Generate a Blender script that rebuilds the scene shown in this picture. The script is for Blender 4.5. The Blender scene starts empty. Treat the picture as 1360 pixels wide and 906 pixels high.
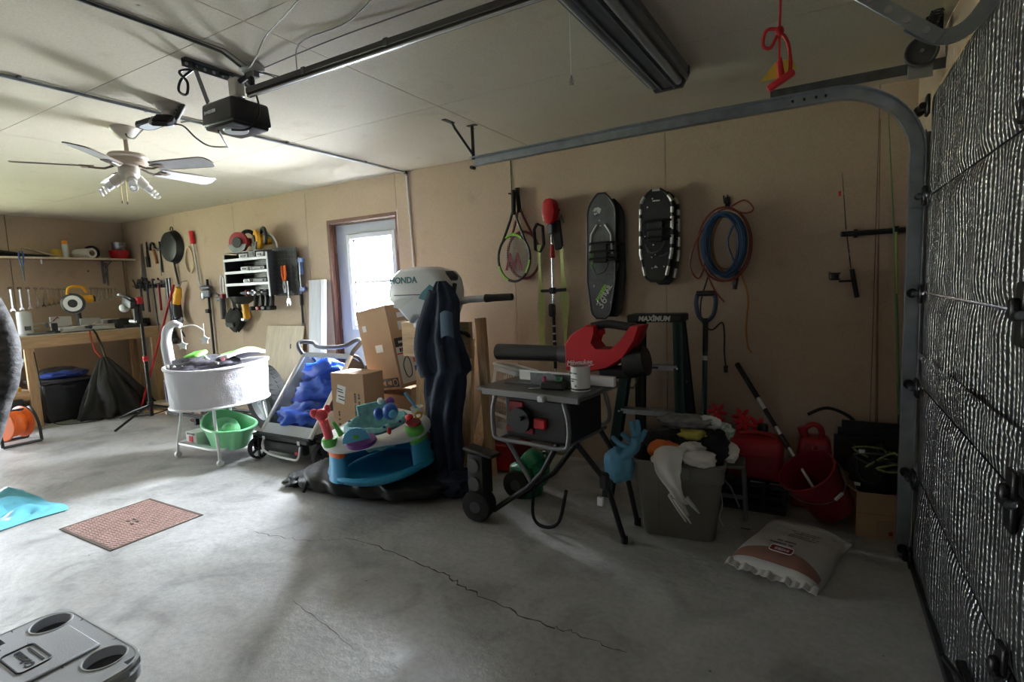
import bpy, bmesh, math, random
from mathutils import Matrix, Vector, Euler, noise
random.seed(7)
SC = bpy.context.scene
COL = SC.collection
PI = math.pi
R = math.radians

# ---------------------------------------------------------------- camera
cam_d = bpy.data.cameras.new('camera'); cam = bpy.data.objects.new('camera', cam_d); COL.objects.link(cam)
cam_d.sensor_fit = 'HORIZONTAL'; cam_d.sensor_width = 36.0; cam_d.lens = 36.0 * 711.22 / 1360.0
cam_d.clip_start = 0.02; cam_d.clip_end = 200
YAW, PITCH, ROLL = 0.5229, -0.1035, 0.0396
_f = Vector((-math.sin(YAW)*math.cos(PITCH), math.cos(YAW)*math.cos(PITCH), math.sin(PITCH)))
_r0 = Vector((math.cos(YAW), math.sin(YAW), 0)); _d0 = _f.cross(_r0)
_r = math.cos(ROLL)*_r0 + math.sin(ROLL)*_d0; _d = -math.sin(ROLL)*_r0 + math.cos(ROLL)*_d0
cam.matrix_world = Matrix(((_r.x, -_d.x, -_f.x, 0), (_r.y, -_d.y, -_f.y, 0), (_r.z, -_d.z, -_f.z, 1.3834), (0, 0, 0, 1)))
SC.camera = cam

# ---------------------------------------------------------------- sky, daylight portals, exposure
W = bpy.data.worlds.new('sky'); SC.world = W; W.use_nodes = True
_bg = W.node_tree.nodes['Background']; _bg.inputs[0].default_value = (0.86, 0.93, 1.0, 1); _bg.inputs[1].default_value = 11.0
def portal(name, loc, rot, sx, sy):
    l = bpy.data.lights.new(name, 'AREA'); l.shape = 'RECTANGLE'; l.size = sx; l.size_y = sy
    l.cycles.is_portal = True
    o = bpy.data.objects.new(name, l); COL.objects.link(o); o.location = loc; o.rotation_euler = rot
_w = bpy.data.lights.new('window_daylight', 'AREA'); _w.shape = 'RECTANGLE'; _w.size = .95; _w.size_y = 1.35; _w.energy = 850.0; _w.color = (.86, .93, 1.0)
_wo = bpy.data.objects.new('window_daylight', _w); COL.objects.link(_wo); _wo.location = (-3.795, 4.40, 1.75); _wo.rotation_euler = (R(-50), 0, 0)   # glare of the overcast day behind the man door's pane
portal('doorway_daylight', (-8.36, 1.1, 1.03), (0, R(-90), 0), 2.06, 1.6)      # open side doorway in the end wall
_s = bpy.data.lights.new('sun', 'SUN'); _s.energy = 260.0; _s.angle = R(4); _s.color = (1, .96, .9)
_so = bpy.data.objects.new('sun', _s); COL.objects.link(_so); _so.rotation_euler = Vector((-.35, .78, -.55)).to_track_quat('-Z', 'Y').to_euler()   # shines onto the ground outside, from beyond the closed door
SC.view_settings.view_transform = 'Standard'; SC.view_settings.look = 'None'
SC.view_settings.exposure = 0.88; SC.view_settings.gamma = 1.0; SC.view_settings.use_curve_mapping = False
SC.cycles.max_bounces = 10; SC.cycles.diffuse_bounces = 7; SC.cycles.glossy_bounces = 4; SC.cycles.transparent_max_bounces = 12

# ---------------------------------------------------------------- materials
MATS = {}
def mat(name, col, rough=0.6, metal=0.0, var=0.0, vscale=6.0, bump=0.0, bscale=60.0, spec=0.5, emit=0.0, stretch=None, alpha=1.0, trans=0.0):
    """plain procedural material: base colour with noise variation and fine bump"""
    if name in MATS: return MATS[name]
    m = bpy.data.materials.new(name); m.use_nodes = True; nt = m.node_tree; N = nt.nodes; L = nt.links
    b = N['Principled BSDF']; c = (*col, 1)
    b.inputs['Base Color'].default_value = c; b.inputs['Roughness'].default_value = rough; b.inputs['Metallic'].default_value = metal
    b.inputs['Specular IOR Level'].default_value = spec
    if trans: b.inputs['Transmission Weight'].default_value = trans
    if alpha < 1: b.inputs['Alpha'].default_value = alpha
    if emit: b.inputs['Emission Color'].default_value = c; b.inputs['Emission Strength'].default_value = emit
    if var or bump:
        tc = N.new('ShaderNodeTexCoord'); src = tc.outputs['Object']
        if stretch:
            mp = N.new('ShaderNodeMapping'); mp.inputs['Scale'].default_value = stretch; L.new(src, mp.inputs[0]); src = mp.outputs[0]
    if var:
        n = N.new('ShaderNodeTexNoise'); n.inputs['Scale'].default_value = vscale; n.inputs['Detail'].default_value = 6; L.new(src, n.inputs['Vector'])
        r = N.new('ShaderNodeValToRGB'); e = r.color_ramp.elements
        e[0].position = 0.28; e[1].position = 0.72
        e[0].color = (*[max(0, x*(1-var)) for x in col], 1); e[1].color = (*[min(1, x*(1+var)) for x in col], 1)
        L.new(n.outputs['Fac'], r.inputs[0]); L.new(r.outputs[0], b.inputs['Base Color'])
    if bump:
        n2 = N.new('ShaderNodeTexNoise'); n2.inputs['Scale'].default_value = bscale; n2.inputs['Detail'].default_value = 4; L.new(src, n2.inputs['Vector'])
        bp = N.new('ShaderNodeBump'); bp.inputs['Strength'].default_value = bump; bp.inputs['Distance'].default_value = 0.01
        L.new(n2.outputs['Fac'], bp.inputs['Height']); L.new(bp.outputs[0], b.inputs['Normal'])
    MATS[name] = m; return m

def board_mat(name, col, dark, spots=True, band=0.0):
    """particle board: fine flecks, soft stains and little nail holes"""
    m = bpy.data.materials.new(name); m.use_nodes = True; nt = m.node_tree; N = nt.nodes; L = nt.links; b = N['Principled BSDF']
    b.inputs['Roughness'].default_value = 0.75; b.inputs['Specular IOR Level'].default_value = 0.25
    g = N.new('ShaderNodeNewGeometry'); src = g.outputs['Position']
    def nz(scale, det=5):
        n = N.new('ShaderNodeTexNoise'); n.inputs['Scale'].default_value = scale; n.inputs['Detail'].default_value = det; L.new(src, n.inputs['Vector']); return n.outputs['Fac']
    def ramp(f, p0, c0, p1, c1):
        r = N.new('ShaderNodeValToRGB'); e = r.color_ramp.elements; e[0].position = p0; e[1].position = p1; e[0].color = c0; e[1].color = c1; L.new(f, r.inputs[0]); return r.outputs[0]
    def mix(a, bb, mode='MULTIPLY', fac=1.0):
        x = N.new('ShaderNodeMix'); x.data_type = 'RGBA'; x.blend_type = mode; x.inputs[0].default_value = fac
        L.new(a, x.inputs[6]); L.new(bb, x.inputs[7]); return x.outputs[2]
    c = ramp(nz(1.3, 6), 0.3, (*dark, 1), 0.7, (*col, 1))
    c = mix(c, ramp(nz(140, 3), 0.3, (.9, .89, .87, 1), 0.7, (1.06, 1.05, 1.04, 1)))
    c = mix(c, ramp(nz(6, 8), 0.25, (.9, .88, .85, 1), 0.40, (1, 1, 1, 1)))
    if spots:
        v = N.new('ShaderNodeTexVoronoi'); v.inputs['Scale'].default_value = 2.7; L.new(src, v.inputs['Vector'])
        c = mix(c, ramp(v.outputs['Distance'], 0.022, (.12, .09, .07, 1), 0.034, (1, 1, 1, 1)))
    L.new(c, b.inputs['Base Color'])
    bp = N.new('ShaderNodeBump'); bp.inputs['Strength'].default_value = 0.12; bp.inputs['Distance'].default_value = 0.005
    L.new(nz(90), bp.inputs['Height']); L.new(bp.outputs[0], b.inputs['Normal'])
    MATS[name] = m; return m

def concrete_mat():
    m = bpy.data.materials.new('concrete'); m.use_nodes = True; nt = m.node_tree; N = nt.nodes; L = nt.links; b = N['Principled BSDF']
    g = N.new('ShaderNodeNewGeometry'); src = g.outputs['Position']
    def nz(scale, det=6, dist=0.0, st=None):
        s = src
        if st:
            mp = N.new('ShaderNodeMapping'); mp.inputs['Scale'].default_value = st; L.new(src, mp.inputs[0]); s = mp.outputs[0]
        n = N.new('ShaderNodeTexNoise'); n.inputs['Scale'].default_value = scale; n.inputs['Detail'].default_value = det; n.inputs['Distortion'].default_value = dist
        L.new(s, n.inputs['Vector']); return n.outputs['Fac']
    def ramp(f, *st):
        r = N.new('ShaderNodeValToRGB'); e = r.color_ramp.elements
        while len(e) < len(st): e.new(0.5)
        for k, (p, c) in enumerate(st): e[k].position = p; e[k].color = (c, c, c, 1) if isinstance(c, (int, float)) else (*c, 1)
        L.new(f, r.inputs[0]); return r.outputs[0]
    def mix(a, bb, mode='MULTIPLY', fac=1.0):
        x = N.new('ShaderNodeMix'); x.data_type = 'RGBA'; x.blend_type = mode; x.inputs[0].default_value = fac
        L.new(a, x.inputs[6]); L.new(bb, x.inputs[7]); return x.outputs[2]
    c = ramp(nz(0.9, 8, 0.6), (0.30, (.30, .295, .285)), (0.5, (.385, .383, .378)), (0.72, (.45, .448, .445)))
    c = mix(c, ramp(nz(3.0, 8, 1.2), (0.30, .66), (0.47, .97), (0.72, 1.15)))
    c = mix(c, ramp(nz(38, 5), (0.30, .86), (0.6, 1.04)))
    c = mix(c, ramp(nz(260, 2), (0.25, .85), (0.65, 1.06)))
    v = N.new('ShaderNodeTexVoronoi'); v.inputs['Scale'].default_value = 5.0; L.new(src, v.inputs['Vector'])
    c = mix(c, ramp(v.outputs['Distance'], (0.018, .25), (0.032, 1.0)))
    L.new(c, b.inputs['Base Color'])
    rr = ramp(nz(5, 7, 0.8), (0.3, .30), (0.7, .52)); L.new(rr, b.inputs['Roughness'])
    b.inputs['Specular IOR Level'].default_value = 0.6
    bp = N.new('ShaderNodeBump'); bp.inputs['Strength'].default_value = 0.35; bp.inputs['Distance'].default_value = 0.012
    hh = mix(ramp(nz(20, 8), (0, 0.), (1, 1.)), ramp(nz(120, 4), (0, .55), (1, 1.)))
    L.new(hh, bp.inputs['Height']); L.new(bp.outputs[0], b.inputs['Normal'])
    MATS['concrete'] = m; return m

def foil_mat():
    """quilted bubble foil: shiny metal with fine vertical ridges and bubbles"""
    m = bpy.data.materials.new('bubble_foil'); m.use_nodes = True; nt = m.node_tree; N = nt.nodes; L = nt.links; b = N['Principled BSDF']
    b.inputs['Metallic'].default_value = 1.0; b.inputs['Roughness'].default_value = 0.33; b.inputs['Base Color'].default_value = (.25, .25, .255, 1)
    g = N.new('ShaderNodeNewGeometry'); src = g.outputs['Position']
    w = N.new('ShaderNodeTexWave'); w.wave_type = 'BANDS'; w.bands_direction = 'Y'; w.inputs['Scale'].default_value = 9.5; w.inputs['Distortion'].default_value = 0.6; w.inputs['Detail'].default_value = 1; w.inputs['Detail Scale'].default_value = 2.0
    L.new(src, w.inputs['Vector'])
    v = N.new('ShaderNodeTexVoronoi'); v.inputs['Scale'].default_value = 85; L.new(src, v.inputs['Vector'])
    n = N.new('ShaderNodeTexNoise'); n.inputs['Scale'].default_value = 5; n.inputs['Detail'].default_value = 3; L.new(src, n.inputs['Vector'])
    def math_(op, a, bb, val=None):
        x = N.new('ShaderNodeMath'); x.operation = op; L.new(a, x.inputs[0])
        if bb is not None: L.new(bb, x.inputs[1])
        else: x.inputs[1].default_value = val
        return x.outputs[0]
    h = math_('ADD', math_('MULTIPLY', w.outputs['Fac'], None, 1.0), math_('ADD', math_('MULTIPLY', v.outputs['Distance'], None, 0.55), math_('MULTIPLY', n.outputs['Fac'], None, 1.3)))
    bp = N.new('ShaderNodeBump'); bp.inputs['Strength'].default_value = 1.0; bp.inputs['Distance'].default_value = 0.007
    L.new(h, bp.inputs['Height']); L.new(bp.outputs[0], b.inputs['Normal'])
    MATS['bubble_foil'] = m; return m

# ---------------------------------------------------------------- mesh builder
def xf(loc=(0, 0, 0), rot=(0, 0, 0), s=(1, 1, 1)):
    return Matrix.LocRotScale(Vector(loc), Euler(rot), Vector(s))
class MB:
    def __init__(self): self.bm = bmesh.new()
    def _add(self, vs, fs, M=None):
        bv = [self.bm.verts.new((M @ Vector(v)) if M else v) for v in vs]
        out = []
        for f in fs:
            try: out.append(self.bm.faces.new([bv[i] for i in f]))
            except ValueError: pass
        return bv, out
    def box(self, c, s, rot=(0, 0, 0), bev=0.0, M=None, seg=1, taper=None):
        x, y, z = [k/2 for k in s]; t = taper or (1, 1)
        vs = [(-x, -y, -z), (x, -y, -z), (x, y, -z), (-x, y, -z), (-x*t[0], -y*t[1], z), (x*t[0], -y*t[1], z), (x*t[0], y*t[1], z), (-x*t[0], y*t[1], z)]
        T = xf(c, rot); T = (M @ T) if M else T
        bv, fs = self._add(vs, [(3, 2, 1, 0), (4, 5, 6, 7), (0, 1, 5, 4), (1, 2, 6, 5), (2, 3, 7, 6), (3, 0, 4, 7)], T)
        if bev > 0:
            es = list({e for f in fs for e in f.edges})
            bmesh.ops.bevel(self.bm, geom=es, offset=bev, segments=seg, profile=0.5, affect='EDGES')
        return self
    def tube(self, pts, r, n=8, closed=False, cap=True, M=None, flat=None):
        P = [Vector(p) for p in pts]; k = len(P)
        if M: P = [M @ p for p in P]
        rs = r if isinstance(r, (list, tuple)) else [r]*k
        up = None; rings = []
        for i in range(k):
            a = P[(i-1) % k] if (closed or i > 0) else P[i]; b = P[(i+1) % k] if (closed or i < k-1) else P[i]
            t = (b-a)
            t = t.normalized() if t.length > 1e-9 else Vector((0, 0, 1))
            if up is None:
                up = Vector((0, 0, 1)) if abs(t.z) < 0.95 else Vector((0, 1, 0))
            up = (up - t*up.dot(t))
            up = up.normalized() if up.length > 1e-6 else t.orthogonal().normalized()
            s = t.cross(up)
            fx, fy = flat or (1, 1)
            rings.append([self.bm.verts.new(P[i] + rs[i]*(math.cos(2*PI*j/n)*s*fx + math.sin(2*PI*j/n)*up*fy)) for j in range(n)])
        for i in range(k if closed else k-1):
            A, B = rings[i], rings[(i+1) % k]
            for j in range(n): self.bm.faces.new((A[j], A[(j+1) % n], B[(j+1) % n], B[j]))
        if cap and not closed:
            self.bm.faces.new(rings[0][::-1]); self.bm.faces.new(rings[-1])
        return self
    def cyl(self, p0, p1, r, r2=None, n=14, M=None, cap=True):
        return self.tube([p0, p1], [r, r if r2 is None else r2], n, M=M, cap=cap)
    def lathe(self, prof, n=20, M=None, arc=None, sx=1.0, sy=1.0):
        rings = []
        for (r, z) in prof:
            if r < 1e-5: rings.append([self.bm.verts.new((M @ Vector((0, 0, z))) if M else (0, 0, z))])
            else:
                rg = []
                for j in range(n):
                    a = 2*PI*j/n; v = Vector((r*math.cos(a)*sx, r*math.sin(a)*sy, z)); rg.append(self.bm.verts.new((M @ v) if M else v))
                rings.append(rg)
        for A, B in zip(rings, rings[1:]):
            for j in range(n):
                q = []
                for v in (A[j % len(A)], A[(j+1) % len(A)], B[(j+1) % len(B)], B[j % len(B)]):
                    if v not in q: q.append(v)
                if len(q) > 2:
                    try: self.bm.faces.new(q)
                    except ValueError: pass
        return self
    def ell(self, c, r, n=16, m=10, rot=(0, 0, 0), M=None):
        T = xf(c, rot, r); T = (M @ T) if M else T
        return self.lathe([(math.sin(PI*i/m), -math.cos(PI*i/m)) for i in range(m+1)], n, T)
    def prism(self, pts, h, M=None, z0=0.0, bev=0.0):
        """polygon in XY extruded from z0 to z0+h"""
        k = len(pts)
        vs = [(x, y, z0) for x, y in pts] + [(x, y, z0+h) for x, y in pts]
        ar = sum(pts[i][0]*pts[(i+1) % k][1]-pts[(i+1) % k][0]*pts[i][1] for i in range(k))
        fs = [tuple(range(k))[::-1], tuple(range(k, 2*k))] + [(i, (i+1) % k, k+(i+1) % k, k+i) for i in range(k)]
        if (ar < 0) != (h < 0): fs = [f[::-1] for f in fs]
        bv, ff = self._add(vs, fs, M)
        if bev > 0: bmesh.ops.bevel(self.bm, geom=list({e for f in ff for e in f.edges}), offset=bev, segments=2, profile=0.5, affect='EDGES')
        return self
    def grid(self, fn, nu, nv, cu=False, cv=False, M=None):
        V = [[self.bm.verts.new((M @ Vector(fn(i/(nu if cu else nu-1), j/(nv if cv else nv-1)))) if M else fn(i/(nu if cu else nu-1), j/(nv if cv else nv-1))) for j in range(nv)] for i in range(nu)]
        for i in range(nu if cu else nu-1):
            for j in range(nv if cv else nv-1):
                self.bm.faces.new((V[i][j], V[(i+1) % nu][j], V[(i+1) % nu][(j+1) % nv], V[i][(j+1) % nv]))
        return self
    def sheet(self, fn, nu, nv, th, M=None):
        """a thin closed shell around a surface"""
        V = [[Vector(fn(i/(nu-1), j/(nv-1))) for j in range(nv)] for i in range(nu)]
        def nrm(i, j):
            a = V[min(i+1, nu-1)][j]-V[max(i-1, 0)][j]; b = V[i][min(j+1, nv-1)]-V[i][max(j-1, 0)]
            c = a.cross(b); return c.normalized() if c.length > 1e-9 else Vector((0, 0, 1))
        A = [[None]*nv for _ in range(nu)]; B = [[None]*nv for _ in range(nu)]
        for i in range(nu):
            for j in range(nv):
                n = nrm(i, j)*th/2; p, q = V[i][j]+n, V[i][j]-n
                A[i][j] = self.bm.verts.new(M @ p if M else p); B[i][j] = self.bm.verts.new(M @ q if M else q)
        for i in range(nu-1):
            for j in range(nv-1):
                self.bm.faces.new((A[i][j], A[i+1][j], A[i+1][j+1], A[i][j+1])); self.bm.faces.new((B[i][j+1], B[i+1][j+1], B[i+1][j], B[i][j]))
        bd = [(i, 0) for i in range(nu)] + [(nu-1, j) for j in range(1, nv)] + [(i, nv-1) for i in range(nu-2, -1, -1)] + [(0, j) for j in range(nv-2, 0, -1)]
        for k in range(len(bd)):
            (i, j), (p, q) = bd[k], bd[(k+1) % len(bd)]
            try: self.bm.faces.new((A[i][j], B[i][j], B[p][q], A[p][q]))
            except ValueError: pass
        return self
    def build(self, name, m, parent=None, loc=None, rot=None, ang=38, recalc=True):
        bm = self.bm
        if recalc: bmesh.ops.recalc_face_normals(bm, faces=bm.faces)
        lim = R(ang)
        for e in bm.edges:
            e.smooth = not (len(e.link_faces) == 2 and e.calc_face_angle(0) > lim)
        for f in bm.faces: f.smooth = True
        me = bpy.data.meshes.new(name); bm.to_mesh(me); bm.free()
        me.materials.append(MATS[m] if isinstance(m, str) else m)
        o = bpy.data.objects.new(name, me); COL.objects.link(o)
        if parent: o.parent = parent
        if loc: o.location = loc
        if rot: o.rotation_euler = rot
        return o
def tag(o, label=None, cat=None, group=None, kind=None):
    if label: o['label'] = label
    if cat: o['category'] = cat
    if group: o['group'] = group
    if kind: o['kind'] = kind
    return o
def thing(name, label, cat, loc=(0, 0, 0), rot=(0, 0, 0), group=None):
    o = bpy.data.objects.new(name, None); COL.objects.link(o); o.empty_display_size = 0.05
    o.location = loc; o.rotation_euler = rot
    return tag(o, label, cat, group)
def text(body, size, m, parent, M, name='lettering', shear=0.0, bold=0.0, ext=0.0006, sx=1.0, align='CENTER'):
    cu = bpy.data.curves.new('t', 'FONT'); cu.body = body; cu.size = size; cu.extrude = ext; cu.align_x = align; cu.align_y = 'CENTER'; cu.shear = shear; cu.offset = bold
    cu.resolution_u = 3
    t = bpy.data.objects.new('t', cu); COL.objects.link(t)
    bpy.context.view_layer.update()
    me = bpy.data.meshes.new_from_object(t.evaluated_get(bpy.context.evaluated_depsgraph_get()))
    bpy.data.objects.remove(t); bpy.data.curves.remove(cu)
    me.transform(M @ Matrix.Diagonal((sx, 1, 1, 1))); me.name = name
    me.materials.clear(); me.materials.append(MATS[m])
    o = bpy.data.objects.new(name, me); COL.objects.link(o)
    if parent: o.parent = parent
    return o
def scribble(parent, M, w, h, m, seed=1, name='print_marks', rows=1, gap=1.8):
    """rows of unreadable small print: short dark strokes, flat on the surface"""
    rnd = random.Random(seed); b = MB()
    for r_ in range(rows):
        x = -w/2; y = -r_*h*gap
        while x < w/2:
            k = rnd.uniform(.35, .9)*h
            if rnd.random() > .16: b.box((x+k/2, y, 0), (k*.8, h*rnd.uniform(.55, 1), .0012), M=M)
            x += k
    o = b.build(name, m, parent); o['kind'] = 'stuff'; return o
def copy_tree(o, parent=None, label=None):
    c = o.copy(); COL.objects.link(c); c.parent = parent
    if label: c['label'] = label
    for ch in list(o.children): copy_tree(ch, c)
    return c
def rep(name, builder, m, parent, locs, rots=None):
    """one small piece built once, then copied (shared mesh) to every place"""
    first = None; out = []
    for k, l in enumerate(locs):
        if first is None: o = first = builder.build(name, m, parent)
        else: o = first.copy(); COL.objects.link(o)
        o.location = l
        if rots: o.rotation_euler = rots[k]
        out.append(o)
    return out
def fbm(p, s=1.0): return noise.noise(Vector(p)*s)
WALL = xf(rot=(R(90), 0, 0))      # drawing plane XY -> XZ, facing the room (-y)
def wallM(x=0, y=0, z=0, rot=0): return Matrix.Translation((x, y, z)) @ xf(rot=(R(90), 0, 0)) @ xf(rot=(0, 0, rot))
def arc(c, r, a0, a1, n, plane='xz', y=0):
    o = []
    for i in range(n+1):
        a = a0+(a1-a0)*i/n; u, v = c[0]+r*math.cos(a), c[1]+r*math.sin(a)
        o.append((u, y, v) if plane == 'xz' else ((u, v, y) if plane == 'xy' else (y, u, v)))
    return o
def smooth_path(pts, n=6, closed=False):
    P = [Vector(p) for p in pts]; k = len(P); out = []
    rng = range(k if closed else k-1)
    for i in rng:
        p0 = P[(i-1) % k] if closed or i > 0 else P[i]; p1 = P[i]; p2 = P[(i+1) % k]; p3 = P[(i+2) % k] if closed or i < k-2 else P[(i+1) % k]
        for j in range(n):
            t = j/n
            out.append(0.5*((2*p1)+(-p0+p2)*t+(2*p0-5*p1+4*p2-p3)*t*t+(-p0+3*p1-3*p2+p3)*t**3))
    if not closed: out.append(P[-1])
    return out
# colours shared by many things
mat('black_plastic', (.012, .012, .013), .45); mat('black_rubber', (.015, .015, .015), .8, bump=.3, bscale=150); mat('black_metal', (.015, .015, .016), .4, .3)
mat('black_cloth', (.012, .012, .013), .9, var=.3, vscale=20, bump=.4, bscale=120); mat('grey_plastic', (.22, .22, .23), .5); mat('dark_grey', (.06, .06, .065), .5)
mat('white_plastic', (.72, .72, .72), .4); mat('white_metal', (.75, .75, .76), .35); mat('chrome', (.75, .75, .77), .2, 1.0); mat('steel', (.45, .46, .48), .35, 1.0, var=.15, vscale=30)
mat('galvanised', (.36, .39, .43), .42, .9, var=.18, vscale=14, bump=.1, bscale=40); mat('dull_steel', (.16, .17, .18), .45, .9, var=.2, vscale=25)
mat('red_plastic', (.42, .008, .014), .38); mat('bright_red', (.62, .02, .03), .4); mat('dark_red', (.25, .008, .015), .45); mat('yellow_plastic', (.75, .42, .01), .4); mat('orange_plastic', (.75, .13, .015), .45)
mat('blue_plastic', (.02, .09, .32), .4); mat('green_plastic', (.02, .2, .07), .4); mat('paper_white', (.7, .7, .68), .7); mat('label_black', (.02, .02, .02), .5); mat('brass', (.6, .42, .15), .35, .8)
mat('pine', (.52, .35, .20), .65, var=.22, vscale=5, stretch=(1, 14, 14), bump=.1, bscale=30); mat('pine_z', (.52, .35, .20), .65, var=.22, vscale=5, stretch=(14, 14, 1), bump=.1, bscale=30)
mat('pine_y', (.52, .35, .20), .65, var=.22, vscale=5, stretch=(14, 1, 14), bump=.1, bscale=30)
mat('cardboard', (.40, .25, .145), .8, var=.1, vscale=4, bump=.08, bscale=90); mat('cardboard_dark', (.29, .175, .10), .8, var=.1, vscale=4)
mat('plywood', (.58, .50, .38), .7, var=.14, vscale=5, stretch=(6, 6, 1)); mat('cord_black', (.01, .01, .01), .5)
# ================================================================ THE SETTING
XL, XR, YB, YF, ZC = -8.31, 0.46, 3.84, -3.84, 2.44
board_mat('wall_board', (.51, .405, .315), (.45, .35, .265)); board_mat('ceiling_board', (.60, .555, .465), (.55, .51, .42)); concrete_mat(); foil_mat()
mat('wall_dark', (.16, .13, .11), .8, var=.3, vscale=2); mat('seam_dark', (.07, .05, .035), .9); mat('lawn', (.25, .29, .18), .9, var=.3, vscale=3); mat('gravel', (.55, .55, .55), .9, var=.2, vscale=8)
mat('jamb_wood', (.13, .055, .035), .6, var=.35, vscale=12, stretch=(5, 5, .6)); mat('door_grey', (.42, .46, .52), .45); mat('door_white', (.72, .74, .76), .4)
m = bpy.data.materials.new('window_glass'); m.use_nodes = True; _n = m.node_tree.nodes; _l = m.node_tree.links
_t = _n.new('ShaderNodeBsdfTransparent'); _g = _n.new('ShaderNodeBsdfGlossy'); _g.inputs['Roughness'].default_value = 0.02; _mx = _n.new('ShaderNodeMixShader'); _mx.inputs[0].default_value = 0.06
_l.new(_t.outputs[0], _mx.inputs[1]); _l.new(_g.outputs[0], _mx.inputs[2]); _l.new(_mx.outputs[0], _n['Material Output'].inputs[0]); MATS['window_glass'] = m

def setting(o): o['kind'] = 'structure'; return o
fl = setting(MB().box(((XL+XR)/2, 0, -.06), (XR-XL+.5, 8.1, .12)).build('floor', 'concrete'))
# crack and scratches in the slab
def crack(pts, w, name='crack', jit=.012, seed=1):
    rnd = random.Random(seed); P = smooth_path([(x, y, 0) for x, y in pts], 9); b = MB(); n = len(P)
    L_ = []; R_ = []
    for i, p in enumerate(P):
        q = p + Vector((rnd.uniform(-jit, jit), rnd.uniform(-jit, jit), 0)); ww = w*(.35+.65*math.sin(PI*(i+.5)/n))*rnd.uniform(.5, 1.4)
        L_.append(b.bm.verts.new((q.x, q.y+ww, .0012))); R_.append(b.bm.verts.new((q.x, q.y-ww, .0012)))
    for i in range(n-1): b.bm.faces.new((L_[i], R_[i], R_[i+1], L_[i+1]))
    return b.build(name, 'seam_dark', fl)
crack([(-2.46, 1.90), (-2.24, 2.03), (-1.80, 1.985), (-1.55, 1.95), (-1.40, 1.905), (-1.21, 1.865), (-.96, 1.825), (-.83, 1.83), (-.6, 1.80)], .0042)
crack([(-2.9, 1.83), (-2.7, 1.86), (-2.46, 1.90)], .0016, seed=3); crack([(-2.05, 1.47), (-1.8, 1.42), (-1.55, 1.36)], .0016, seed=5, jit=.004); crack([(-3.9, 2.05), (-3.85, 2.25)], .002, 'scratch', .001, 4)

ground = setting(MB().box((-18, -2, -.2), (19, 30, .1)).build('ground_lawn', 'lawn')); ground2 = setting(MB().box((-4, 9, -.2), (14, 10, .1)).build('ground_gravel', 'gravel'))

# long wall: framing behind, boards in front with open joints
bk = MB()
DX0, DX1, DZ = -4.31, -3.381, 2.10
for x0, x1, z0, z1 in ((XL-.2, DX0-.03, 0, ZC), (DX1+.03, XR+.2, 0, ZC), (DX0-.03, DX1+.03, DZ+.03, ZC)):
    bk.box(((x0+x1)/2, YB+.08, (z0+z1)/2), (x1-x0, .13, z1-z0))
wall_b = setting(bk.build('wall_back', 'seam_dark'))
SEAM = [XR+.01] + [.281-1.22*k for k in range(7)] + [XL]
for a, c in zip(SEAM, SEAM[1:]):
    x1, x0 = a-.0018, c+.0018
    if x0 < DX0 < x1:
        pts = [(x0, .0), (DX0, .0), (DX0, DZ), (x1, DZ), (x1, ZC), (x0, ZC)]
    else: pts = [(x0, 0), (x1, 0), (x1, ZC), (x0, ZC)]
    MB().prism(pts, .012, wallM(y=YB+.012)).build('wall_panel', 'wall_board', wall_b)
# end wall with the shelf and bench; a side doorway further along stands open
OY0, OY1, OZ = .3, 1.9, 2.06
wl = MB()
for y0, y1, z0, z1 in ((OY1, YB+.15, 0, ZC), (YF-.15, OY0, 0, ZC), (OY0, OY1, OZ, ZC)): wl.box((XL-.075, (y0+y1)/2, (z0+z1)/2), (.12, y1-y0, z1-z0))
wall_l = setting(wl.build('wall_left', 'seam_dark'))
for y0, y1 in ((2.622, 3.84), (1.9, 2.618), (-.82, .3), (-2.04, -.823), (-3.26, -2.043), (-3.84, -3.263)):
    MB().box((XL-.007, (y0+y1)/2, ZC/2), (.014, y1-y0-.003, ZC)).build('wall_panel', 'wall_board', wall_l)
for y0, y1, z0, z1 in ((OY0, OY1, OZ, ZC),): MB().box((XL-.007, (y0+y1)/2, (z0+z1)/2), (.014, y1-y0-.003, z1-z0)).build('wall_panel', 'wall_board', wall_l)
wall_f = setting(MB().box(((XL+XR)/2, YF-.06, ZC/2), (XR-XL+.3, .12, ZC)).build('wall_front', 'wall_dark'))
# wall with the closed overhead door
GY0, GY1, GZ = .22, 3.02, 2.13
wr = MB()
for y0, y1, z0, z1 in ((GY1, YB, 0, ZC), (GY0, GY1, GZ, ZC)): wr.box((XR+.06, (y0+y1)/2, (z0+z1)/2), (.12, y1-y0, z1-z0))
wall_r = setting(wr.build('wall_right', 'wall_board'))
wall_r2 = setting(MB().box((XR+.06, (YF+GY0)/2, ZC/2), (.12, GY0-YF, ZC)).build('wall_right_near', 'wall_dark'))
# ceiling boards
ceil = setting(MB().box(((XL+XR)/2, 0, ZC+.07), (XR-XL+.4, 8.0, .11)).build('ceiling', 'seam_dark'))
ys = [YF, -2.255, -1.035, .185, 1.405, 2.625, YB]; xs = [XL, -6.83, -4.39, -1.95, XR]
for y0, y1 in zip(ys, ys[1:]):
    for x0, x1 in zip(xs, xs[1:]):
        MB().box(((x0+x1)/2, (y0+y1)/2, ZC+.006), (x1-x0-.004, y1-y0-.004, .012)).build('ceiling_panel', 'ceiling_board', ceil)

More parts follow.
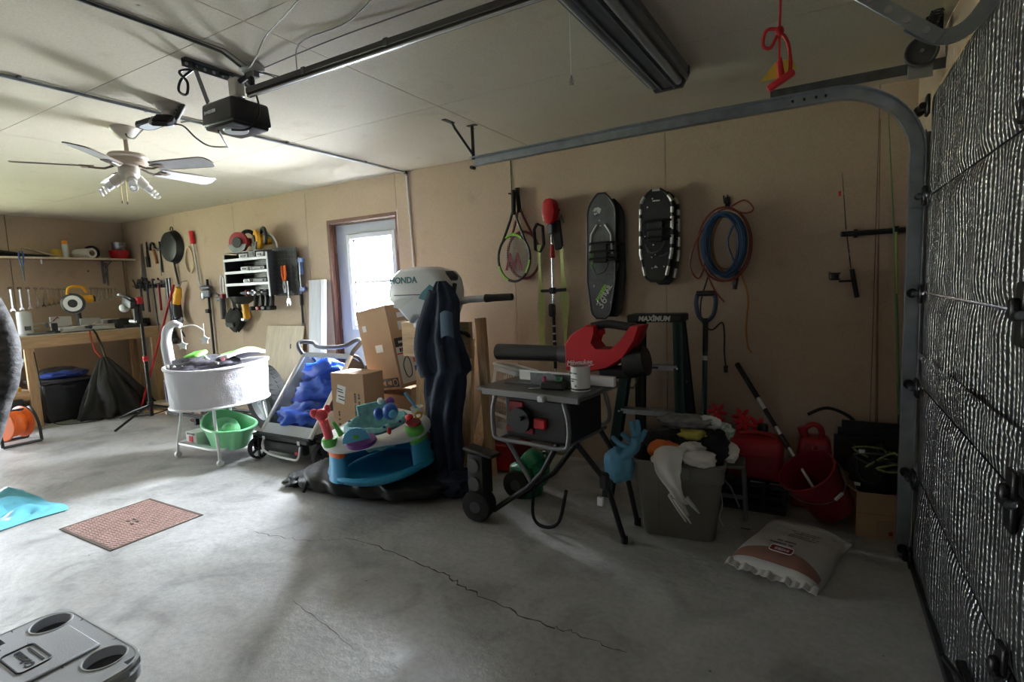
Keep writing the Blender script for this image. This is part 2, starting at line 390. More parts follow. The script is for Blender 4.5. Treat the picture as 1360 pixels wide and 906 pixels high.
# man door with its glazed window
d1 = setting(thing('door_1', None, None, (DX0, YB, 0)))
w = DX1-DX0
fr = MB(); fr.box((.016, .075, DZ/2), (.032, .15, DZ)); fr.box((w-.012, .075, DZ/2), (.024, .15, DZ)); fr.box((w/2, .075, DZ-.016), (w-.05, .15, .032)); fr.build('door_frame', 'jamb_wood', d1)
st = MB(); st.box((.038, .06, DZ/2-.02), (.014, .03, DZ-.04)); st.box((w/2, .06, DZ-.045), (w-.09, .03, .014)); st.build('door_stop', 'jamb_wood', d1)
wx0, wx1, wz0, wz1 = .215, .815, 1.02, 1.93       # window hole in the slab (local x, world z)
sl = MB()
for x0, x1, z0, z1 in ((.032, wx0, .01, DZ-.035), (wx1, w-.026, .01, DZ-.035), (wx0, wx1, .01, wz0), (wx0, wx1, wz1, DZ-.035)): sl.box(((x0+x1)/2, .1, (z0+z1)/2), (x1-x0, .042, z1-z0))
sl.build('door_slab', 'door_grey', d1)
wf = MB(); f_ = .028
for x0, x1, z0, z1 in ((wx0-.02, wx0+f_, wz0-.02, wz1+.02), (wx1-f_, wx1+.02, wz0-.02, wz1+.02), (wx0+f_, wx1-f_, wz1-f_, wz1+.02), (wx0+f_, wx1-f_, wz0-.02, wz0+f_)): wf.box(((x0+x1)/2, .092, (z0+z1)/2), (x1-x0, .066, z1-z0), bev=.004)
win = wf.build('window_frame', 'door_white', d1)
zm = 1.475
sa = MB()
for z0, z1, yy in ((wz0+f_, zm+.012, .098), (zm-.012, wz1-f_, .112)):
    for x0, x1, a, c in ((wx0+f_, wx0+f_+.018, z0, z1), (wx1-f_-.018, wx1-f_, z0, z1), (wx0+f_, wx1-f_, z0, z0+.022), (wx0+f_, wx1-f_, z1-.022, z1)): sa.box(((x0+x1)/2, yy, (a+c)/2), (x1-x0, .012, c-a))
sa.build('sash', 'door_white', win)
for z0, z1, yy in ((wz0+f_, zm, .098), (zm, wz1-f_, .112)): MB().box(((wx0+wx1)/2, yy, (z0+z1)/2), (wx1-wx0-2*f_, .004, z1-z0)).build('pane', 'window_glass', win)
MB().cyl((w-.09, .079, 1.0), (w-.09, .03, 1.0), .012).ell((w-.09, .012, 1.0), (.028, .026, .028)).build('door_knob', 'brass', d1)
MB().box((w/2, .075, .012), (w, .16, .024)).build('threshold', 'dull_steel', d1)
hg = MB()
for z in (.25, 1.05, 1.82): hg.cyl((.04, .074, z-.045), (.04, .074, z+.045), .007)
hg.build('hinge', 'steel', d1)

# closed overhead door lined with bubble foil
d2 = setting(thing('door_2', None, None, (.41, 0, 0)))
PH = .425
for k in range(5):
    rnd = random.Random(k+3); y0, y1 = GY0-.06, GY1-.005; z0, z1 = k*PH+.004, (k+1)*PH-.004
    def fn(u, v, k=k, z0=z0, z1=z1):
        y = y0+(y1-y0)*u; z = z0+(z1-z0)*v
        edge = min(1, min(v, 1-v)*9, min(u, 1-u)*30)
        d = .008*edge + .012*edge*fbm((y*1.9, z*3, k*5.3)) + .004*edge*math.sin(y*2*PI/.31+k)
        return (-d, y, z)
    p = MB().grid(fn, 90, 14).build('foil_panel', 'bubble_foil', d2, ang=80)
    MB().box((.03, (y0+y1)/2, (z0+z1)/2), (.04, y1-y0, z1-z0)).build('panel_backing', 'dark_grey', d2)
# foil strip lapped across the middle panels, and end stiles
MB().grid(lambda u, v: (-.018-.004*fbm((u*9, v*3, 1)), GY0+.1+(GY1-GY0-.12)*u, .985+.03*v), 40, 4).build('foil_lap', 'bubble_foil', d2, ang=80)
hm = 'black_metal'
for z in (.425, .85, 1.275, 1.70):
    for y in (1.58, .3):
        h = MB(); h.box((-.022, y, z+.035), (.012, .055, .075), bev=.004).box((-.022, y, z-.035), (.012, .055, .075), bev=.004).cyl((-.032, y-.035, z), (-.032, y+.035, z), .011)
        h.box((-.035, y, z+.012), (.02, .03, .05), bev=.006); h.build('hinge', hm, d2)
for z in (.04, .425, .85, 1.275, 1.70, 2.08):
    h = MB(); h.box((-.022, GY1-.05, z), (.014, .06, .085), bev=.004); h.cyl((-.04, GY1-.06, z), (-.04, GY1+.035, z), .006, n=8); h.cyl((-.04, GY1+.03, z), (-.04, GY1+.055, z), .022, n=14); h.cyl((-.04, GY1-.065, z), (-.04, GY1-.02, z), .014, n=10)
    h.build('roller', hm, d2)
MB().box((-.02, 1.9, .2), (.03, .12, .02), bev=.006).cyl((-.03, 1.84, .2), (-.06, 1.96, .2), .009, n=8).build('pull_handle', hm, d2)
MB().box((0, (GY0+GY1)/2, .012), (.05, GY1-GY0, .024), bev=.006).build('bottom_seal', 'black_rubber', d2)
# dark jamb liner
trim = setting(MB().box((XR-.005, GY1+.03, GZ/2), (.03, .06, GZ)).box((XR-.005, (GY0+GY1)/2, GZ+.03), (.03, GY1-GY0+.12, .06)).build('trim_1', 'pine_z'))
# ================================================================ CEILING THINGS
def conduit():
    t = thing('electrical_conduit', 'thin grey metal conduit running across the ceiling and down the wall beside the door', 'conduit', (-3.24, YB, 0))
    MB().tube([(-.03, -7.4, 2.428), (-.02, -4.0, 2.428), (0.0, -.06, 2.428), (.008, -.03, 2.425), (.012, -.014, 2.40)], .009, 10).build('ceiling_run', 'galvanised', t)
    MB().tube([(.012, -.012, 2.40), (.028, -.012, 1.9), (.05, -.012, 1.0), (.05, -.012, .5)], .009, 10).build('wall_run', 'white_metal', t)
    for y in (-.5, -1.25, -2.0, -2.7): MB().box((-.008, y, 2.433), (.045, .016, .012), bev=.002).build('clip', 'dull_steel', t)
    MB().ell((.008, -.018, 2.422), (.018, .018, .018), 10, 6).build('elbow', 'black_metal', t)
conduit()
tag(MB().tube([(-2.27, .2, 2.435), (-2.26, .9, 2.433), (-2.25, 1.3, 2.434), (-2.25, 1.5, 2.431), (-2.30, 1.62, 2.42)], .006, 6).build('ceiling_cable', 'dull_steel'), 'dark grey cable stapled along the ceiling to the outlet box', 'cable')
tag(MB().tube([(-2.252, .2, 2.436), (-2.235, 1.1, 2.434), (-2.22, 1.5, 2.432), (-2.27, 1.63, 2.42)], .003, 5).build('bell_wire', 'grey_plastic'), 'thin light wire running beside the dark cable on the ceiling', 'wire')

def fan():
    mat('fan_cream', (.62, .58, .52), .4); mat('fan_motor', (.42, .34, .27), .45); mat('fan_blade', (.70, .70, .72), .35, var=.05, vscale=20); mat('bulb_glass', (.8, .8, .8), .15, spec=.8); mat('fan_edge', (.16, .12, .09), .5)
    t = thing('ceiling_fan', 'white five-blade ceiling fan with three bare spiral bulbs', 'fan', (-3.73, 1.80, ZC))
    MB().lathe([(0, 0), (.075, 0), (.078, -.012), (.06, -.045), (.03, -.065), (.018, -.07), (0, -.07)], 24).build('canopy', 'fan_cream', t)
    MB().cyl((0, 0, -.06), (0, 0, -.16), .0125).build('downrod', 'fan_motor', t)
    MB().lathe([(0, -.145), (.03, -.145), (.095, -.158), (.105, -.168), (.105, -.215), (.09, -.228), (.05, -.235), (0, -.235)], 32).build('motor_housing', 'fan_motor', t)
    MB().lathe([(.107, -.176), (.109, -.18), (.109, -.186), (.107, -.19)], 32).build('trim_band', 'fan_cream', t)
    kit = MB().lathe([(0, -.23), (.052, -.235), (.056, -.245), (.056, -.285), (.046, -.30), (.02, -.31), (0, -.31)], 24).build('light_kit', 'fan_cream', t)
    for k in range(5):
        a = R(22+72*k); Mz = Matrix.Rotation(a, 4, 'Z')
        arm = MB().tube([(.075, 0, -.232), (.12, 0, -.25), (.16, .012, -.252), (.20, .0, -.246)], .007, 6, M=Mz).box((.205, 0, -.244), (.07, .075, .006), bev=.002, M=Mz).build('blade_arm', 'fan_edge', t)
        pts = [(.18, -.05), (.28, -.056), (.52, -.064), (.545, -.052), (.558, -.02), (.558, .02), (.545, .052), (.52, .064), (.28, .056), (.18, .05)]
        b = MB().prism(pts, .006, Mz @ Matrix.Translation((0, 0, -.242)) @ Matrix.Rotation(R(-13), 4, 'X')).build('blade', 'fan_blade', t)
        MB().tube([(x*1.002, y*1.01, .003) for x, y in pts], .004, 5, closed=True, M=Mz @ Matrix.Translation((0, 0, -.242)) @ Matrix.Rotation(R(-13), 4, 'X')).build('blade_edge', 'fan_edge', b)
    for k in range(3):
        a = R(-20+120*k); Mz = Matrix.Rotation(a, 4, 'Z') @ Matrix.Translation((.035, 0, -.285)) @ Matrix.Rotation(R(52), 4, 'Y').inverted()
        s = MB().lathe([(0, 0), (.024, 0), (.030, -.02), (.030, -.075), (.026, -.078), (0, -.078)], 16, Mz).build('lamp_socket', 'fan_cream', t)
        MB().lathe([(.0, -.078), (.02, -.078), (.023, -.09), (.023, -.112), (.0, -.112)], 14, Mz).build('bulb_base', 'white_plastic', s)
        hp = [(.0175*math.cos(u*.5), .0175*math.sin(u*.5), -.115-.0018*u) for u in range(36)]
        MB().tube(hp, .0062, 7, M=Mz).build('spiral_bulb', 'bulb_glass', s)
    for x, y, l in ((.03, -.04, .16), (-.02, -.045, .15)):
        c = MB().cyl((x, y, -.29), (x, y, -.29-l), .0018, n=5).build('pull_chain', 'brass', t)
        MB().lathe([(0, -.29-l-.02), (.005, -.29-l-.018), (.006, -.29-l-.008), (.002, -.29-l), (0, -.29-l)], 8, Matrix.Translation((x, y, 0))).build('pull_knob', 'fan_edge', c)
fan()

def tri_light():
    mat('led_panel', (.62, .66, .72), .3)
    t = thing('folding_led_light', 'three-panel black folding garage light screwed into a ceiling socket', 'lamp', (-3.12, 1.73, ZC))
    MB().lathe([(0, 0), (.062, 0), (.062, -.01), (.05, -.028), (.028, -.038), (.026, -.06), (0, -.06)], 20).build('lamp_holder', 'fan_cream', t)
    MB().lathe([(0, -.058), (.03, -.058), (.034, -.07), (.042, -.076), (.042, -.098), (.03, -.104), (0, -.104)], 20).build('hub', 'black_plastic', t)
    MB().lathe([(0, -.1045), (.03, -.1045), (.026, -.112), (0, -.114)], 20).build('centre_lens', 'led_panel', t)
    for k, (a, tilt) in enumerate(((195, 8), (65, -62), (318, 30))):
        Mz = Matrix.Rotation(R(a), 4, 'Z') @ Matrix.Translation((.04, 0, -.085)) @ Matrix.Rotation(R(tilt), 4, 'Y')
        o = [(0, -.03), (.03, -.05), (.12, -.055), (.15, -.035), (.155, 0), (.15, .035), (.12, .055), (.03, .05), (0, .03)]
        p = MB().prism(o, .018, Mz).build('light_panel', 'black_plastic', t)
        MB().prism([(.075+(x-.075)*.8, y*.74) for x, y in o], .004, Mz, z0=-.004).build('led_face', 'led_panel', p)
        f = MB()
        for j in range(6): f.box((.03+.02*j, 0, .022), (.004, .07, .012), M=Mz)
        f.build('cooling_fin', 'black_metal', p)
tri_light()

def opener():
    mat('opener_black', (.014, .012, .017), .28); mat('opener_lens', (.62, .64, .68), .3); mat('rail_dark', (.10, .095, .095), .45, .7); mat('rail_light', (.62, .63, .66), .4, .6)
    t = thing('garage_door_opener', 'black garage door opener hung from the ceiling with its long steel rail', 'door opener', (-2.35, 1.60, ZC))
    b = MB().box((.02, 0, -.24), (.235, .20, .105), bev=.016, seg=3, taper=(.96, .94)).build('motor_unit', 'opener_black', t)
    MB().box((.02, 0, -.292), (.21, .18, .026), bev=.01, seg=2).build('lower_cover', 'opener_black', b)
    MB().lathe([(0, -.304), (.052, -.304), (.048, -.312), (0, -.316)], 24, Matrix.Translation((.03, -.015, 0)), sx=1.15).build('lamp_lens', 'opener_lens', b)
    scribble(b, Matrix.Translation((-.03, -.1005, -.235)) @ WALL, .10, .016, 'rail_light', 4)
    MB().box((-.10, .02, -.004), (.03, .34, .004)).box((-.114, .02, -.018), (.004, .34, .032)).build('ceiling_bracket', 'dull_steel', t)
    rep('slot', MB().cyl((-.1165, 0, 0), (-.111, 0, 0), .008, n=10), 'white_metal', t, [(0, -.13+.042*j, -.018) for j in range(8)])
    for y, x in ((-.10, .05), (.10, .05)):
        MB().box((-.07, y, -.10), (.022, .004, .21), rot=(0, R(-24), 0)).build('hanger_strap', 'dull_steel', t)
    MB().box((.0, 0, -.182), (.12, .09, .012), bev=.004).build('rail_saddle', 'galvanised', t)
    MB().box((1.43, 0, -.150), (2.62, .032, .026), bev=.003).box((1.43, 0, -.168), (2.62, .016, .014)).build('rail', 'rail_dark', t)
    MB().box((1.43, -.012, -.1785), (2.58, .010, .006)).build('drive_chain', 'rail_light', t)
    for x in (.50, .95, 1.55): MB().box((x, 0, -.150), (.022, .038, .031), bev=.002).build('rail_coupler', 'dull_steel', t)
    MB().box((2.33, 0, -.195), (.14, .06, .04), bev=.008).box((2.36, 0, -.23), (.05, .03, .05), bev=.006).build('trolley', 'black_plastic', t)
    # door arm: straight perforated bar bolted to a curved bar
    p, q = (2.36, 2.092), (2.565, 1.909); d = Vector((q[0]-p[0], 0, q[1]-p[1])); a_ = -math.atan2(d.z, d.x)
    MB().box(((p[0]+q[0])/2, -.008, (p[1]+q[1])/2-ZC), (d.length+.03, .005, .032), rot=(0, a_, 0), bev=.0015).build('door_arm', 'galvanised', t)
    rep('bolt', MB().cyl((0, -.016, 0), (0, -.008, 0), .008, n=10), 'steel', t, [(2.405+.036*j, 0, 2.050-.0322*j-ZC) for j in range(5)])
    cp = smooth_path([(2.52, 1.948), (2.565, 1.911), (2.60, 1.904), (2.632, 1.920), (2.660, 1.957), (2.695, 2.02), (2.735, 2.06)], 4)
    cv = MB(); V = []
    for i, p in enumerate(cp):
        a = cp[max(i-1, 0)]; b_ = cp[min(i+1, len(cp)-1)]; d = Vector((b_[0]-a[0], b_[1]-a[1])).normalized(); n = Vector((-d.y, d.x))*.017
        V.append([cv.bm.verts.new((p[0]+s*n.x, y, p[1]+s*n.y-ZC)) for s, y in ((1, .002), (-1, .002), (-1, .008), (1, .008))])
    for A, B in zip(V, V[1:]):
        for j in range(4): cv.bm.faces.new((A[j], A[(j+1) % 4], B[(j+1) % 4], B[j]))
    cv.bm.faces.new(V[0]); cv.bm.faces.new(V[-1][::-1]); cv.build('curved_arm', 'galvanised', t)
    MB().box((2.735, 0, -.36), (.02, .06, .1), bev=.004).build('door_bracket', 'black_metal', t)
opener()

def red_release():
    mat('cord_red', (.55, .015, .02), .6); mat('tag_yellow', (.75, .60, .08), .5)
    t = thing('release_handle', 'red emergency release cord knotted above a red and yellow pull handle', 'pull handle', (-.10, 1.60, 1.905))
    MB().tube([(0, 0, .33), (.002, 0, .2), (0, 0, .08), (0, 0, .02)], .003, 6).build('cord', 'cord_red', t)
    MB().tube(smooth_path([(0, 0, .10), (-.03, 0, .105), (-.038, 0, .07), (-.02, 0, .06), (0, 0, .09), (.02, -.005, .06), (.026, 0, .0), (.012, 0, -.02), (.002, 0, .03)], 4), .0045, 6).ell((0, 0, .095), (.011, .01, .014), 8, 6).build('knot', 'cord_red', t)
    MB().box((.005, -.006, -.028), (.07, .018, .018), rot=(0, R(-28), 0), bev=.006, seg=2).tube([(.005, -.006, -.03), (.0, -.006, .02)], .006, 6).build('grip', 'bright_red', t)
    MB().prism([(-.045, -.015), (-.01, .026), (.028, .03), (.04, .004), (.0, -.012)], .003, wallM(y=.004) @ Matrix.Translation((0, -.005, 0))).build('warning_tag', 'tag_yellow', t)
red_release()

def outlet():
    mat('wire_grey', (.13, .125, .115), .6)
    t = thing('ceiling_outlet', 'round white ceiling outlet box above the garage door opener', 'outlet', (-2.30, 1.68, ZC))
    MB().lathe([(0, 0), (.055, 0), (.055, -.022), (.045, -.03), (0, -.03)], 20).build('box', 'white_plastic', t)
    MB().box((0, -.005, -.042), (.07, .035, .03), bev=.004).build('receptacle', 'grey_plastic', t)
    a = thing('plug_adapter', 'boxy grey power adapter plugged into the ceiling outlet', 'adapter', (-2.405, 1.665, ZC-.045))
    MB().box((0, 0, -.035), (.06, .05, .085), bev=.006).build('body', 'fan_cream', a); MB().cyl((.03, 0, -.01), (.085, 0, .0), .012).build('plug', 'black_plastic', a); MB().ell((0, .0, -.078), (.02, .018, .012), 10, 6).build('knob', 'grey_plastic', a)
    p = thing('power_plug', 'black power plug and cord hanging from the ceiling outlet to the opener', 'plug', (-2.285, 1.66, ZC-.055))
    MB().box((0, 0, -.022), (.026, .022, .044), bev=.005).build('plug_body', 'black_plastic', p)
    MB().tube(smooth_path([(0, 0, -.04), (.06, -.02, -.12), (.10, -.05, -.20), (.09, -.10, -.27), (.05, -.155, -.28)], 6), .0045, 6).build('cord', 'cord_black', p)
    for lab, pts, nm in (('loose thin wire looping over the ceiling, nearest the opener rail', [(-2.28, 1.70, 2.42), (-2.1, 1.75, 2.37), (-1.9, 1.62, 2.42), (-1.6, 1.62, 2.434), (-1.2, 1.45, 2.43), (-.8, 1.30, 2.434)], 0),
                         ('loose thin wire looping over the ceiling, furthest from the opener rail', [(-2.30, 1.66, 2.42), (-2.1, 1.55, 2.38), (-1.95, 1.5, 2.42), (-1.7, 1.42, 2.42), (-1.4, 1.32, 2.432), (-1.0, 1.12, 2.434), (-.8, 1.0, 2.434)], 1),
                         ('short sagging wire between the ceiling outlet and the opener rail', [(-2.27, 1.69, 2.41), (-2.15, 1.66, 2.36), (-2.1, 1.68, 2.33), (-2.14, 1.70, 2.355)], 2),
                         ('doubled grey wire running from the ceiling outlet along the rail', [(-2.25, 1.70, 2.425), (-2.0, 1.68, 2.42), (-1.7, 1.68, 2.425), (-1.3, 1.70, 2.434), (-.4, 1.72, 2.434)], 3)):
        tag(MB().tube(smooth_path(pts, 6), .0028, 5).build('loose_wire', 'wire_grey'), lab, 'wire')
    tag(MB().tube(smooth_path([(-2.50, 1.52, 2.42), (-2.53, 1.48, 2.37), (-2.54, 1.47, 2.32), (-2.50, 1.48, 2.30), (-2.485, 1.48, 2.35), (-2.52, 1.47, 2.40), (-2.50, 1.55, 2.43), (-2.47, 1.62, 2.43), (-2.43, 1.645, 2.415)], 6), .006, 6).build('cord_loop', 'cord_black'), 'coiled black cord hanging off the end of the opener bracket', 'cord')
    tag(MB().tube(smooth_path([(-3.08, 1.72, 2.33), (-3.0, 1.74, 2.31), (-2.86, 1.72, 2.22), (-2.78, 1.74, 2.17), (-2.62, 1.74, 2.14), (-2.42, 1.60, 2.09), (-2.32, 1.50, 2.115)], 6), .0045, 6).build('sagging_cord', 'cord_black'), 'black cord sagging between the folding light and the opener', 'cord')
    tag(MB().tube(smooth_path([(-3.22, 1.69, 2.355), (-3.4, 1.72, 2.34), (-3.55, 1.76, 2.34), (-3.66, 1.78, 2.37), (-3.68, 1.78, 2.40)], 6), .0045, 6).build('fan_cord', 'cord_black'), 'black cord looping from the fan canopy to the folding light', 'cord')
    tag(MB().tube([(-3.04, 1.755, 2.34), (-2.85, 1.73, 2.31), (-2.46, 1.62, 2.20)], .004, 6).build('light_lead', 'cord_black'), 'straight black lead between the folding light and the opener end', 'cord')
outlet()

def fluorescent():
    mat('fixture_grey', (.14, .15, .165), .35, .3); mat('tube_off', (.24, .25, .27), .3)
    t = thing('fluorescent_fixture', 'long unlit fluorescent ceiling fixture in grey metal', 'ceiling light', (-.72, 1.70, ZC))
    t.rotation_euler = (0, 0, R(-1.5))
    prof = [(-.10, 0), (-.10, -.03), (-.075, -.05), (-.03, -.085), (.03, -.085), (.075, -.05), (.10, -.03), (.10, 0)]
    MB().prism([(x, z) for x, z in prof], 2.4, xf((0, 1.2, 0), (R(90), 0, 0))).build('housing', 'fixture_grey', t)
    for x in (-.062, .062): MB().cyl((x, -1.16, -.078), (x, 1.15, -.078), .0175, n=12).build('lamp_tube', 'tube_off', t)
    rg = MB()
    for x in (-.095, -.032, .032, .095): rg.box((x, 0, -.055 if abs(x) > .05 else -.09), (.008, 2.38, .03 if abs(x) > .05 else .012))
    rg.build('reflector_rib', 'fixture_grey', t)
    for s in (-1, 1): MB().prism([(-.105, 0), (-.105, -.035), (-.07, -.095), (.07, -.095), (.105, -.035), (.105, 0)], .022, xf((0, s*1.2+(.011), 0), (R(90), 0, 0))).build('end_cap', 'dark_grey', t)
    c = thing('pull_cord', 'thin pull cord with a silver bell end beside the fluorescent fixture', 'pull cord', (-.85, 1.90, ZC))
    c.location = (-.835, 1.98, ZC)
    MB().cyl((0, 0, 0), (0, 0, -.27), .0018, n=5).build('cord', 'white_plastic', c); MB().lathe([(0, -.305), (.009, -.303), (.010, -.295), (.004, -.275), (0, -.265)], 10).build('bell_end', 'chrome', c)
fluorescent()

def door_track():
    t = thing('door_track', 'grey steel overhead door track curving from the door up and back along the wall', 'door track', (.37, 3.06, 0))
    # C profile swept along the path
    path = [(0, 0.0), (0, 1.9)] + [(-.34+.34*math.cos(a), 1.90+.32*math.sin(a)) for a in [PI/2*k/12 for k in range(1, 13)]] + [(-1.2, 2.22), (-2.38, 2.205)]
    sec = [(-.026, -.012), (.026, -.012), (.026, .030), (.022, .030), (.022, -.008), (-.022, -.008), (-.022, .030), (-.026, .030)]   # (across = in plane normal, depth = y)
    b = MB(); rings = []
    for i, p in enumerate(path):
        a = path[max(i-1, 0)]; c = path[min(i+1, len(path)-1)]; d = Vector((c[0]-a[0], c[1]-a[1])).normalized(); n = Vector((-d.y, d.x))
        rings.append([b.bm.verts.new((p[0]+s*n.x*1.15, -y, p[1]+s*n.y*1.15)) for s, y in sec])
    for A, B in zip(rings, rings[1:]):
        for j in range(8): b.bm.faces.new((A[j], A[(j+1) % 8], B[(j+1) % 8], B[j]))
    b.bm.faces.new(rings[0]); b.bm.faces.new(rings[-1][::-1]); b.build('rail', 'galvanised', t)
    MB().box((.03, .03, 1.0), (.003, .06, 2.0)).box((.045, .058, 1.0), (.03, .003, 2.0)).build('wall_angle', 'galvanised', t)
    MB().box((-.10, .018, 2.275), (1.0, .003, .045)).box((-.10, .03, 2.296), (1.0, .03, .003)).build('top_angle', 'dull_steel', t)
    MB().box((-.0, -.014, 1.72), (.05, .006, .12), bev=.002).build('splice_plate', 'galvanised', t)
    rep('bolt', MB().cyl((0, -.006, 0), (0, .012, 0), .006, n=8), 'black_metal', t, [(x, 0, z) for x, z in ((-.012, 1.75), (.012, 1.75), (-.012, 1.69), (.012, 1.69), (-.40, 2.222), (-.36, 2.221), (-.45, 2.222), (-.5, 2.222))])
    h = MB(); h.box((-2.37, -.004, 2.33), (.022, .004, .22)).box((-2.37, -.004, 2.437), (.07, .03, .004)); h.build('hanger', 'black_metal', t)
    MB().tube([(-2.37, -.008, 2.25), (-2.42, -.13, 2.40), (-2.43, -.15, 2.438)], .008, 6).box((-2.44, -.17, 2.437), (.03, .10, .004)).build('brace', 'black_metal', t)
    MB().cyl((-2.375, .01, 2.168), (-2.375, -.03, 2.168), .012, n=10).build('stop_bolt', 'black_metal', t)
    p = thing('spring_pulley', 'dark round cable pulley bolted above the overhead door track', 'pulley', (.37, 3.05, 2.33))
    Mx = xf(rot=(R(90), 0, 0))
    MB().lathe([(0, -.012), (.014, -.012), (.014, -.006), (.05, -.006), (.055, -.012), (.062, -.012), (.062, -.009), (.052, 0), (.062, .009), (.062, .012), (.055, .012), (.05, .006), (.014, .006), (.014, .012), (0, .012)], 28, Mx).build('wheel', 'dark_grey', p)
    MB().box((0.0, .02, -.04), (.09, .004, .13), bev=.001).build('bracket', 'galvanised', p); MB().cyl((0, -.02, 0), (0, .025, 0), .008, n=8).build('axle', 'steel', p)
    s = thing('door_spring', 'dark coil spring stretched along the overhead track near the ceiling', 'spring', (.30, 2.98, 2.40))
    MB().box((.10, 0, .005), (.06, .05, .07), bev=.004).cyl((.10, -.04, 0), (.10, .05, 0), .02, n=12).build('anchor', 'black_metal', s)
    MB().tube([(.08+.02*math.cos(k*.9), -.0+.02*math.sin(k*.9)-.004*k, -.02+.0) for k in range(60)], .004, 5).build('coil', 'black_metal', s)
door_track()
# ================================================================ END WALL: SHELF, WRENCHES, WORKBENCH
ORD = ['first', 'second', 'third', 'fourth', 'fifth', 'sixth', 'seventh', 'eighth', 'ninth', 'tenth', 'eleventh', 'twelfth']
def shelf():
    t = thing('wall_shelf', 'long narrow wooden shelf board on the end wall above the wrenches', 'shelf', (XL, 2.9, 1.92))
    MB().box((.16, 0, .008), (.31, 1.84, .018)).build('board', 'cardboard_dark', t); MB().box((.318, 0, .007), (.006, 1.84, .022)).build('edge_strip', 'plywood', t)
    for y in (.66, -.55):
        b = MB().box((.006, y, -.15), (.006, .03, .30)).box((.14, y, -.004), (.27, .03, .006)).build('bracket', 'dull_steel', t)
        MB().tube([(.01, y, -.28), (.10, y, -.09), (.26, y, -.008)], .007, 6).build('bracket_rib', 'dull_steel', b)
    MB().box((.012, .905, -.30), (.02, .012, .62)).build('corner_strip', 'cardboard_dark', t)
shelf()
SZ = 1.938
def lathe_thing(name, label, cat, loc, prof, m, n=20, parts=(), rot=(0, 0, 0), group=None):
    t = thing(name, label, cat, loc, rot, group)
    MB().lathe(prof, n).build('body', m, t)
    for pn, pp, pm in parts: MB().lathe(pp, n).build(pn, pm, t)
    return t
mat('can_yellow', (.55, .36, .04), .45); mat('paper_brown', (.33, .24, .15), .7); mat('cap_orange', (.78, .28, .03), .4); mat('label_grey', (.55, .57, .58), .45)
lathe_thing('paint_can', 'small yellow can on the end-wall shelf', 'can', (-8.10, 3.0, SZ), [(0, 0), (.055, 0), (.057, .004), (.055, .01), (.055, .095), (.057, .1), (.05, .102), (.048, .096), (0, .096)], 'can_yellow', parts=[('lid', [(0, .097), (.045, .097), (.05, .104), (0, .104)], 'dull_steel')])
lathe_thing('spray_can', 'white spray can with an orange cap on the end-wall shelf', 'spray can', (-8.08, 3.085, SZ), [(0, 0), (.03, 0), (.032, .004), (.032, .15), (.026, .17), (0, .17)], 'label_grey', 16, [('cap', [(0, .165), (.031, .165), (.031, .205), (.026, .212), (0, .212)], 'cap_orange')])
